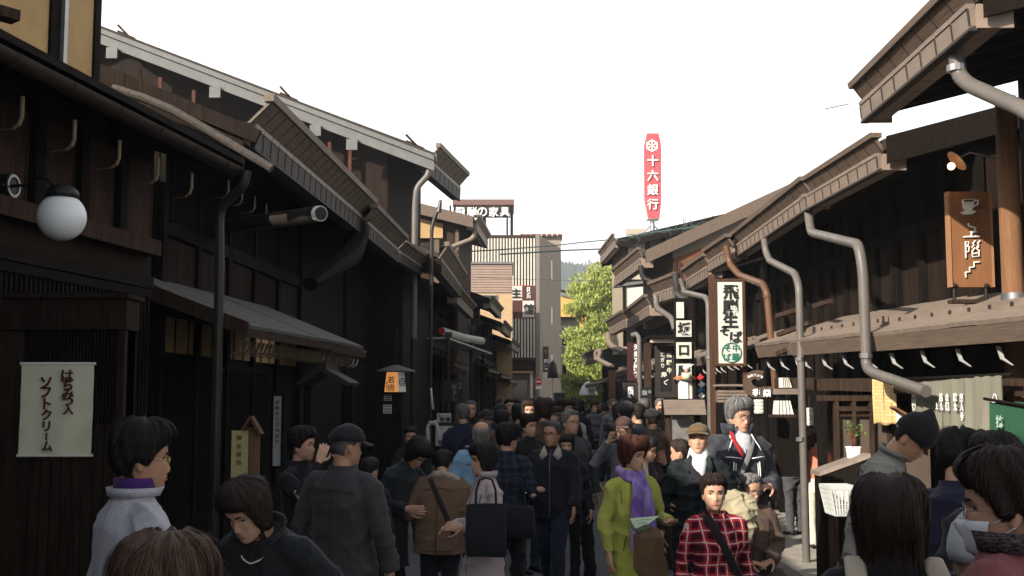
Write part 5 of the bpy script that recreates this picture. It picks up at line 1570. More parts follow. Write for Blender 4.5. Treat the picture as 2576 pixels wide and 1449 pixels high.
def strap(mat_, side=1, w=.022, z1=.95):
    def fn(root, r):
        W_, fy, g = r['W'], r['fy'], r['g']; mb = MB()
        for sgn in (-1, 1):
            P = []
            for i in range(15):
                t = i/14; x = side*(.085 - .245*t*min(1, g)); z = 1.435 - (1.435-z1)*t
                P.append(W_((x, fy(x, z, sgn, .010 if t else .0), z)))
            mb.tube(P, w*r['K'], 10, flat=.3, up=(0, 1, 0))
        r['part'](mb.mesh('strap', mat_, smooth=True), 'strap', mat_, r['jacket'])
    return fn
def wings(mat_, w=.075, low=1.33, x0=.028, top=1.475, sgn=-1):
    """two flat collar points lying on the chest"""
    def fn(root, r):
        W_, fy = r['W'], r['fy']; mb = MB()
        for sg in (-1, 1):
            P = [(x0*.9, low+.055), (x0+w*.62, low), (x0+w, low+.045), (.088, top-.03), (.070, top), (.050, top-.035)]
            f = [W_((sg*x, fy(x, z, sgn, .010), z)) for x, z in P]; b = [W_((sg*x, fy(x, z, sgn, .017), z)) for x, z in P]
            n = len(P); mb.add(f+b, [tuple(range(n)), tuple(range(2*n-1, n-1, -1))] + [(i, (i+1) % n, n+(i+1) % n, n+i) for i in range(n)])
        r['part'](mb.mesh('collar_point', mat_), 'collar_point', mat_, r['jacket'])
    return fn
def ruff(mat_):
    def fn(root, r):
        W_ = r['W']; mb = MB(); K = r['K']
        mb.tube([W_(q) for q in ((.15, .0, 1.395), (.10, .06, 1.44), (.04, .100, 1.465), (-.04, .105, 1.465), (-.11, .07, 1.44), (-.19, .03, 1.395), (-.245, .0, 1.30), (-.275, -.03, 1.19))], [v*K for v in (.022, .034, .038, .038, .038, .040, .036, .022)], 12, ends='round')
        me = remesh(mb, .008, 2); wrinkle(me, .010, 60, 3); r['part'](me, 'fleece_collar', mat_, r['jacket'])
    return fn
def turtleneck(mat_):
    def fn(root, r):
        W_, K = r['W'], r['K']; mb = MB()
        mb.loft([r['ring'](z, hw, hd, y) for z, hw, hd, y in ((1.36, .10, .09, .0), (1.42, .102, .095, .008), (1.45, .090, .084, .012), (1.495, .078, .076, .016), (1.52, .070, .068, .016), (1.525, .055, .055, .016))])
        P = [W_((0, -.115, 1.27)), W_((0, -.108, 1.33)), W_((0, -.095, 1.40)), W_((0, -.08, 1.44))]
        mb.tube(P, [v*K for v in (.020, .045, .06, .055)], 12, flat=.6, up=(0, 1, 0))
        r['part'](mb.mesh('turtleneck', mat_, smooth=True), 'turtleneck', mat_, root)
    return fn
def necklace(root, r):
    W_ = r['W']; mb = MB()
    for i in range(34):
        t = -pi/2 - 2.2 + 4.4*i/33
        mb.ball(W_((.082*cos(t), -.01 + .095*sin(t), 1.435 - .045*(1-abs(i-16.5)/16.5))), .0042*r['K'], 7, 5)
    r['part'](mb.mesh('necklace', M['white'], smooth=True), 'necklace', M['white'], root)
def bag(name, label, c, w_, h_, d_, m, yaw=0, handle=.2, cat='bag'):
    o = thing(name, label, cat, tuple(c))
    Rz = Matrix.Rotation(yaw, 3, 'Z'); c = Vector(c)
    mb = MB()
    rings = []
    for z, f, g in ((0, .80, .75), (.03, .97, 1.05), (.4, 1.0, 1.1), (.75, 1.0, .9), (.97, .97, .55), (1.0, .93, .45)):
        rings.append([c + Rz @ Vector((w_/2*f*math.copysign(abs(cos(t))**.35, cos(t)), d_/2*g*math.copysign(abs(sin(t))**.5, sin(t)), h_*z)) for t in [2*pi*k/28 for k in range(28)]])
    mb.loft(rings); me = mb.mesh('body', m, ORG[o.name], True); wrinkle(me, .006, 30, 8); link_mesh('body', me, o)
    for sg in (-1, 1):
        mb = MB(); mb.tube([c + Rz @ Vector((w_*.25*a, sg*d_*.2, h_ + z)) for a, z in ((-1, -.02), (-.95, handle*.5), (-.6, handle*.92), (0, handle), (.6, handle*.92), (.95, handle*.5), (1, -.02))], .010, 8, flat=.6)
        mb.build('handle', m, o, smooth=True)
    return o

# --- near left -----------------------------------------------------------
person('person', 'person in light grey fleece with purple collar and gold glasses, near left', 362, 1060, 4.1, yaw=R(128), head=(R(-14), R(2), 0), hair=('thick', 'h_black'), strands=900,
       skin='skin2', top=dict(m=cl('grey_fleece', (.40, .39, .42), (.32, .31, .34), .95, 40, .5), name='fleece', plain=1, collar=.03, g=1.10, s=1.12), build=1.04, collar=dict(m=cl('grey_fleece', (.4, .4, .4)), open=.35, h=.030, out=.15), vox=.006, wr=.019, glasses=M['gold'] if 'gold' in M else mat('gold_wire', (.6, .45, .2), (.5, .38, .16), .2, 9, metal=1),
       extra=[lambda root, r: r['part']((lambda mb: (mb.loft([r['ring'](z, .073, .069, .013) for z in (1.44, 1.50, 1.515)]), mb.mesh('shirt_collar', cl('purple', (.06, .02, .14))))[1])(MB()), 'shirt_collar', cl('purple', (.06, .02, .14)), root)])
person('person', 'person bowing in black coat with pearl necklace and short brown hair, lower left', 605, 1208, 4.4, yaw=R(-24), lean=R(32), head=(R(-6), R(-2), R(-6)), hair=('bob', 'h_dark'), strands=700, skin='skin',
       top=dict(m=cl('black_coat', (.014, .016, .017)), name='coat', g=1.15, s=1.15, collar=.01), collar=dict(m=cl('black_coat', (.02, .02, .02)), open=.75, h=.03, out=.25), build=1.1, vox=.0055, extra=[necklace], squint=.55, seed=4)
person('person', 'top of a brown-haired head closest to the camera at the bottom left', 420, 1356, 2.05, yaw=R(170), hair=('thick', 'h_brown'), strands=2200, face=False, top=dict(m=cl('dark_jumper', (.03, .025, .022)), name='jumper'), vox=.008, hands=False, seed=12)
person('person', 'person in black coat holding both hands to the face beside the left lattice', 762, 1076, 8.0, yaw=R(70), head=(R(5), 0, 0), hair=('thick', 'h_black'), strands=250, arms=dict(R='face', L=((.27, -.16, 1.24), (.10, -.24, 1.46), (-.4, -.2, .9), (-.6, .6, 0))), top=dict(m=cl('soft_black', (.013, .012, .014)), g=1.1), tophem=.62, vox=.007, seed=21)
person('person', 'person in dark grey-brown jacket and black cap with yellow patch, back turned', 876, 1066, 6.6, yaw=R(158), head=(R(-32), R(4), 0), hair=('short', 'h_salt'), strands=250, hat=dict(k='cap', m=cl('cap_black', (.016, .016, .018)), h=.05, patch=(R(35), mat('patch_yellow', (.55, .55, .10), (.45, .45, .08), .6, 8))),
       top=dict(m=cl('charcoal', (.048, .040, .042), (.034, .029, .031)), g=1.14, s=1.12), build=1.1, tophem=.74, skin='skin2', vox=.006, wr=.019, seed=22)
person('person', 'person in a black coat half hidden behind the grey-brown jacket', 930, 1150, 8.6, yaw=R(150), hair=('short', 'h_black'), top=dict(m=cl('soft_black', (.013, .012, .014))), vox=.010, face=False, seed=23)
person('person', 'child in a dark jacket with a white emblem standing by the stout rain pipe', 1033, 1074, 14, yaw=R(8), child=True, hair=('kid', 'h_black'), top=dict(m=cl('kid_navy', (.022, .024, .032))), vox=.0085, seed=24,
       extra=[lambda root, r: r['part']((lambda mb: (mb.box(tuple(r['W']((-.10, -.150, 1.18))), tuple(r['W']((.05, -.138, 1.25)))), mb.mesh('emblem', M['white']))[1])(MB()), 'emblem', M['white'], r['jacket'])])
person('person', 'person with long black hair bowing in a dark coat beside the tan suede jacket', 1062, 1108, 8.7, height=1.56, yaw=R(55), lean=R(20), head=(0, R(28), 0), hair=('bob', 'h_black'), strands=400, top=dict(m=cl('dark_coat2', (.020, .024, .026))), tophem=.55, arms=dict(L='bent', R='hold'), vox=.007, seed=25)
person('person', 'person in tan suede jacket with cream collar and dark crossed shoulder strap, back turned', 1115, 1132, 8.9, height=1.50, yaw=R(172), lean=R(9), head=(R(5), R(18), 0), hair=('short', 'h_black'), strands=350, face=False, top=dict(m=cl('suede', (.155, .093, .058), (.115, .068, .043), .95, 14), g=1.28, s=1.3), build=1.12, tophem=.76, wr=.012,
       extra=[ruff(cl('fleece_cream', (.36, .29, .22))), strap(cl('strap_dark', (.02, .016, .02)), 1, .022)], vox=.0065, arms=dict(L='bent', R='bent'), seed=26)
person('person', 'smiling person with black bob hair and pale pink coat carrying a tote', 1213, 1114, 7.75, height=1.50, yaw=R(-68), head=(R(-2), R(4), 0), hair=('bob', 'h_black'), strands=350, top=dict(m=cl('pale_pink', (.42, .34, .33), (.36, .29, .285)), name='coat', g=1.08), tophem=.56, flare=1.15, collar=dict(m=cl('pale_pink', (.5, .4, .4)), open=.5, h=.045, out=.15), arms=dict(L=((.24, .02, 1.10), (.17, -.24, 1.09), (-.5, -.8, .1)), R='bent'), smile=1, vox=.006, seed=27)
q = at(1222, 1400, 7.45); bag('tote_bag', 'large black tote bag hanging from the arm of the pale pink coat', q, .26, .33, .10, cl('tote', (.014, .014, .017)), R(6), .16)
person('person', 'bald person in light blue jacket and white hood, back turned', 1210, 1057, 9.8, yaw=R(185), hair=('balding', 'h_grey'), face=False, skin='skin2', top=dict(m=cl('sky_blue', (.20, .33, .46), (.17, .285, .40)), g=1.12, s=1.1), build=1.1, collar=dict(m=cl('hood_white', (.55, .53, .5)), open=.2, h=.07, out=.55, flop=.045), vox=.0065, seed=28)
person('person', 'person with thick black hair and dark checked jacket, back turned', 1278, 1066, 9.4, yaw=R(160), head=(R(-20), 0, 0), hair=('thick', 'h_black'), strands=350, face=False, top=dict(m=plaid('dark_check', (.02, .026, .045), (.012, .014, .02), (.05, .055, .07), .06)), vox=.0065, seed=29, arms=dict(R='bent'))
q = at(1296, 1352, 9.15); bag('shoulder_bag', 'black shoulder bag carried against the dark checked jacket', q, .30, .24, .12, cl('bag_black', (.012, .012, .016)), 0, .22)
person('person', 'person with glasses in navy jacket with beige collar walking toward the camera', 1388, 1058, 10.3, yaw=R(-14), head=(R(-14), R(2), 0), legs='walk', hair=('receding', 'h_salt'), strands=350, skin='skin2', top=dict(m=cl('navy_jacket', (.013, .0145, .021), (.009, .010, .015)), g=1.14, s=1.14, zip=M['metal']), bottom=dict(m=cl('denim_dark', (.018, .023, .040)), k=1.08), build=1.06, tophem=.78,
       extra=[wings(cl('beige_collar', (.36, .31, .25)), .085, 1.335)], glasses=M['black'], arms=dict(L='fwd', R='bent'), vox=.006, seed=30)
person('person', 'grey-haired person with glasses in grey-green jacket behind the navy jacket', 1436, 1031, 11.4, yaw=R(28), head=(R(6), 0, 0), hair=('receding', 'h_grey'), strands=250, top=dict(m=cl('grey_green', (.055, .058, .056)), g=1.15), build=1.08, glasses=M['metal'], arms=dict(L='down', R='down'), vox=.008, legs='walk', brow='brow_grey', seed=31)
person('person', 'short dark-haired person peering out between the navy jacket and the grey-green jacket', 1424, 1094, 11.0, yaw=R(0), hair=('bob', 'h_black'), top=dict(m=cl('dark_top', (.02, .016, .018))), vox=.008, seed=32)
# --- the group in front on the right ----------------------------------------
person('person', 'person in lime green coat and purple scarf holding a folded map', 1594, 1103, 7.8, height=1.52, yaw=R(26), head=(R(22), R(4), 0), hair=('curly', 'h_red'), strands=500, top=dict(m=cl('lime', (.36, .375, .075), (.29, .30, .055)), name='coat', g=.98, s=1.0), tophem=.60, flare=1.08, wr=.019, collar=dict(m=cl('lime', (.4, .4, .05)), open=.55, h=.04, out=.25), extra=[scarf(mat('cloth_purple_scarf', (.30, .22, .46), (.12, .06, .25), .9, 16, (1, 1, .3), .2, contrast=(.4, .6)))],
       arms=dict(R=((-.215, .03, 1.10), (-.225, -.03, .86), (0, -.12, -1), (1, 0, 0)), L=((.25, .0, 1.10), (.17, -.27, 1.10), (-.4, -.9, .0), (-.2, 0, 1))), vox=.0055, bottom=dict(m=cl('grey_trousers', (.06, .06, .07)), k=.82), seed=33)
q = at(1612, 1300, 7.45)
mp = thing('folded_map', 'folded pale green paper map held by the person in the lime coat', 'map', tuple(q))
mb = MB()
def fold(pts, th=.0015): mb.extrude([Vector(p) for p in pts], (0, 0, th))
P = lambda x, y, d=0: at(x, y, 7.45+d)
mb.extrude([P(1584, 1305), P(1660, 1298, -.05), P(1632, 1318, -.12), P(1598, 1330, -.08)], (0, -.002, .002)); mb.extrude([P(1582, 1308), P(1600, 1332, -.05), P(1616, 1353, .0), P(1588, 1330, .05)], (0, -.002, .001))
mb.extrude([P(1600, 1332, -.06), P(1634, 1320, -.10), P(1640, 1338, -.02), P(1616, 1352, .0)], (0, -.002, .002))
mb.build('sheet', mat('map_paper', (.48, .56, .42), (.36, .47, .30), .8, 30), mp)
mb = MB()
for x0, y0, x1, y1 in ((1600, 1309, 1640, 1306), (1605, 1316, 1630, 1313), (1610, 1335, 1630, 1330)): mb.tube([P(x0, y0, -.09), P(x1, y1, -.12)], .0015, 4)
mb.build('print', cl('map_green', (.1, .25, .12)), mp)
q = at(1640, 1420, 7.4); jk_ = thing('carried_jacket', 'tan brown jacket folded over the arm beside the purple scarf', 'jacket', tuple(q))
mb = MB(); mb.tube([at(1640, 1325, 7.42), at(1640, 1350, 7.40), at(1636, 1390, 7.42), at(1640, 1430, 7.45), at(1650, 1462, 7.45)], [.05, .085, .10, .115, .09], 14, flat=.55, up=(0, 1, 0)); mb.tube([at(1605, 1345, 7.45), at(1608, 1380, 7.45), at(1600, 1430, 7.47)], [.05, .06, .05], 12, flat=.6)
me = remesh(mb, .008, 3); wrinkle(me, .018, 34, 9, .3); me.transform(Matrix.Translation(-q)); finish(me, mat('cloth_tan_jacket', (.17, .105, .05), (.12, .075, .035), .8, 8, bump=.2)); link_mesh('fabric', me, jk_)
person('person', 'person with brown flat cap, white turtleneck and dark green checked shirt', 1757, 1067, 8.5, yaw=R(-6), head=(R(-8), R(-9), R(0)), hair=('short', 'h_black'), hat=dict(k='beret', m=cl('brown_cap', (.13, .085, .04)), h=.05), top=dict(m=plaid('green_check', (.012, .018, .017), (.008, .010, .012), (.026, .026, .04), .07), name='shirt', g=1.1, s=1.1), build=1.08, extra=[turtleneck(cl('white_knit', (.72, .72, .72))), wings(cl('dark_collar', (.02, .026, .026)), .05, 1.33, .06), strap(cl('strap_dark', (.02, .016, .02)), -1, .03)], vox=.0055, seed=34)
def piping(root, r):
    W_, fy = r['W'], r['fy']; mb = MB(); Q = lambda x, z, p=.006: W_((x, fy(x, z, -1, p), z))
    for sg in (-1, 1):
        mb.tube([Q(sg*.115, 1.02), Q(sg*.11, 1.1), Q(sg*.105, 1.18), Q(sg*.10, 1.25)], .0045, 6); mb.tube([Q(sg*.095, 1.05), Q(sg*.09, 1.15), Q(sg*.085, 1.24)], .003, 6)
        mb.tube([Q(sg*.155, 1.285), Q(sg*.12, 1.285), Q(sg*.08, 1.28), Q(sg*.04, 1.275)], .0045, 6)
        mb.tube([Q(sg*.13, 1.33), Q(sg*.11, 1.37, .012), Q(sg*.088, 1.41, .014), Q(sg*.075, 1.45, .014)], .0045, 6)
    r['part'](mb.mesh('piping', M['white'], smooth=True), 'piping', M['white'], r['jacket'])
    mb = MB(); mb.tube([Q(-.078, 1.47, .004), Q(-.078, 1.41, .012), Q(-.055, 1.35, .012), Q(-.03, 1.29, .010)], .016, 8, flat=.5, up=(0, 1, 0))
    m_ = cl('red_lining', (.34, .02, .03)); r['part'](mb.mesh('lapel_lining', m_, smooth=True), 'lapel_lining', m_, r['jacket'])
tall = person('person', 'tall grey-haired person with glasses, scarf and black jacket with white piping', 1860, 1003, 8.9, height=1.74, yaw=R(12), head=(R(14), R(4), 0), hair=('thick', 'h_grey'), strands=700, glasses=M['metal'], brow='brow_grey', top=dict(m=cl('slate_shell', (.035, .036, .044), (.026, .027, .034), .55), g=1.24, s=1.32), build=1.06, squint=.3, ground=.01,
       collar=dict(m=cl('slate_shell', (.04, .04, .05)), open=.55, h=.075, out=.25), extra=[piping, turtleneck(mat('cloth_grey_scarf', (.55, .53, .54), (.30, .29, .31), .9, 40)), strap(cl('grey_strap', (.16, .16, .165)), 1, .02)], vox=.0055, wr=.019, seed=35, arms=dict(L='bent', R='bent'))
q = at(1848, 1205, 8.55); cm_ = thing('black_camera', 'black camera hanging against the waist of the tall grey-haired person', 'camera', tuple(q))
mb = MB(); mb.box((q.x-.06, q.y-.03, q.z-.04), (q.x+.06, q.y+.03, q.z+.035)); mb.box((q.x-.025, q.y-.025, q.z+.037), (q.x+.025, q.y+.02, q.z+.06)); mb.build('body', M['black'], cm_)
mb = MB(); mb.tube([(q.x, q.y-.032, q.z-.005), (q.x, q.y-.09, q.z-.01)], [.032, .029], 16); mb.build('lens', M['glass'], cm_)
person('person', 'child in red plaid shirt with dark diagonal strap, standing front right', 1795, 1194, 6.95, yaw=R(4), child=True, head=(R(-6), R(-2), 0), hair=('kid', 'h_dark'), strands=500, top=dict(m=plaid('red_plaid', (.42, .022, .035), (.040, .006, .012), (.62, .52, .48), .064, .5, .10), name='shirt', g=1.16, s=1.12, collar=.0), tophem=.70, flare=1.1, extra=[wings(plaid('red_plaid', (0, 0, 0), (0, 0, 0), (0, 0, 0)), .055, 1.37, .02), strap(cl('strap_brown', (.022, .014, .014)), -1, .034)], smile=.8, vox=.0055, wr=.019, seed=36)
seatp = person('person', 'seated grey-haired person with glasses in brown windbreaker and brown trousers', 1890, 1190, 8.6, height=1.62, yaw=R(12), head=(R(14), R(6), 0), hair=('receding', 'h_grey'), strands=400, glasses=M['metal'], brow='brow_grey', legs='sit', seat=.45, lean=R(8), top=dict(m=cl('brown_shell', (.115, .075, .055), (.088, .057, .042), .6), g=1.16, s=1.15), bottom=dict(m=cl('brown_trousers', (.062, .046, .037)), k=1.1), build=1.1, arms=dict(L='lap', R='lap'), vox=.0055, wr=.019, skin='skin', seed=37)
q = at(1838, 1262, 8.0); kb = thing('khaki_jacket', 'rolled khaki quilted jacket held beside the red plaid child', 'jacket', tuple(q))
mb = MB(); P_ = [at(1818, 1262, 8.1), at(1845, 1264, 8.05), at(1868, 1290, 8.0), at(1880, 1325, 8.0), at(1872, 1352, 8.0)]
mb.tube(P_, [.07, .085, .085, .075, .05], 14, ends='round'); mb.tube([at(1868, 1262, 8.05), at(1888, 1268, 8.0), at(1893, 1300, 8.0)], [.05, .055, .03], 12, ends='round')
me = remesh(mb, .007, 3); wrinkle(me, .022, 40, 2); me.transform(Matrix.Translation(-q)); finish(me, cl('khaki', (.36, .31, .20))); link_mesh('fabric', me, kb)
s0 = seatp[1]['loc']; bn_ = thing('wooden_bench', 'low wooden bench under the seated person in brown', 'bench', (s0.x, s0.y+.05, 0))
mb = MB()
for i in range(3): mb.box((s0.x-.55, s0.y-.18+.15*i, .36), (s0.x+.6, s0.y-.04+.15*i, .40))
mb.build('seat', M['board'], bn_)
for sx in (-.48, .5):
    mb = MB(); mb.box((s0.x+sx-.03, s0.y-.15, .01), (s0.x+sx+.03, s0.y+.24, .358)); mb.build('leg', M['dark'], bn_)
a, b = at(1862, 1392, 8.15), at(1884, 1470, 8.0)
st = thing('walking_stick', 'thin pale walking stick leaning beside the seated person', 'walking stick', (b.x, b.y, 0)); mb = MB(); mb.tube([a, b, b + (b-a)*.9], .010, 8); mb.build('shaft', M['metal'], st); mb = MB(); mb.tube([a + Vector((-.05, 0, .0)), a + Vector((-.02, 0, .015)), a], .013, 8); mb.build('grip', M['black'], st)
person('person', 'person in brown cap and grey sleeves raising a camera to the face', 1568, 1048, 11.2, yaw=R(-12), head=(R(-16), 0, 0), hair=('short', 'h_black'), hat=dict(k='cap', m=cl('maroon_cap', (.075, .038, .033)), h=.05), arms=dict(R=((-.30, -.14, 1.22), (-.13, -.20, 1.46), (.4, -.2, .9), (.6, .6, 0)), L=((.27, -.18, 1.22), (.06, -.23, 1.46), (-.4, -.15, .9), (-.6, .6, 0))), top=dict(m=cl('mid_grey', (.13, .135, .145)), s=1.15), vox=.0065, seed=38)
q = at(1533, 1076, 10.9); cm_ = thing('small_camera', 'small dark camera held in front of the brown cap', 'camera', tuple(q))
mb = MB(); mb.box((q.x-.06, q.y-.02, q.z-.035), (q.x+.06, q.y+.025, q.z+.035)); mb.build('body', M['black'], cm_); mb = MB(); mb.tube([(q.x-.01, q.y-.022, q.z), (q.x-.012, q.y-.07, q.z)], .026, 12); mb.build('lens', M['glass'], cm_)
person('person', 'dark-haired person in cream jacket behind the lime green coat', 1630, 1098, 9.6, yaw=R(60), head=(R(10), R(10), 0), hair=('thick', 'h_black'), top=dict(m=cl('cream', (.50, .43, .33), (.42, .36, .27)), g=1.1), arms=dict(L='hold', R='bent'), vox=.007, seed=39)
person('person', 'person in olive brown coat and black cap, back turned, behind the raised camera', 1640, 1028, 13.2, yaw=R(188), hair=('short', 'h_dark'), face=False, hat=dict(k='cap', m=cl('cap_black', (.016, .016, .018)), h=.045), top=dict(m=cl('olive_brown', (.075, .052, .037)), g=1.16, s=1.12), build=1.08, vox=.009, seed=40)
person('person', 'dark-haired person raising a hand to take a picture beside the flat cap', 1708, 1104, 9.6, yaw=R(-115), head=(0, R(4), 0), hair=('short', 'h_dark'), face=True, arms=dict(R='face', L=((.27, -.2, 1.28), (.12, -.28, 1.47), (-.3, -.2, .9))), top=dict(m=cl('dark_top', (.02, .016, .018))), vox=.008, seed=41)
person('person', 'person in charcoal trouser suit with pale shoulder strap, back turned, beside grey pole', 1992, 1062, 14.3, yaw=R(-160), head=(R(10), R(6), 0), hair=('bob', 'h_red'), face=False, top=dict(m=cl('charcoal_suit', (.065, .067, .072)), g=1.05), bottom=dict(m=cl('charcoal_trousers', (.062, .062, .068)), k=1.08), ground=.10, arms=dict(L='hold', R='hold'), tophem=.86, vox=.008, extra=[strap(cl('cream', (.5, .4, .3)), -1, .014)], seed=42)
person('person', 'person in coral top and cream trousers partly behind the grey pole', 2046, 1092, 13.2, height=1.58, yaw=R(170), lean=R(10), head=(R(20), R(30), 0), hair=('bob', 'h_red'), face=False, top=dict(m=cl('coral', (.58, .20, .13), (.48, .16, .10))), bottom=dict(m=cl('cream_trousers', (.62, .55, .44)), k=.95), ground=.10, tophem=.88, arms=dict(L='hold', R='hold'), vox=.008, seed=43)
# --- near right ---------------------------------------------------------------
person('person', 'person in grey shirt and pointed black knit cap stooping over the stall', 2318, 1050, 6.5, yaw=R(62), lean=R(14), hunch=R(12), head=(R(2), R(16), 0), hair=('short', 'h_black'), hat=dict(k='beanie', m=cl('knit_black', (.012, .011, .012))), skin='skin2', top=dict(m=cl('grey_shirt', (.215, .205, .18), (.17, .162, .143)), name='shirt', g=1.08, s=1.1), build=1.02, collar=dict(m=cl('grey_shirt', (.2, .2, .2)), open=.7, h=.03, out=.2), arms=dict(L='bent', R='bent'), vox=.006, wr=.018, squint=.5, seed=44)
person('person', 'person in navy jumper with messy black hair, back turned, right of the knit cap', 2412, 1082, 5.2, height=1.66, yaw=R(150), lean=R(8), head=(R(0), R(14), 0), hair=('thick', 'h_black'), strands=700, face=False, top=dict(m=cl('navy_jumper', (.017, .018, .040)), name='jumper', g=1.12, s=1.12), build=1.08, vox=.007, seed=45)
person('person', 'spiky black hair of a person behind the navy jumper at the right edge', 2498, 1092, 4.6, yaw=R(190), hair=('thick', 'h_black'), strands=700, face=False, top=dict(m=cl('dark_top', (.02, .016, .018))), vox=.009, seed=46)
lhp = person('person', 'person with long straight dark brown hair, black top and beige rucksack strap, back turned', 2238, 1210, 3.1, yaw=R(172), head=(R(-10), R(6), 0), hair=('long', 'h_dark'), strands=2600, face=False, top=dict(m=cl('black_top', (.010, .010, .014)), name='top'), vox=.008, build=.98, neck=.055, seed=47)
rm = person('person', 'person in white mask, glasses and brick red jacket with beige strap, near right edge', 2520, 1136, 2.72, yaw=R(-132), head=(R(24), R(2), 0), hair=('thick', 'h_dark'), strands=2400, skin='skin', top=dict(m=cl('brick_red', (.185, .052, .052), (.15, .04, .042)), g=1.14, s=1.15), build=1.08, neck=.035, collar=dict(m=mat('cloth_knit_collar', (.10, .075, .08), (.012, .01, .012), .95, 90, (1, 1, 3), .4, contrast=(.45, .55)), open=.25, h=.045, out=.18), glasses=M['metal'], vox=.0055, face=True, seed=48)
def mask(root, r):
    TH = r['TH']; mb = MB(); n = 20; rr = []
    for z, o_ in ((.004, .004), (.02, .010), (.045, .013), (.07, .016), (.086, .017), (.094, .008)):
        rr.append([TH(head_pt(-1.15+2.3*k/n, z, o_, 1.0, z > .06)) for k in range(n+1)])
    vs = [q for a in rr for q in a]; m_ = n+1
    mb.add(vs, [(j*m_+i, j*m_+i+1, (j+1)*m_+i+1, (j+1)*m_+i) for j in range(len(rr)-1) for i in range(n)])
    for sg in (-1, 1):
        for z in (.015, .088): mb.tube([TH(head_pt(sg*1.13, z, .008, 1, False)), TH(head_pt(sg*1.35, (z+.10)/2, .008, 1, False)), TH(Vector((sg*.080, .012, .118 if z > .05 else .080)))], .0013, 5)
    r['part'](mb.mesh('face_mask', cl('mask_white', (.60, .63, .66)), smooth=True), 'face_mask', cl('mask_white', (.6, .6, .6)), root)
mask(*rm)
def shoulder_straps(root, r, m_, sides=(-1, 1), w=.03):
    W_, g = r['W'], r['g']
    for sg in sides:
        mb = MB(); x = sg*.115
        mb.tube([W_((x, -.12*g, 1.15)), W_((x, -.125*g, 1.30)), W_((x*.95, -.07*g, 1.425)), W_((x*.9, .02, 1.447)), W_((x*.95, .09*g, 1.41)), W_((x, .145*g, 1.28)), W_((x, .148*g, 1.10))], w*r['K'], 8, flat=.25)
        r['part'](mb.mesh('bag_strap', m_, smooth=True), 'bag_strap', m_, r['jacket'])
shoulder_straps(*rm, cl('beige_strap', (.33, .25, .14)), (-1,), .036)
shoulder_straps(*lhp, cl('pale_strap', (.42, .36, .27)), (-1, 1), .030)
person('person', 'person in purple plaid shirt and pale grey hood beside the red jacket', 2462, 1322, 3.45, height=1.3, yaw=R(150), child=True, hair=None, face=False, top=dict(m=plaid('purple_plaid', (.05, .02, .045), (.02, .01, .025), (.22, .20, .22), .075, .5, .05), g=1.1, s=1.1), hat=dict(k='beanie', m=cl('grey_hood', (.36, .38, .40))), vox=.008, seed=49)

# ================================================================ THE CROWD
cols = dict(black=(.014, .013, .014), navy=(.017, .020, .036), brown=(.085, .055, .04), grey=(.12, .12, .125), white=(.42, .40, .37), red=(.26, .035, .035), blue=(.05, .14, .26), tan=(.26, .19, .12), pink=(.36, .18, .18), olive=(.07, .07, .042))
protos = []
specs = [('short', 'h_black', 'short black hair'), ('bob', 'h_black', 'a black bob'), ('thick', 'h_dark', 'thick brown hair'), ('curly', 'h_dark', 'brown curls'), ('receding', 'h_salt', 'grey hair'), ('long', 'h_dark', 'long dark hair'), ('thick', 'h_black', 'full black hair'), ('cap', 'h_black', 'a cap')]
for i, (st_, hm, nm_) in enumerate(specs):
    hat = dict(k='cap', m=cl('cap_dark', (.03, .028, .03)), h=.045) if st_ == 'cap' else None
    o, r = person('person', 'crowd', 1400, 1010, 30, height=1.65, hair=('short' if hat else st_, hm), hat=hat, vox=.0095, seed=60+i, legs='walk' if i % 2 else 'stand', arms=dict(L='bent') if i % 3 == 0 else None)
    protos.append([o, nm_, False])
rc = random.Random(8)
def place_crowd(o, x, Y, h, yaw, cname):
    p = at(x, 998, Y); k = h/1.65
    o.location = (p.x, Y, .004); o.scale = (k, k, k); o.rotation_euler = (0, 0, yaw)
    for ch in o.children:
        if ch.name.startswith('jacket'):
            ch.material_slots[0].link = 'OBJECT'; ch.material_slots[0].material = cl('crowd_' + cname, cols[cname])
        if ch.name.startswith('trousers') and rc.random() < .4:
            ch.material_slots[0].link = 'OBJECT'; ch.material_slots[0].material = cl('crowd_denim', (.03, .04, .07))
used = set(); spots = []
rows_ = [(12.4, [1335, 1572]), (13.5, [1160, 1255, 1365]), (15, [1215, 1300, 1335, 1405, 1600]), (17, [1180, 1265, 1350, 1395, 1420, 1562, 1690]), (19.5, [1235, 1290, 1330, 1375, 1435, 1445, 1575, 1615, 1655]),
         (22.5, [1255, 1312, 1360, 1402, 1440, 1545, 1570, 1630]), (26, [1270, 1300, 1340, 1385, 1425, 1465, 1500, 1535, 1580, 1605]), (31, [1285, 1318, 1352, 1378, 1410, 1440, 1478, 1512, 1545, 1570]), (37, [1290, 1325, 1365, 1395, 1428, 1462, 1492, 1520]), (44, [1310, 1345, 1380, 1408, 1442, 1470]), (52, [1355, 1400, 1430, 1455])]
def pos_word(x, Y):
    d = 'mid crowd' if Y < 16 else ('deep in crowd' if Y < 24 else ('far down street' if Y < 36 else 'at street end'))
    s_ = 'by left shopfronts' if x < 1300 else ('left of centre' if x < 1370 else ('in the centre' if x < 1450 else ('right of centre' if x < 1540 else 'by right shopfronts')))
    return d + ' ' + s_
cn = list(cols); wts = [12, 7, 5, 3, 1.2, .8, .8, 1.2, .6, 3]
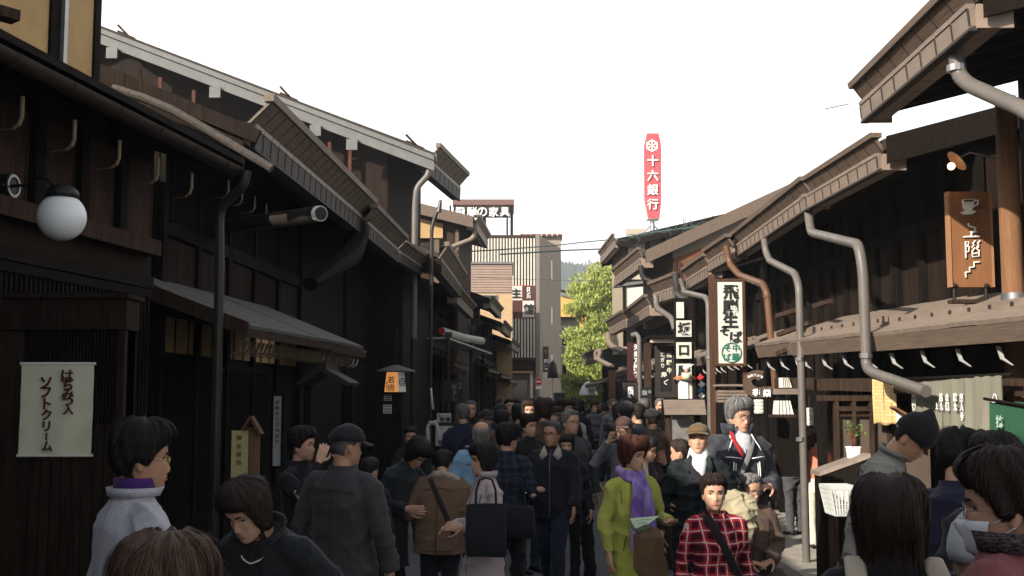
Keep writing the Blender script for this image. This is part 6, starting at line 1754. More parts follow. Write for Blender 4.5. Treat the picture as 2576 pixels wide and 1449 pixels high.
for Y, xs in rows_:
    for x in xs:
        x += rc.uniform(-9, 9)
        for tr_ in range(60):
            i = rc.randrange(len(protos)); c = rc.choices(cn, wts)[0]; back = rc.random() < .5
            lab = 'person with %s, %s jacket, %s, %s' % (protos[i][1], c, 'back turned' if back else 'facing camera', pos_word(x, Y))
            if lab not in used: break
        used.add(lab)
        pr = protos[i]
        o = pr[0] if not pr[2] else copy_tree(pr[0]); pr[2] = True
        o['label'] = lab; o['group'] = 'crowd walking along the street'; o['category'] = 'person'
        place_crowd(o, x, Y + rc.uniform(-.6, .6), rc.uniform(1.53, 1.74), (pi if back else 0) + rc.uniform(-.7, .7), c)
for pr in protos:
    if not pr[2]:
        for ch in list(pr[0].children_recursive): bpy.data.objects.remove(ch)
        bpy.data.objects.remove(pr[0])
# ================================================================ SIGNS AND STREET THINGS
def panel_sign(name, label, x0, y0, x1, y1, Y, m, items=(), ink='ink', bold=.03, thick=.05, frame=None, cat='sign', ft=.025, lw=1.0, more=(), roof_=None):
    """flat board facing the camera; items (char, px x, px y, px size)"""
    a, b = at(x0, y0, Y), at(x1, y1, Y)
    o = thing(name, label, cat, ((a.x+b.x)/2, Y, b.z))
    mb = MB(); mb.box((a.x, Y, b.z), (b.x, Y+thick, a.z)); mb.build('board', m, o)
    if frame:
        mb = MB(); e = ft
        mb.box((a.x-e, Y-.015, b.z-e), (a.x-.001, Y+thick+.01, a.z+e)); mb.box((b.x+.001, Y-.015, b.z-e), (b.x+e, Y+thick+.01, a.z+e))
        mb.box((a.x, Y-.012, a.z+.001), (b.x, Y+thick+.008, a.z+e)); mb.box((a.x, Y-.012, b.z-e), (b.x, Y+thick+.008, b.z-.001)); mb.build('frame', frame, o)
    if items:
        mb = MB(); put_text(mb, [(it[0], at(it[1], it[2], Y).x, at(it[1], it[2], Y).z, it[3]*Y/F) + tuple(it[4:]) for it in items], (0, Y-.004, 0), X_, Z_, -Y_, bold, .004, lw); mb.build('lettering', M[ink] if ink in M else ink, o)
    return o, a, b

# --- globe lamp on the nearest left house
Yg = 7.4; c = at(155, 546, Yg); wl = at(30, 468, 7.72)
o = thing('globe_lamp', 'round white glass globe lamp on a curved black wall bracket', 'lamp', tuple(c - Z_*.15))
mb = MB(); mb.ball(c, .153, 32, 18); mb.build('globe', mat('opal_glass', (.74, .75, .74), (.72, .73, .72), .35, 2, spec=.4), o, smooth=True)
mb = MB(); mb.lathe([(.03, .215), (.075, .195), (.10, .165), (.108, .125), (.09, .12)], c, 24); mb.build('cap', M['black'], o, smooth=True)
mb = MB(); mb.tube([wl, at(62, 466, 7.66), at(88, 447, 7.6), at(118, 450, 7.5), at(136, 470, 7.42), c + Z_*.2], .011, 8); mb.build('arm', M['black'], o, smooth=True)
nrm = Vector((1, -.15, 0)).normalized(); tng = Vector((.15, 1, 0)).normalized()
mb = MB(); disc(mb, wl - nrm*.10, tng, Z_, nrm, .085, thick=.11); mb.build('wall_plate', M['black'], o)
mb = MB(); ringflat(mb, wl + nrm*.012, tng, Z_, nrm, .06, .078, 28, .006); mb.build('plate_ring', M['metal'], o)
# --- hexagonal lantern
Yl = 16.; a = at(992, 962, Yl)
o = thing('street_lantern', 'tapered paper street lantern with a glowing orange face and a white crest face', 'lantern', (a.x, Yl, a.z-.2))
mb = MB(); r0, r1, h_ = .135, .165, .27
def hx(r, z, k, dx=0): t = R(20) + pi/3*k; return Vector((a.x + r*sin(t), Yl - r*cos(t), z))
zb, zt_ = at(0, 986, Yl).z, at(0, 936, Yl).z
og = mat('lantern_orange', (.50, .24, .09), (.40, .18, .06), .7, 6, emit=((1, .42, .13), .3)); ow = mat('lantern_white', (.62, .60, .55), (.55, .53, .48), .7, 6, emit=((1, .9, .75), .05))
xo0, xo1, xw1 = at(967, 960, Yl).x, at(1001, 960, Yl).x, at(1020, 960, Yl).x
yb_ = Yl+.16
def quadp(mb, A, B, C, D, d): mb.extrude([A, B, C, D], d)
c0, c1, c2, c3 = Vector((xo0, Yl, zb)), Vector((xo1+.005, Yl-.02, zb)), Vector((xo1-.005, Yl-.02, zt_)), Vector((xo0+.03, Yl, zt_))
mb = MB(); mb.extrude([c0, c1, c2, c3], (0, .02, 0)); mb.build('orange_face', og, o)
w1_, w2_ = Vector((xw1, Yl+.10, zb)), Vector((xw1-.03, Yl+.10, zt_))
mb = MB(); mb.extrude([c1 + Vector((.006, 0, 0)), w1_, w2_, c2 + Vector((.006, 0, 0))], (-.006, .02, 0)); mb.build('white_face', ow, o)
mb = MB(); mb.box((xo0-.01, Yl-.03, zb-.03), (xw1+.005, Yl+.25, zb-.004)); mb.build('base', M['dark'], o)
mb = MB()
rf_ = [(.27, 0), (.25, .02), (.05, .085), (.02, .09)]
mb.lathe([(r, zt_+.01+z) for r, z in rf_], ((xo0+xw1)/2, Yl+.09, 0), 6); mb.build('roof', M['roof_grey'], o)
mb = MB(); mb.tube([((xo0+xw1)/2, Yl+.09, zt_+.09), ((xo0+xw1)/2, Yl+.09, zt_+.6)], .012, 6); mb.build('hanger', M['black'], o)
mb = MB(); mb.box((xo0+.02, Yl+.05, zb), (xw1-.05, Yl+.24, zt_)); mb.build('core', M['dark'], o)
mb = MB(); f = (c1-c0).normalized(); n_ = Vector((f.y, -f.x, 0))
put_text(mb, [('若', .095, .165, .095), ('房', .095, .06, .10)], c0 - Y_*.012, f, Z_, n_, .01, .002); mb.build('lettering', mat('gold_ink', (.09, .05, .008), (.07, .04, .006), .7, 4), o)
mb = MB(); put_text(mb, [('茶', .035, .12, .035), ('処', .035, .08, .035), ('屋', .035, .04, .035)], c0 - Y_*.012, f, Z_, n_, .01, .002); mb.build('red_lettering', M['lip'], o)
f2 = (w1_-c1).normalized(); n2 = Vector((f2.y, -f2.x, 0)); cc = (c1+w1_+w2_+c2)/4 + n2*.012
mb = MB(); ringflat(mb, cc, f2, Z_, n2, .048, .058, 28, .003)
for k in range(5):
    t = 2*pi*k/5; e = f2*sin(t)+Z_*cos(t); g_ = f2*cos(t)-Z_*sin(t); mb.extrude([cc + e*.012, cc + e*.026 + g_*.012, cc + e*.044, cc + e*.026 - g_*.012], n2*.003)
mb.build('crest', M['ink'], o)
for (x0, y0, x1, y1, lab) in ((966, 992, 985, 1008, 'white paper notice of vertical lines under the glowing lantern'), (964, 1018, 985, 1040, 'striped white paper notice lowest under the glowing lantern')):
    s, a_, b_ = panel_sign('paper_notice', lab, x0, y0, x1, y1, Yl+.1, M['paper'], thick=.01, cat='notice')
    mb = MB()
    for k in range(3):
        z = b_.z + (a_.z-b_.z)*(k+.5)/3; mb.box((a_.x+.012, Yl+.096, z-.006), (b_.x-.012, Yl+.0995, z+.006))
    mb.build('lines', M['ink'], s)
# --- left signs
s, _, _ = panel_sign('hanging_sign', 'dark hanging sign with pale vertical characters over the left crowd', 1118, 958, 1165, 1012, 20, M['slit'], [('牛', 1143, 974, 15), ('ま', 1144, 988, 11), ('し', 1145, 1001, 13), ('飛', 1158, 966, 8), ('騨', 1158, 976, 8)], cl('sign_pale', (.22, .24, .27)), .03, .06, cat='sign')
s, a_, b_ = panel_sign('picture_board', 'white menu board with two dark pictures on a shelf at the left', 1100, 1040, 1134, 1062, 19, M['paper'], [('お', 1106, 1046, 7), ('い', 1113, 1046, 6), ('し', 1120, 1046, 6), ('く', 1127, 1046, 7)], 'ink', .02, .08, cat='menu board')
for i, x in enumerate((1112, 1127)):
    mb = MB(); q, r_ = at(x-6, 1050, 19), at(x+6, 1060, 19); mb.box((q.x, 18.992, r_.z), (r_.x, 18.998, q.z)); mb.build('picture', mat('picture_%d' % i, (.10, .045, .04) if i == 0 else (.035, .035, .06), None, .6, 60), s)
s, a_, b_ = panel_sign('menu_board', 'tall white menu board with small dark pictures under the shelf at the left', 1096, 1072, 1138, 1122, 18.9, M['paper'], [('池', 1108, 1113, 14), ('ラ', 1103, 1078, 5), ('ー', 1109, 1078, 5), ('メ', 1114, 1078, 5)], 'ink', .02, .05, cat='menu board')
for i, y in enumerate((1084, 1096)):
    mb = MB(); q, r_ = at(1124, y-5, 18.9), at(1135, y+5, 18.9); mb.box((q.x, 18.892, r_.z), (r_.x, 18.898, q.z)); mb.build('picture', MATS['picture_1'], s)
a_ = at(1092, 1064, 19); o = thing('display_shelf', 'wooden display shelf carrying the menu boards at the left', 'shelf', (a_.x+.15, 19, 0))
mb = MB(); q = at(1145, 1064, 19); mb.box((a_.x, 18.95, a_.z-.04), (q.x, 19.4, a_.z-.003)); mb.build('shelf_board', M['board'], o)
for x in (a_.x+.03, q.x-.03): mb = MB(); mb.box((x-.025, 19, .01), (x+.025, 19.05, a_.z-.042)); mb.build('leg', M['board'], o)
q = at(1088, 1062, 18.6); o = thing('hanging_smock', 'white smock hanging beside the menu boards at the left', 'smock', (q.x, 18.6, .9))
mb = MB(); mb.tube([at(1078, 1066, 18.6), at(1077, 1090, 18.6), at(1076, 1125, 18.6)], [.05, .085, .10], 12, flat=.5); mb.tube([at(1098, 1066, 18.6), at(1101, 1085, 18.6), at(1103, 1105, 18.6)], [.04, .06, .05], 12, flat=.6); mb.tube([at(1078, 1064, 18.6), at(1098, 1064, 18.6)], .05, 10)
me = remesh(mb, .012, 2); wrinkle(me, .03, 22, 4, .2); me.transform(Matrix.Translation(-ORG[o.name])); finish(me, cl('smock_white', (.5, .48, .47))); link_mesh('fabric', me, o)
mb = MB(); mb.tube([at(1084, 976, 18.4), at(1086, 1000, 18.4), at(1089, 1030, 18.4)], [.03, .035, .045], 10, flat=.5); props(mb.build('furled_cloth', M['paper'], smooth=True), 'narrow furled white cloth hanging beside the thin black rain pipe', 'cloth')
# framed poster and notices on the left wall
Wl = Lh[0][1]
q0 = at(598, 1085, 8.6)
s, a_, b_ = panel_sign('paper_notice', 'pale yellow paper notice with faint writing on the left lattice', 583, 1083, 622, 1205, 9.2, mat('yellow_paper', (.42, .36, .17), (.36, .31, .14), .85, 6), [('御', 602, 1100, 13), ('食', 602, 1122, 13), ('事', 602, 1142, 13), ('処', 602, 1162, 13)], cl('faint_ink', (.20, .16, .08)), .0, .012, cat='notice')
o = thing('roofed_plaque', 'reddish wooden plaque with a small pointed roof beside the yellow notice', 'plaque', tuple(at(640, 1200, 9.25)))
a_, b_ = at(622, 1075, 9.25), at(652, 1202, 9.25)
mb = MB(); mb.box((a_.x, 9.23, b_.z), (b_.x, 9.26, a_.z)); mb.build('board', wood('plaque_wood', (.17, .095, .055), (.11, .06, .035)), o)
mb = MB(); t = at(637, 1048, 9.25); l_, r_ = at(616, 1082, 9.25), at(662, 1092, 9.25); mb.bar(l_ - Y_*.05, t - Y_*.05, .12, .018); mb.bar(t - Y_*.05, r_ - Y_*.05, .12, .018); mb.build('roof', wood('plaque_roof', (.12, .05, .035), (.07, .03, .02)), o)
Yp_ = 12.6; a_, b_ = at(688, 990, Yp_), at(707, 1176, Yp_-.0)
s, a_, b_ = panel_sign('framed_poster', 'tall narrow framed white poster with vertical writing on the left wall', 689, 996, 706, 1172, 12.6, mat('poster_white', (.42, .43, .43), (.36, .37, .37), .6, 5), [(c_, 698, 1012+14*i, 9) for i, c_ in enumerate('飛騨高山名物手打')], cl('poster_ink', (.10, .10, .11)), .0, .03, M['dark'], cat='poster')
# second awning with pale brackets, dark gabled porch
Wb = Row((-2.42, 15.6), (-2.28, 18.2), 2.36)
o = thing('shop_awning', 'pale low shop awning with white brackets behind the shingled one', 'awning', (-2.5, 16.8, 2.3))
pent(o, Wb, .8, .22, 'roof_grey', .08, 0, 'board', .3, 'white', False, .3, 'awning_roof')
q = at(830, 950, 13.5); o = thing('tiled_porch', 'small dark tiled porch roof over a left doorway', 'porch', (q.x, 13.6, q.z))
mb = MB(); l_, t, r_ = at(765, 968, 13.5), at(825, 930, 13.5), at(890, 968, 13.5)
for k in range(6):
    f = k/6; mb.bar(l_.lerp(t, f) - Y_*.02, l_.lerp(t, f+1/6) - Y_*.02, .9, .05); mb.bar(t.lerp(r_, f) - Y_*.02, t.lerp(r_, f+1/6) - Y_*.02, .9, .05)
mb.build('roof', M['slit'], o)
mb = MB(); mb.bar(t - Y_*.45 + Z_*.03, t + Y_*.45 + Z_*.03, .10, .09); mb.build('ridge', M['slit'], o)
for x in (775, 880): q = at(x, 970, 13.2); mb = MB(); mb.box((q.x-.04, 13.15, .01), (q.x+.04, 13.23, q.z)); mb.build('post', M['dark'], o)
# rolled white awning farther left
a_, b_ = at(1112, 832, 27.5), at(1212, 858, 31)
o = thing('rolled_awning', 'rolled white and red awning under the far left eaves', 'awning', tuple(a_))
mb = MB(); mb.tube([a_, a_.lerp(b_, .5) - Z_*.03, b_], [.085, .09, .10], 14); mb.build('roll', M['paper'], o, smooth=True)
mb = MB(); mb.tube([a_ - (b_-a_).normalized()*.06, a_ - (b_-a_).normalized()*.005], .08, 14); mb.build('roll_end', MATS['sign_red'], o)
mb = MB(); mb.bar(at(1100, 850, 27.5), at(1215, 890, 31), .5, .04); mb.build('flap', M['paper'], o)
mb = MB(); a_, b_ = at(1135, 930, 24), at(1158, 868, 24.2); mb.tube([a_, b_], .03, 8); props(mb.build('awning_strut', M['board'], smooth=True), 'slanting brown awning strut on the left row', 'strut')

# --- RIGHT : café sign, bulb, noren
Ys = 9.3
s, a_, b_ = panel_sign('cafe_sign', 'tall brown sign with a white coffee cup and pale characters', 2388, 482, 2496, 722, Ys, wood('sign_orange', (.235, .105, .045), (.17, .075, .033)), [], thick=.05)
cream = mat('carved_cream', (.72, .70, .62), (.66, .64, .56), .6, 9)
def px_tube(mb, pts, r, Y, m=6): mb.tube([at(x, y, Y) for x, y in pts], r, m, ends='round')
mb = MB(); Yt = Ys-.012; r_ = .0075
px_tube(mb, [(2436, 563), (2437, 568), (2446, 571), (2454, 574), (2452, 582), (2445, 585), (2442, 596)], r_, Yt); px_tube(mb, [(2442, 584), (2456, 583)], r_, Yt); px_tube(mb, [(2425, 596), (2464, 595)], r_, Yt)
px_tube(mb, [(2430, 648), (2429, 608), (2437, 608), (2436, 617), (2430, 618)], r_*.9, Yt); px_tube(mb, [(2430, 620), (2438, 620), (2437, 633), (2431, 634)], r_*.9, Yt)
for dx in (0, 12): px_tube(mb, [(2446+dx, 622), (2451+dx, 616), (2447+dx, 613), (2453+dx, 606)], r_*.9, Yt)
px_tube(mb, [(2452, 624), (2446, 632), (2446, 646), (2463, 645), (2463, 629), (2455, 624), (2462, 622)], r_*.9, Yt); px_tube(mb, [(2447, 638), (2462, 637)], r_*.9, Yt)
px_tube(mb, [(2430, 697), (2429, 685), (2440, 684), (2439, 673), (2451, 672), (2450, 660), (2464, 659)], r_, Yt)
mb.build('lettering', cream, s, smooth=True)
mb = MB(); P = lambda x, y: at(x, y, Ys-.02)
mb.extrude([P(2421, 502), P(2452, 500), P(2450, 520), P(2444, 530), P(2430, 531), P(2424, 522)], (0, .018, 0)); mb.extrude([P(2416, 534), P(2426, 531), P(2450, 529), P(2457, 531), P(2448, 538), P(2426, 540)], (0, .018, 0))
px_tube(mb, [(2452, 505), (2460, 504), (2460, 514), (2451, 519)], .008, Ys-.012); mb.build('coffee_cup', cream, s)
mb = MB(); mb.extrude([at(x, y, Ys-.026) for x, y in ((2424, 503), (2450, 501.5), (2449, 506), (2425, 507))], (0, .004, 0)); mb.build('coffee', M['slit'], s)
mb = MB(); mb.box((a_.x-.02, Ys-.01, b_.z), (a_.x-.002, Ys+.06, a_.z)); mb.box((b_.x+.002, Ys-.01, b_.z), (b_.x+.02, Ys+.06, a_.z)); mb.build('edge', wood('sign_edge', (.33, .17, .08), (.25, .12, .06)), s)
for x in (2402, 2482): mb = MB(); q = at(x, 722, Ys); mb.tube([(q.x, Ys+.02, q.z-.10), (q.x, Ys+.02, q.z)], .014, 8); mb.ball((q.x, Ys-.005, q.z+.012), (.022, .02, .018), 8, 6); mb.build('bracket_foot', M['black'], s)
mb = MB(); mb.box((at(2392, 735, Ys).x, Ys-.02, b_.z-.13), (at(2560, 735, Ys).x, Ys+.08, b_.z-.10)); mb.build('support_bar', M['board'], s)
Yb = 9.2; o = thing('bulb_lamp', 'glowing bare bulb under a small tilted disc shade in the dark eave', 'lamp', tuple(at(2394, 418, Yb)))
q = at(2393, 418, Yb); e = at(2407, 405, Yb); ax = (q-e).normalized()
mb = MB(); mb.ball(q, .030, 16, 10); mb.build('bulb', mat('bulb_glow', (1, .7, .4), None, .4, 4, emit=((1, .62, .28), 3.0)), o, smooth=True)
mb = MB(); u_ = Vector((at(2421, 425, Yb) - at(2381, 382, Yb))).normalized(); v_ = ax.cross(u_).normalized(); disc(mb, e - ax*.006, u_, v_, ax, .095, thick=.008); mb.build('shade', mat('shade_rust', (.26, .16, .09), (.2, .11, .06), .5, 9), o)
mb = MB(); mb.tube([e - ax*.01, at(2418, 395, Yb), at(2440, 384, Yb+.1), at(2470, 392, Yb+.2), at(2510, 398, Yb+.4)], .007, 6); mb.build('stem', M['pipe_copper'], o, smooth=True)
bl = bpy.data.lights.new('bulb_light', 'POINT'); bl.energy = .5; bl.color = (1, .6, .28); bl.shadow_soft_size = .03
lo = bpy.data.objects.new('bulb_light', bl); lo.parent = o; lo.location = q - Vector(o.location) + ax*.05; COL.objects.link(lo)

def cloth_panel(A, B, z0, z1, nx, nz, amp, seed, bottom=None, slits=(), thick=.006, slit_gap=.02, curl=0):
    """hanging cloth between A and B (xy), from z1 down to z0; slits at fractions"""
    rg = random.Random(seed); A, B = Vector(A), Vector(B); d = B-A; n = Vector((d.y, -d.x)).normalized(); mb = MB()
    edges = [0] + sorted(slits) + [1]
    for e0, e1 in zip(edges, edges[1:]):
        g = slit_gap/d.length/2; u0, u1 = e0 + (g if e0 > 0 else 0), e1 - (g if e1 < 1 else 0)
        ph = rg.uniform(0, 6); m_ = max(3, int(nx*(e1-e0)))
        fr, bk = [], []
        for j in range(nz+1):
            v = j/nz
            for i in range(m_+1):
                t = i/m_; f = min(1, v*2.2); uu = (e0 + (e1-e0)*t)*(1-f) + (u0 + (u1-u0)*t)*f if True else 0
                zb_ = z0 + (bottom(uu) if bottom else 0)
                off = amp*(.25+.75*v)*(sin(uu*37+ph)*.6 + sin(uu*71+1.3*ph+v*2)*.35 + .5*sin(ph+v*3)) 
                q = A + d*uu + n*off
                z = z1 + (zb_-z1)*v + .004*sin(uu*60)
                fr.append(Vector((q.x, q.y, z))); bk.append(Vector((q.x - n.x*thick, q.y - n.y*thick, z)))
        nn = len(fr); w_ = m_+1
        fs = [(j*w_+i, j*w_+i+1, (j+1)*w_+i+1, (j+1)*w_+i) for j in range(nz) for i in range(m_)]
        mb.add(fr + bk, fs + [tuple(nn+k for k in reversed(f)) for f in fs] + [(nz*w_+i, nz*w_+i+1, nn+nz*w_+i+1, nn+nz*w_+i) for i in range(m_)])
    return mb
A_, B_ = at(2294, 955, 9.55), at(2518, 945, 7.85)
o = thing('noren_curtain', 'long grey-green noren curtain with small white writing over the right stall', 'curtain', (3.3, 8.7, 1.5))
M['noren'] = mat('cloth_noren', (.22, .205, .155), (.165, .152, .113), .9, 5, (30, 30, 1), .25)
mb = cloth_panel((A_.x, A_.y), (B_.x, B_.y), 1.515, 1.90, 60, 10, .016, 3, lambda u: -.018*u + .012*sin(u*17) + .006*sin(u*51), (.30, .36, .63), .006, .016); mb.build('cloth', M['noren'], o, smooth=True)
mb = MB(); mb.tube([(A_.x-.03, A_.y+.1, 1.905), (B_.x+.03, B_.y-.1, 1.905)], .014, 8); mb.build('rod', M['dark'], o, smooth=True)
d_ = Vector((B_.x-A_.x, B_.y-A_.y, 0)); Ln = d_.length; d_.normalize(); nn_ = Vector((d_.y, -d_.x, 0))
mb = MB(); base_ = Vector((A_.x, A_.y, 0)) + nn_*.022
its = []
for u, txt in ((.40, '呂人'), (.47, '合口'), (.56, '醸太'), (.63, '奥人手')):
    for k, ch in enumerate(txt): its.append((ch, u*Ln, 1.755-.068*k, .062))
its += [('上', .345*Ln, 1.69, .05), ('合', .055*Ln, 1.715, .05), ('合', .965*Ln, 1.715, .05)]
put_text(mb, its, base_, d_, Z_, nn_, .02, .002)
for u in (.055, .965):
    c_ = base_ + d_*u*Ln + Z_*1.715
    ringflat(mb, c_, d_*.62, Z_, nn_, .058, .066, 28, .003)
mb.build('lettering', M['white'], o)
# woven yellow blind
o = thing('woven_blind', 'sunlit yellow woven blind with a split hem left of the grey-green curtain', 'blind', tuple(at(2225, 1065, 10.2)))
A_, B_ = at(2195, 955, 10.35), at(2252, 972, 10.05)
mb = cloth_panel((A_.x, A_.y), (B_.x, B_.y), 1.52, 1.915, 16, 12, .010, 8, lambda u: .01*sin(u*9), (.48,), .006, .012)
m_ = bpy.data.materials.new('woven_straw'); m_.use_nodes = True; t_ = m_.node_tree; bs = t_.nodes['Principled BSDF']; bk_ = t_.nodes.new('ShaderNodeTexBrick'); tc_ = t_.nodes.new('ShaderNodeTexCoord'); mp_ = t_.nodes.new('ShaderNodeMapping'); mp_.inputs['Rotation'].default_value = (pi/2, 0, 0)
bk_.inputs['Color1'].default_value = (.60, .42, .19, 1); bk_.inputs['Color2'].default_value = (.52, .35, .15, 1); bk_.inputs['Mortar'].default_value = (.34, .21, .08, 1); bk_.inputs['Scale'].default_value = 1; bk_.inputs['Brick Width'].default_value = .07; bk_.inputs['Row Height'].default_value = .03; bk_.inputs['Mortar Size'].default_value = .002
t_.links.new(tc_.outputs['Object'], mp_.inputs[0]); t_.links.new(mp_.outputs[0], bk_.inputs[0]); t_.links.new(bk_.outputs[0], bs.inputs[0]); bs.inputs['Roughness'].default_value = .8; M['straw'] = m_
mb.build('cloth', m_, o, smooth=True)
# green banner on a slanting stick
o = thing('green_banner', 'dark green banner with pale characters on a slanting stick, right edge', 'banner', tuple(at(2540, 1120, 6.6)))
a_, b_, c_ = at(2488, 1006, 6.7), at(2590, 1024, 6.3), at(2590, 1135, 6.3)
mb = cloth_panel((a_.x, a_.y), (b_.x, b_.y), c_.z+.02, a_.z-.012, 12, 8, .012, 2, lambda u: -.02*u); mb.build('cloth', cl('banner_green', (.015, .075, .035)), o, smooth=True)
mb = MB(); mb.tube([at(2476, 1003, 6.72), at(2600, 1025, 6.25)], .009, 8); mb.build('stick', M['dark'], o)
mb = MB(); dd = (b_-a_); dd.z = 0; dd.normalize(); put_text(mb, [('抹', .155, a_.z-.12, .07), ('茶', .155, a_.z-.20, .07)], Vector((a_.x, a_.y, 0)) + Vector((dd.y, -dd.x, 0))*.03, dd, Z_, Vector((dd.y, -dd.x, 0)), .01, .002); mb.build('lettering', cl('pale_green', (.35, .45, .38)), o)

# --- soba sign
fr = wood('sign_frame', (.085, .04, .022), (.05, .024, .014))
s, a_, b_ = panel_sign('soba_sign', 'tall white noodle shop sign with black brush characters and a green circle', 1802, 708, 1870, 914, 15.0, M['paper'], [('飛', 1838, 735, 40), ('騨', 1837, 773, 40), ('生', 1837, 806, 38), ('そ', 1822, 832, 24), ('ば', 1851, 848, 31)], 'ink', .032, .08, fr, ft=.035)
mb = MB(); c_ = at(1840, 887, 14.99); ringflat(mb, c_, X_, Z_, -Y_, .118, .128, 40, .004)
put_text(mb, [('中', 1852, 874, 21), ('華', 1852, 900, 23), ('そ', 1828, 874, 18), ('ば', 1827, 899, 21)][0:0], (0, 14.99, 0), X_, Z_, -Y_)
put_text(mb, [(ch, at(x, y, 15).x, at(x, y, 15).z, z*15/F) for ch, x, y, z in (('中', 1851, 875, 19), ('華', 1850, 898, 20), ('そ', 1830, 876, 16), ('ば', 1829, 898, 18))], (0, 14.995, 0), X_, Z_, -Y_, .008, .003); mb.build('green_lettering', M['green_ink'], s)
for x in (1797, 1880): mb = MB(); q = at(x, 1060, 15.05); mb.box((q.x-.03, 15.1, .1), (q.x+.03, 15.16, a_.z+.1)); mb.build('post', fr, s)
s, a_, b_ = panel_sign('slatted_box', 'small brown slatted roof box under the white noodle shop sign', 1808, 982, 1876, 1012, 14.6, M['fascia_r'], thick=.25, cat='box')
mb = MB()
for i in range(4): mb.box((a_.x-.02, 14.57, b_.z+.04*i), (b_.x+.02, 14.597, b_.z+.03+.04*i))
mb.build('slat', M['roof_lit'], s)
mb = MB(); mb.box((a_.x-.02, 14.5, a_.z+.05), (b_.x+.02, 14.9, a_.z+.075)); mb.build('lid', M['roof_lit'], s)
# --- round wooden sign 季樂
Yr = 13.0; c_ = at(1902, 966, Yr); px = Yr/F
o = thing('round_sign', 'crescent-cut round brown wooden sign with white characters', 'sign', tuple(c_ - Z_*.17))
mb = MB(); pts = []
cx_, cy_, rr_ = 1906, 966, 36
inn = (1917, 950, 24)
for k in range(41):
    t = R(62) + R(318-44)*k/40; pts.append((cx_ + rr_*cos(t), cy_ - rr_*sin(t)*.98))
inner = []
for k in range(17):
    t = R(-12) - R(0) - R(208)*k/16; 
    inner.append((1925 + 17*cos(t), 962 - 17*sin(t)))
out_ = pts + [(1946, 975), (1938, 972), (1922, 973), (1905, 975), (1894, 968), (1890, 958), (1898, 952), (1908, 957), (1916, 951), (1918, 942)]
bmm = bmesh.new(); vsb = [bmm.verts.new(at(x, y, Yr)) for x, y in out_]
mb.v = [tuple(at(x, y, Yr)) for x, y in out_]; mb.f = []; mb.m = []
import mathutils
tri = mathutils.geometry.tessellate_polygon([[Vector((x, y, 0)) for x, y in out_]]); n_ = len(out_)
bmm.free()
mb.v += [tuple(Vector(v) + Y_*.035) for v in mb.v]
for a, b, c in tri: mb.f += [(a, b, c), (n_+c, n_+b, n_+a)]; mb.m += [0, 0]
for i in range(n_): mb.f.append((i, (i+1) % n_, n_+(i+1) % n_, n_+i)); mb.m.append(0)
mb.build('board', wood('round_wood', (.105, .068, .048), (.075, .048, .034)), o)
mb = MB(); put_text(mb, [('季', at(1902, 987, Yr).x, at(0, 987, Yr).z, 20*px), ('樂', at(1929, 987, Yr).x, at(0, 989, Yr).z, 21*px)] + [(ch, at(x, y, Yr).x, at(0, y, Yr).z, 7*px) for ch, x, y in (('和', 1884, 948), ('風', 1891, 945), ('茶', 1899, 944), ('小', 1907, 945), ('物', 1915, 948))], (0, Yr-.004, 0), X_, Z_, -Y_, .04, .003); mb.build('lettering', M['white'], o)
mb = MB(); mb.tube([at(1906, 930, Yr+.02), at(1906, 915, Yr+.02)], .01, 6); mb.build('hanger', M['black'], o)
# --- stacked white boards 坂 口 屋
o = thing('stacked_sign', 'column of three white boards reading one black brush character each', 'sign', tuple(at(1720, 960, 19.5)))
for x0, y0, x1, y1, ch, cx_, cy_, sz in ((1702, 806, 1740, 847, '坂', 1721, 827, 34), (1702, 861, 1740, 902, '口', 1720, 881, 26), (1702, 915, 1740, 956, '屋', 1720, 936, 34)):
    a_, b_ = at(x0, y0, 19.5), at(x1, y1, 19.5)
    mb = MB(); mb.box((a_.x, 19.5, b_.z), (b_.x, 19.56, a_.z)); bd = mb.build('board', M['paper'], o)
    mb = MB(); put_text(mb, [(ch, at(cx_, cy_, 19.5).x, at(cx_, cy_, 19.5).z, sz*19.5/F)], (0, 19.494, 0), X_, Z_, -Y_, .035, .004); mb.build('lettering', M['ink'], bd)
a_, b_ = at(1700, 750, 19.6), at(1742, 958, 19.6)
mb = MB(); mb.box((a_.x-.03, 19.57, b_.z-.05), (b_.x+.03, 19.66, a_.z)); mb.build('backboard', M['dark'], o)
mb = MB(); q = at(1720, 775, 19.5); mb.box((a_.x, 19.5, at(0, 800, 19.5).z), (a_.x+.12, 19.56, at(0, 760, 19.5).z)); mb.build('top_board', M['paper'], o)
# --- beef sushi board with lit little roof
s, a_, b_ = panel_sign('sushi_sign', 'dark board with white brush writing under a pale lit canopy strip', 1662, 885, 1690, 985, 20.5, M['black'], [('飛', 1683, 894, 13), ('騨', 1683, 912, 14), ('牛', 1684, 932, 14), ('に', 1667, 892, 11), ('ぎ', 1667, 905, 11), ('り', 1667, 920, 11), ('寿', 1670, 943, 15), ('し', 1677, 962, 13, R(-60))], mat('sign_cream', (.68, .64, .52), (.6, .56, .45), .6, 5), .03, .06, M['slit'], ft=.10)
mb = MB(); l_, r_ = at(1636, 852, 20.3), at(1696, 862, 20.3); mb.box((l_.x, 20.2, r_.z), (r_.x, 20.35, l_.z)); mb.build('canopy_strip', mat('canopy_pale', (.62, .50, .40), (.55, .44, .35), .6, 4), s)
mb = MB(); mb.box((l_.x-.04, 20.1, l_.z+.004), (r_.x+.04, 20.9, l_.z+.05)); mb.build('canopy_roof', M['dark'], s)
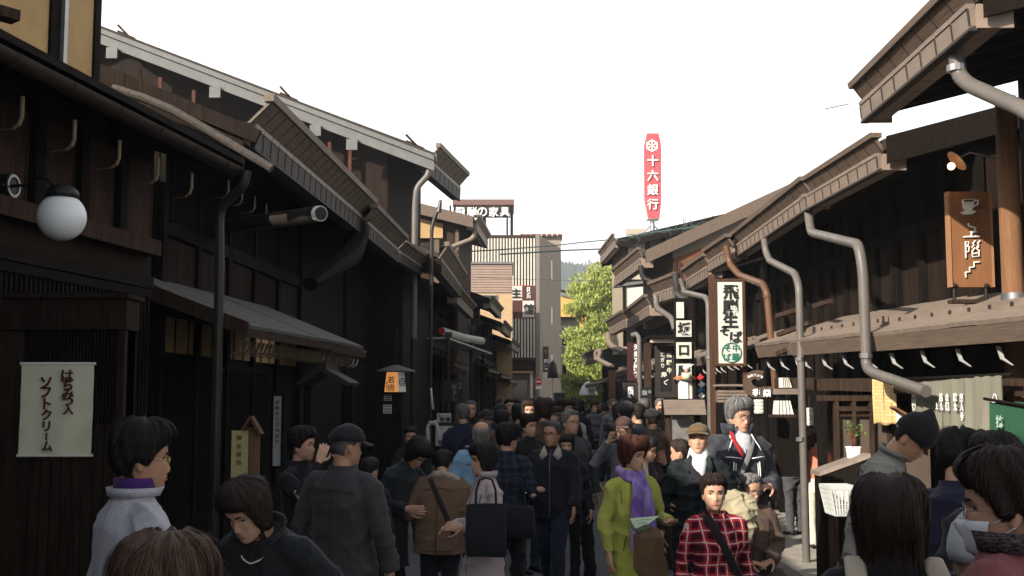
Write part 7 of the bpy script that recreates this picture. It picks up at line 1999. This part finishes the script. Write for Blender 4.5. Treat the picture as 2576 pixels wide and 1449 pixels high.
# --- far dark sign, small signs
s, a_, b_ = panel_sign('vertical_sign', 'dark maroon vertical sign with white characters behind a grey pole, far right', 1578, 862, 1614, 958, 26, mat('sign_maroon', (.05, .012, .012), (.04, .01, .01), .5, 4), [(c_, 1602, 874+17*i, 16) for i, c_ in enumerate('天寿万閣館'[:5])], 'white', .04, .08)
s, a_, b_ = panel_sign('standing_sign', 'small black framed standing sign with two bold white characters', 1575, 970, 1598, 1004, 18.5, M['black'], [('飛', 1586, 980, 15), ('騨', 1586, 994, 15)], 'white', .04, .06, M['slit'], ft=.05)
mb = MB(); mb.box((a_.x, 18.6, .01), (a_.x+.05, 18.65, b_.z-.05)); mb.box((b_.x-.05, 18.6, .01), (b_.x, 18.65, b_.z-.05)); mb.build('leg', M['dark'], s)
s, a_, b_ = panel_sign('coffee_sign', 'dark sign with faint white coffee characters beside the standing sign', 1612, 974, 1640, 1000, 19.2, M['black'], [('珈', 1621, 988, 13), ('琲', 1634, 986, 8)], cl('faint_white', (.3, .3, .29)), .02, .05)
for x, y0, y1, Y in ((1608, 850, 1000, 21.5),):
    q = at(x, y0, Y); dp = thing('rain_pipe', 'pale grey rain pipe in front of the maroon vertical sign', 'pipe', (q.x, Y, 0)); pipe(dp, [at(1588, 845, 22), at(1600, 840, 22), q, (q.x, Y, .02)], .045, 'pipe')
q = at(1628, 860, 20.8); dp = thing('timber_post', 'dark timber post between the maroon sign and the sushi board', 'post', (q.x, 20.8, 0)); mb = MB(); mb.box((q.x-.06, 20.75, .01), (q.x+.06, 20.87, q.z)); mb.build('shaft', M['board'], dp); mb = MB(); mb.box((q.x-.09, 20.72, q.z+.002), (q.x+.09, 20.9, q.z+.06)); mb.build('cap', M['dark'], dp)
q = at(1540, 930, 33); dp = thing('orange_post', 'broad orange-brown wooden post far down the right row', 'post', (q.x, 33, 0)); mb = MB(); mb.box((q.x-.09, 33, .01), (q.x+.09, 33.15, q.z)); mb.build('shaft', MATS['orange_post'], dp); mb = MB(); mb.box((q.x-.12, 32.97, q.z+.002), (q.x+.12, 33.2, q.z+.07)); mb.build('cap', M['dark'], dp)
# snaking pipe far right
q = at(1520, 905, 36); dp = thing('rain_pipe', 'curled dark rain pipe at the far right eaves beside the pine', 'pipe', (q.x, 36, 2)); pipe(dp, [at(1500, 905, 36), at(1498, 885, 36), at(1512, 880, 35.8), at(1505, 905, 35.5), at(1540, 922, 34.5)], .07, 'gutter_r')
dp = thing('rain_pipe', 'bent dark rain pipe hanging before the pine crown', 'pipe', tuple(at(1560, 860, 33))); pipe(dp, [at(1530, 840, 33.5), at(1532, 862, 33.3), at(1545, 875, 33), at(1572, 885, 32)], .09, 'gutter_r')
# --- notice stand with slatted roof
Yn = 12.0; a_, b_ = at(1668, 1010, Yn), at(1772, 1044, Yn)
o = thing('notice_stand', 'brown notice stand with a slatted pitched top beside the flat cap', 'stand', ((a_.x+b_.x)/2, Yn, 0))
mb = MB(); 
for i in range(5):
    f0, f1 = i/5, (i+1)/5; mb.obox((a_.x, Yn-.02-.10*f1, a_.z + (b_.z-a_.z)*f1 + .004), (b_.x-a_.x, 0, 0), (0, .10/5+.016, .02), (0, 0, (a_.z-b_.z)/5-.006))
mb.build('roof_slat', M['roof_lit'], o)
mb = MB(); mb.box((a_.x-.01, Yn+.03, b_.z-.01), (b_.x+.01, Yn+.06, a_.z+.02)); mb.build('backing', M['dark'], o)
for x in (a_.x+.06, b_.x-.06): mb = MB(); mb.box((x-.03, Yn+.06, .01), (x+.03, Yn+.12, b_.z)); mb.build('post', M['board'], o)
mb = MB(); mb.box((a_.x+.09, Yn+.07, .8), (b_.x-.09, Yn+.09, b_.z-.05)); mb.build('notice_panel', mat('notice_glass', (.22, .20, .185), (.12, .105, .10), .35, 9), o)
# --- white box lantern with orange top
Yo = 17.; a_, b_ = at(1710, 955, Yo), at(1742, 1003, Yo)
o = thing('box_lantern', 'white box lantern with a flat round orange top on the right', 'lantern', ((a_.x+b_.x)/2, Yo, 0))
mb = MB(); mb.box((a_.x, Yo, b_.z), (b_.x-.06, Yo+.18, a_.z)); mb.build('paper_box', M['white'], o)
mb = MB(); mb.box((b_.x-.055, Yo+.02, b_.z), (b_.x, Yo+.18, a_.z)); mb.build('side_panel', M['paper'], o)
mb = MB(); mb.lathe([(.17, 0), (.175, .015), (.12, .045), (.02, .06)], ((a_.x+b_.x)/2, Yo+.09, a_.z+.006), 24); mb.build('top', mat('orange_lacquer', (.50, .16, .05), (.42, .13, .04), .4, 5), o)
mb = MB(); mb.box(((a_.x+b_.x)/2-.04, Yo+.05, .01), ((a_.x+b_.x)/2+.04, Yo+.13, b_.z-.004)); mb.build('post', M['dark'], o)
q = at(1760, 960, 17.2); o = thing('carp_streamer', 'string of small red, white and blue cloth ornaments hanging on the right', 'ornament', tuple(q))
for i, (y, m__) in enumerate(((950, MATS['sign_red']), (968, M['white']), (982, cl('orn_blue', (.06, .2, .35))), (996, M['white']))):
    mb = MB(); c_ = at(1762 + (i % 2)*3, y, 17.2); mb.extrude([c_ + Vector((-.05, 0, 0)), c_ + Vector((0, 0, .055)), c_ + Vector((.055, 0, .01)), c_ + Vector((0, 0, -.045))], (0, .03, 0)); mb.build('charm', m__, o)
mb = MB(); mb.tube([at(1762, 940, 17.215), at(1764, 1000, 17.215)], .004, 5); mb.build('string', M['paper'], o)
o = thing('doll_ornament', 'white-capped doll ornament above the orange-topped lantern', 'ornament', tuple(at(1725, 955, 16.9)))
mb = MB(); c_ = at(1727, 925, 16.9); mb.ball(c_, (.055, .05, .04), 12, 8); mb.tube([c_ + Vector((.03, 0, .0)), at(1746, 916, 16.9)], [.02, .005], 8); mb.build('cap', M['white'], o, smooth=True)
mb = MB(); mb.ball(at(1727, 933, 16.9), (.035, .035, .03), 12, 8); mb.build('face', M['skin'], o, smooth=True)
mb = MB(); mb.loft([[at(1727, y, 16.9) + Vector((r_*cos(2*pi*k/12), r_*.7*sin(2*pi*k/12), 0)) for k in range(12)] for y, r_ in ((938, .03), (943, .07), (950, .06), (954, .05))]); mb.build('coat', M['banner'], o, smooth=True)
# --- paper lamps and lit papers under the lower roof
def paper_lamp(x0, y0, x1, y1, Y, lab, tilt=0):
    a_, b_ = at(x0, y0, Y), at(x1, y1, Y)
    o = thing('paper_lantern', lab, 'lantern', ((a_.x+b_.x)/2, Y, b_.z))
    mb = MB(); n = 8; rings = []
    w_ = (b_.x-a_.x)/2; cxx = (a_.x+b_.x)/2
    for j in range(n+1):
        z = b_.z + (a_.z-b_.z)*j/n; f = (.90, 1.0)[j % 2]
        rings.append([Vector((cxx + tilt*(j/n-.5) + w_*f*math.copysign(abs(cos(t))**.5, cos(t)), Y + .07*f*math.copysign(abs(sin(t))**.5, sin(t)), z)) for t in [2*pi*k/20 for k in range(20)]])
    mb.loft(rings); mb.build('shade', M['paper'], o)
    mb = MB(); mb.box((cxx-w_*.7, Y-.05, b_.z-.03), (cxx+w_*.7, Y+.05, b_.z-.003)); mb.build('base', M['dark'], o)
    mb = MB(); mb.tube([(cxx, Y, a_.z+.002), (cxx, Y, a_.z+.12)], .006, 6); mb.build('cord', M['black'], o)
paper_lamp(1897, 1005, 1920, 1040, 12.6, 'white paper lantern nearest the round brown sign')
paper_lamp(2028, 1026, 2046, 1070, 12.2, 'tall white paper lantern just right of the grey pole')
for x0, y0, x1, y1, Y, lab in ((1946, 1008, 1992, 1042, 12.4, 'sunlit slanting white lamp shade left of the grey pole'), (1962, 950, 1988, 975, 13.0, 'sunlit white paper shade above the grey-green shelf')):
    a_, b_ = at(x0, y0, Y), at(x1, y1, Y); o = thing('lamp_shade', lab, 'shade', ((a_.x+b_.x)/2, Y, b_.z)); mb = MB(); dx = (b_.x-a_.x)*.2
    mb.extrude([(a_.x, Y-.08, b_.z), (b_.x, Y-.08, b_.z), (b_.x-.01, Y+.02, a_.z), (a_.x+dx, Y+.02, a_.z)], (0, .14, 0)); mb.build('paper', M['paper'], o)
    mb = MB()
    for k in range(1, 5): x = a_.x + (b_.x-a_.x)*k/5; mb.bar((x, Y-.083, b_.z), (x+dx*(1-k/5), Y+.017, a_.z), .006, .004)
    mb.box((a_.x-.05, Y-.12, b_.z-.03), (b_.x+.03, Y+.06, b_.z-.003)); mb.build('rib', M['board'], o)
s, a_, b_ = panel_sign('shop_shelf_roof', 'pale board roof over the goods left of the grey pole', 1955, 978, 2030, 992, 12.8, M['roof_lit'], thick=.35, cat='shelf')
mb = MB(); mb.box((a_.x+.02, 12.9, b_.z-.9), (b_.x-.02, 13.1, b_.z-.16)); mb.build('goods_rack', M['dark'], s)
rg_ = random.Random(4)
for i in range(16):
    x = 1940 + rg_.uniform(0, 110); y = rg_.choice([1050, 1075, 1095]); Y = 12.9 + rg_.uniform(0, .5); q = at(x, y, Y)
    o = thing('paper_packet', 'small %s packet on the shop shelf, %s' % (rg_.choice(['white', 'cream', 'yellow']), ['first', 'second', 'third', 'fourth', 'fifth', 'sixth', 'seventh', 'eighth', 'ninth', 'tenth', 'eleventh', 'twelfth', 'thirteenth', 'fourteenth', 'fifteenth', 'sixteenth'][i] + ' from the left pole'), 'packet', tuple(q), 'goods on the shop shelf') if False else None
# --- booth partition, handrail, plant, bicycle
Yk = 10.4
a_, b_ = at(2062, 1000, Yk), at(2255, 1000, Yk)
o = thing('booth_partition', 'dark panelled partition with brown boards behind the potted plant', 'partition', ((a_.x+b_.x)/2, Yk, 0))
mb = MB(); mb.box((a_.x, Yk, a_.z-.03), (b_.x+.3, Yk+.12, a_.z+.02)); mb.box((a_.x+.15, Yk, a_.z-.12), (b_.x+.3, Yk+.10, a_.z-.08)); mb.box((a_.x+.18, Yk+.01, at(0, 1048, Yk).z), (b_.x+.3, Yk+.08, at(0, 1043, Yk).z)); mb.build('rail', M['board'], o)
for x in (2069, 2105, 2148, 2193, 2238): mb = MB(); q = at(x, 1000, Yk); mb.box((q.x-(.035 if x < 2080 else .018), Yk+.005, .1), (q.x+(.035 if x < 2080 else .018), Yk+.09, q.z-.032)); mb.build('post', M['dark'] if x < 2080 else M['board'], o)
mb = MB(); mb.box((a_.x+.15, Yk+.05, .1), (b_.x+.3, Yk+.07, a_.z-.13)); mb.build('board', mat('booth_board', (.105, .078, .056), (.075, .055, .04), .8, 3), o)
Yh = 9.9; a_, b_ = at(2062, 1198, Yh), at(2190, 1152, Yh-.2)
o = thing('sloping_counter', 'dark counter with a sloping plank top carrying the potted plant', 'counter', ((a_.x+b_.x)/2, Yh, 0))
mb = MB(); mb.obox(a_, b_-a_, (0, .30, .0), (0, 0, .035)); mb.build('plank', M['roof_lit'], o)
mb = MB(); mb.extrude([(a_.x+.02, Yh-.0, .1), (b_.x, Yh-.2, .1), (b_.x, Yh-.2, b_.z-.004), (a_.x+.02, Yh, a_.z-.004)], (0, .25, 0)); mb.build('front', M['dark'], o)
for x in (2086, 2098): mb = MB(); q = at(x, 1300, 9.75); mb.box((q.x-.018, 9.68, .1), (q.x+.018, 9.72, at(0, 1222, 9.7).z)); mb.build('batten', M['board'], o)
mb = MB(); q = at(2152, 1166, 9.9); 
o = thing('potted_plant', 'small leafy plant in a white square pot on the sloping plank', 'plant', (q.x, 9.95, q.z))
mb.loft([[Vector((q.x + r_*math.copysign(abs(cos(t))**.4, cos(t)), 9.95 + r_*math.copysign(abs(sin(t))**.4, sin(t)), q.z + z)) for t in [2*pi*k/24 for k in range(24)]] for r_, z in ((.042, .003), (.056, .125), (.060, .128), (.060, .14), (.050, .14), (.048, .125))]); mb.build('pot', M['white'], o)
mb = MB(); mb.lathe([(.07, 0), (.075, .004)], (q.x, 9.95, q.z-.003), 16); mb.build('saucer', M['board'], o)
mb = MB(); lf = MB(); rg_ = random.Random(6)
for k in range(9):
    e = Vector((q.x + rg_.uniform(-.07, .08), 9.95 + rg_.uniform(-.06, .06), q.z + rg_.uniform(.20, .32))); mb.tube([(q.x, 9.95, q.z+.125), (q.x + (e.x-q.x)*.3, 9.95, q.z+.20), e], [.007, .005, .002], 5)
    for j in range(9):
        d_ = Vector((rg_.gauss(0, 1), rg_.gauss(0, 1), rg_.gauss(.2, .7))).normalized(); l_ = rg_.uniform(.025, .045); b0 = e + Vector((rg_.gauss(0, .014), rg_.gauss(0, .014), rg_.gauss(0, .014))); sd = d_.cross(Z_).normalized()*l_*.3
        lf.add([b0, b0 + d_*l_*.5 + sd, b0 + d_*l_, b0 + d_*l_*.5 - sd], [(0, 1, 2, 3)])
mb.build('stem', wood('plant_stem', (.13, .05, .03), (.09, .035, .02)), o, smooth=True); lf.build('foliage', mat('leaf_bright', (.14, .24, .05), (.09, .16, .035), .5, 20), o)
# bicycle
Yc_ = 7.7; hub = at(2125, 1385, Yc_); rw = .31
o = thing('bicycle', 'bicycle with a white wire front basket parked behind the long-haired person', 'bicycle', (hub.x+.4, Yc_, 0))
dv_ = Vector((.93, .37, 0)).normalized(); sd_ = Vector((dv_.y, -dv_.x, 0)); C0 = Vector((hub.x, Yc_, .33))
M['tyre'] = mat('tyre', (.02, .02, .02), (.014, .014, .014), .8, 9)
def wheel(c):
    mb = MB(); n = 36
    for k in range(n): pass
    mb.tube([c + dv_*(rw*cos(2*pi*k/n)) + Z_*(rw*sin(2*pi*k/n)) for k in range(n+1)], .017, 8, up=sd_); wh = mb.build('wheel', M['tyre'], o, smooth=True)
    mb = MB(); mb.tube([c + dv_*((rw-.025)*cos(2*pi*k/n)) + Z_*((rw-.025)*sin(2*pi*k/n)) for k in range(n+1)], .009, 6, up=sd_)
    for k in range(14): t = 2*pi*k/14; mb.tube([c + sd_*.015*(-1)**k, c + dv_*((rw-.025)*cos(t)) + Z_*((rw-.025)*sin(t))], .0016, 4)
    mb.build('rim', M['chrome'], wh, smooth=True)
wheel(C0); C1 = C0 + dv_*1.05; wheel(C1)
mb = MB(); hd_ = C0 + dv_*.20 + Z_*.55; bb = C0 + dv_*.55 - Z_*.04; st_ = C0 + dv_*.72 + Z_*.42
for p, q in ((hd_, bb), (bb, st_), (st_, C1), (bb, C1), (hd_ - Z_*.08, bb + Z_*.12)): mb.tube([p, q], .015, 8)
mb.build('frame', cl('bike_grey', (.3, .3, .32), None, .4), o, smooth=True)
mb = MB()
for s__ in (-.05, .05): mb.tube([C0 + sd_*s__, C0 + dv_*.12 + Z_*.36 + sd_*s__, hd_], .011, 8)
mb.build('fork', M['chrome'], o, smooth=True)
mb = MB(); top = hd_ + Z_*.22 - dv_*.02; mb.tube([hd_, top], .013, 8); mb.tube([top + sd_*.28 + dv_*.18 + Z_*.02, top + sd_*.26 + dv_*.02 + Z_*.04, top + sd_*.08 + Z_*.01, top, top - sd_*.08 + Z_*.01, top - sd_*.26 + dv_*.02 + Z_*.04, top - sd_*.28 + dv_*.18 + Z_*.02], .011, 8); mb.build('handlebar', M['chrome'], o, smooth=True)
mb = MB()
for k in range(3): mb.tube([top + sd_*.2 + Z_*.04, top + sd_*.1 - dv_*.12 + Z_*(.10+.02*k), top - dv_*.05 + Z_*(.02), hd_], .0035, 5)
mb.build('brake_cable', M['white'], o, smooth=True)
mb = MB(); mb.ball(st_ + Z_*.12, (.12, .09, .035), 14, 8); mb.tube([st_, st_ + Z_*.1], .013, 8); mb.build('saddle', M['black'], o, smooth=True)
bk_ = MB(); a_, b_ = at(2088, 1228, 7.3), at(2160, 1296, 7.3); zb_, zt_ = b_.z, a_.z; bx0, bx1 = a_.x, b_.x
def bring(z, f): return [Vector((x, y, z)) for x, y in ((bx0+.03*(1-f), 7.28+.02*(1-f)), (bx1-.02*(1-f), 7.28+.02*(1-f)), (bx1-.02*(1-f), 7.55-.02*(1-f)), (bx0+.03*(1-f), 7.55-.02*(1-f)))]
mb = MB()
for j in range(6):
    f = j/5; r_ = bring(zb_ + (zt_-zb_)*f, f); 
    for p, q in zip(r_, r_[1:] + r_[:1]): mb.bar(p, q, .006, (.022 if j in (5,) else (.014 if j == 0 else .005)))
lo_, hi_ = bring(zb_, 0), bring(zt_, 1)
for (p0, p1), (q0, q1) in zip(zip(lo_, lo_[1:] + lo_[:1]), zip(hi_, hi_[1:] + hi_[:1])):
    for k in range(8): f = k/8; mb.bar(p0.lerp(p1, f), q0.lerp(q1, f), .010, .005)
mb.add([lo_[0], lo_[1], lo_[2], lo_[3]], [(0, 1, 2, 3)]); mb.build('basket', mat('basket_plastic', (.52, .52, .49), (.45, .45, .42), .5, 6), o)
# white sunlit paper banner with small roof, near the knit cap
a_, b_ = at(2254, 1035, 8.9), at(2276, 1090, 8.9); o = thing('hung_paper', 'narrow sunlit white paper with a small orange roof beside the knit cap', 'notice', tuple(at(2265, 1092, 8.9)))
mb = MB(); mb.extrude([at(2255, 1030, 8.9), at(2272, 1040, 8.9), at(2276, 1090, 8.9), at(2261, 1110, 8.9)], (0, .012, 0)); mb.build('sheet', M['white'], o)
mb = MB(); mb.bar(at(2244, 1024, 8.85), at(2282, 1046, 8.85), .12, .015); mb.build('roof', MATS['orange_post'], o)
# far white parasol
q = at(1480, 990, 47); o = thing('white_parasol', 'white parasol among the far crowd below the pine', 'parasol', (q.x, 47, 0))
mb = MB(); z = q.z; mb.lathe([(.0, .50), (.12, .44), (.30, .22), (.38, -.05), (.36, -.06)], (q.x, 47, z), 8); mb.build('canopy', M['white'], o); mb = MB(); mb.tube([(q.x, 47, .01), (q.x, 47, z+.5)], .02, 6); mb.build('pole', M['metal'], o)
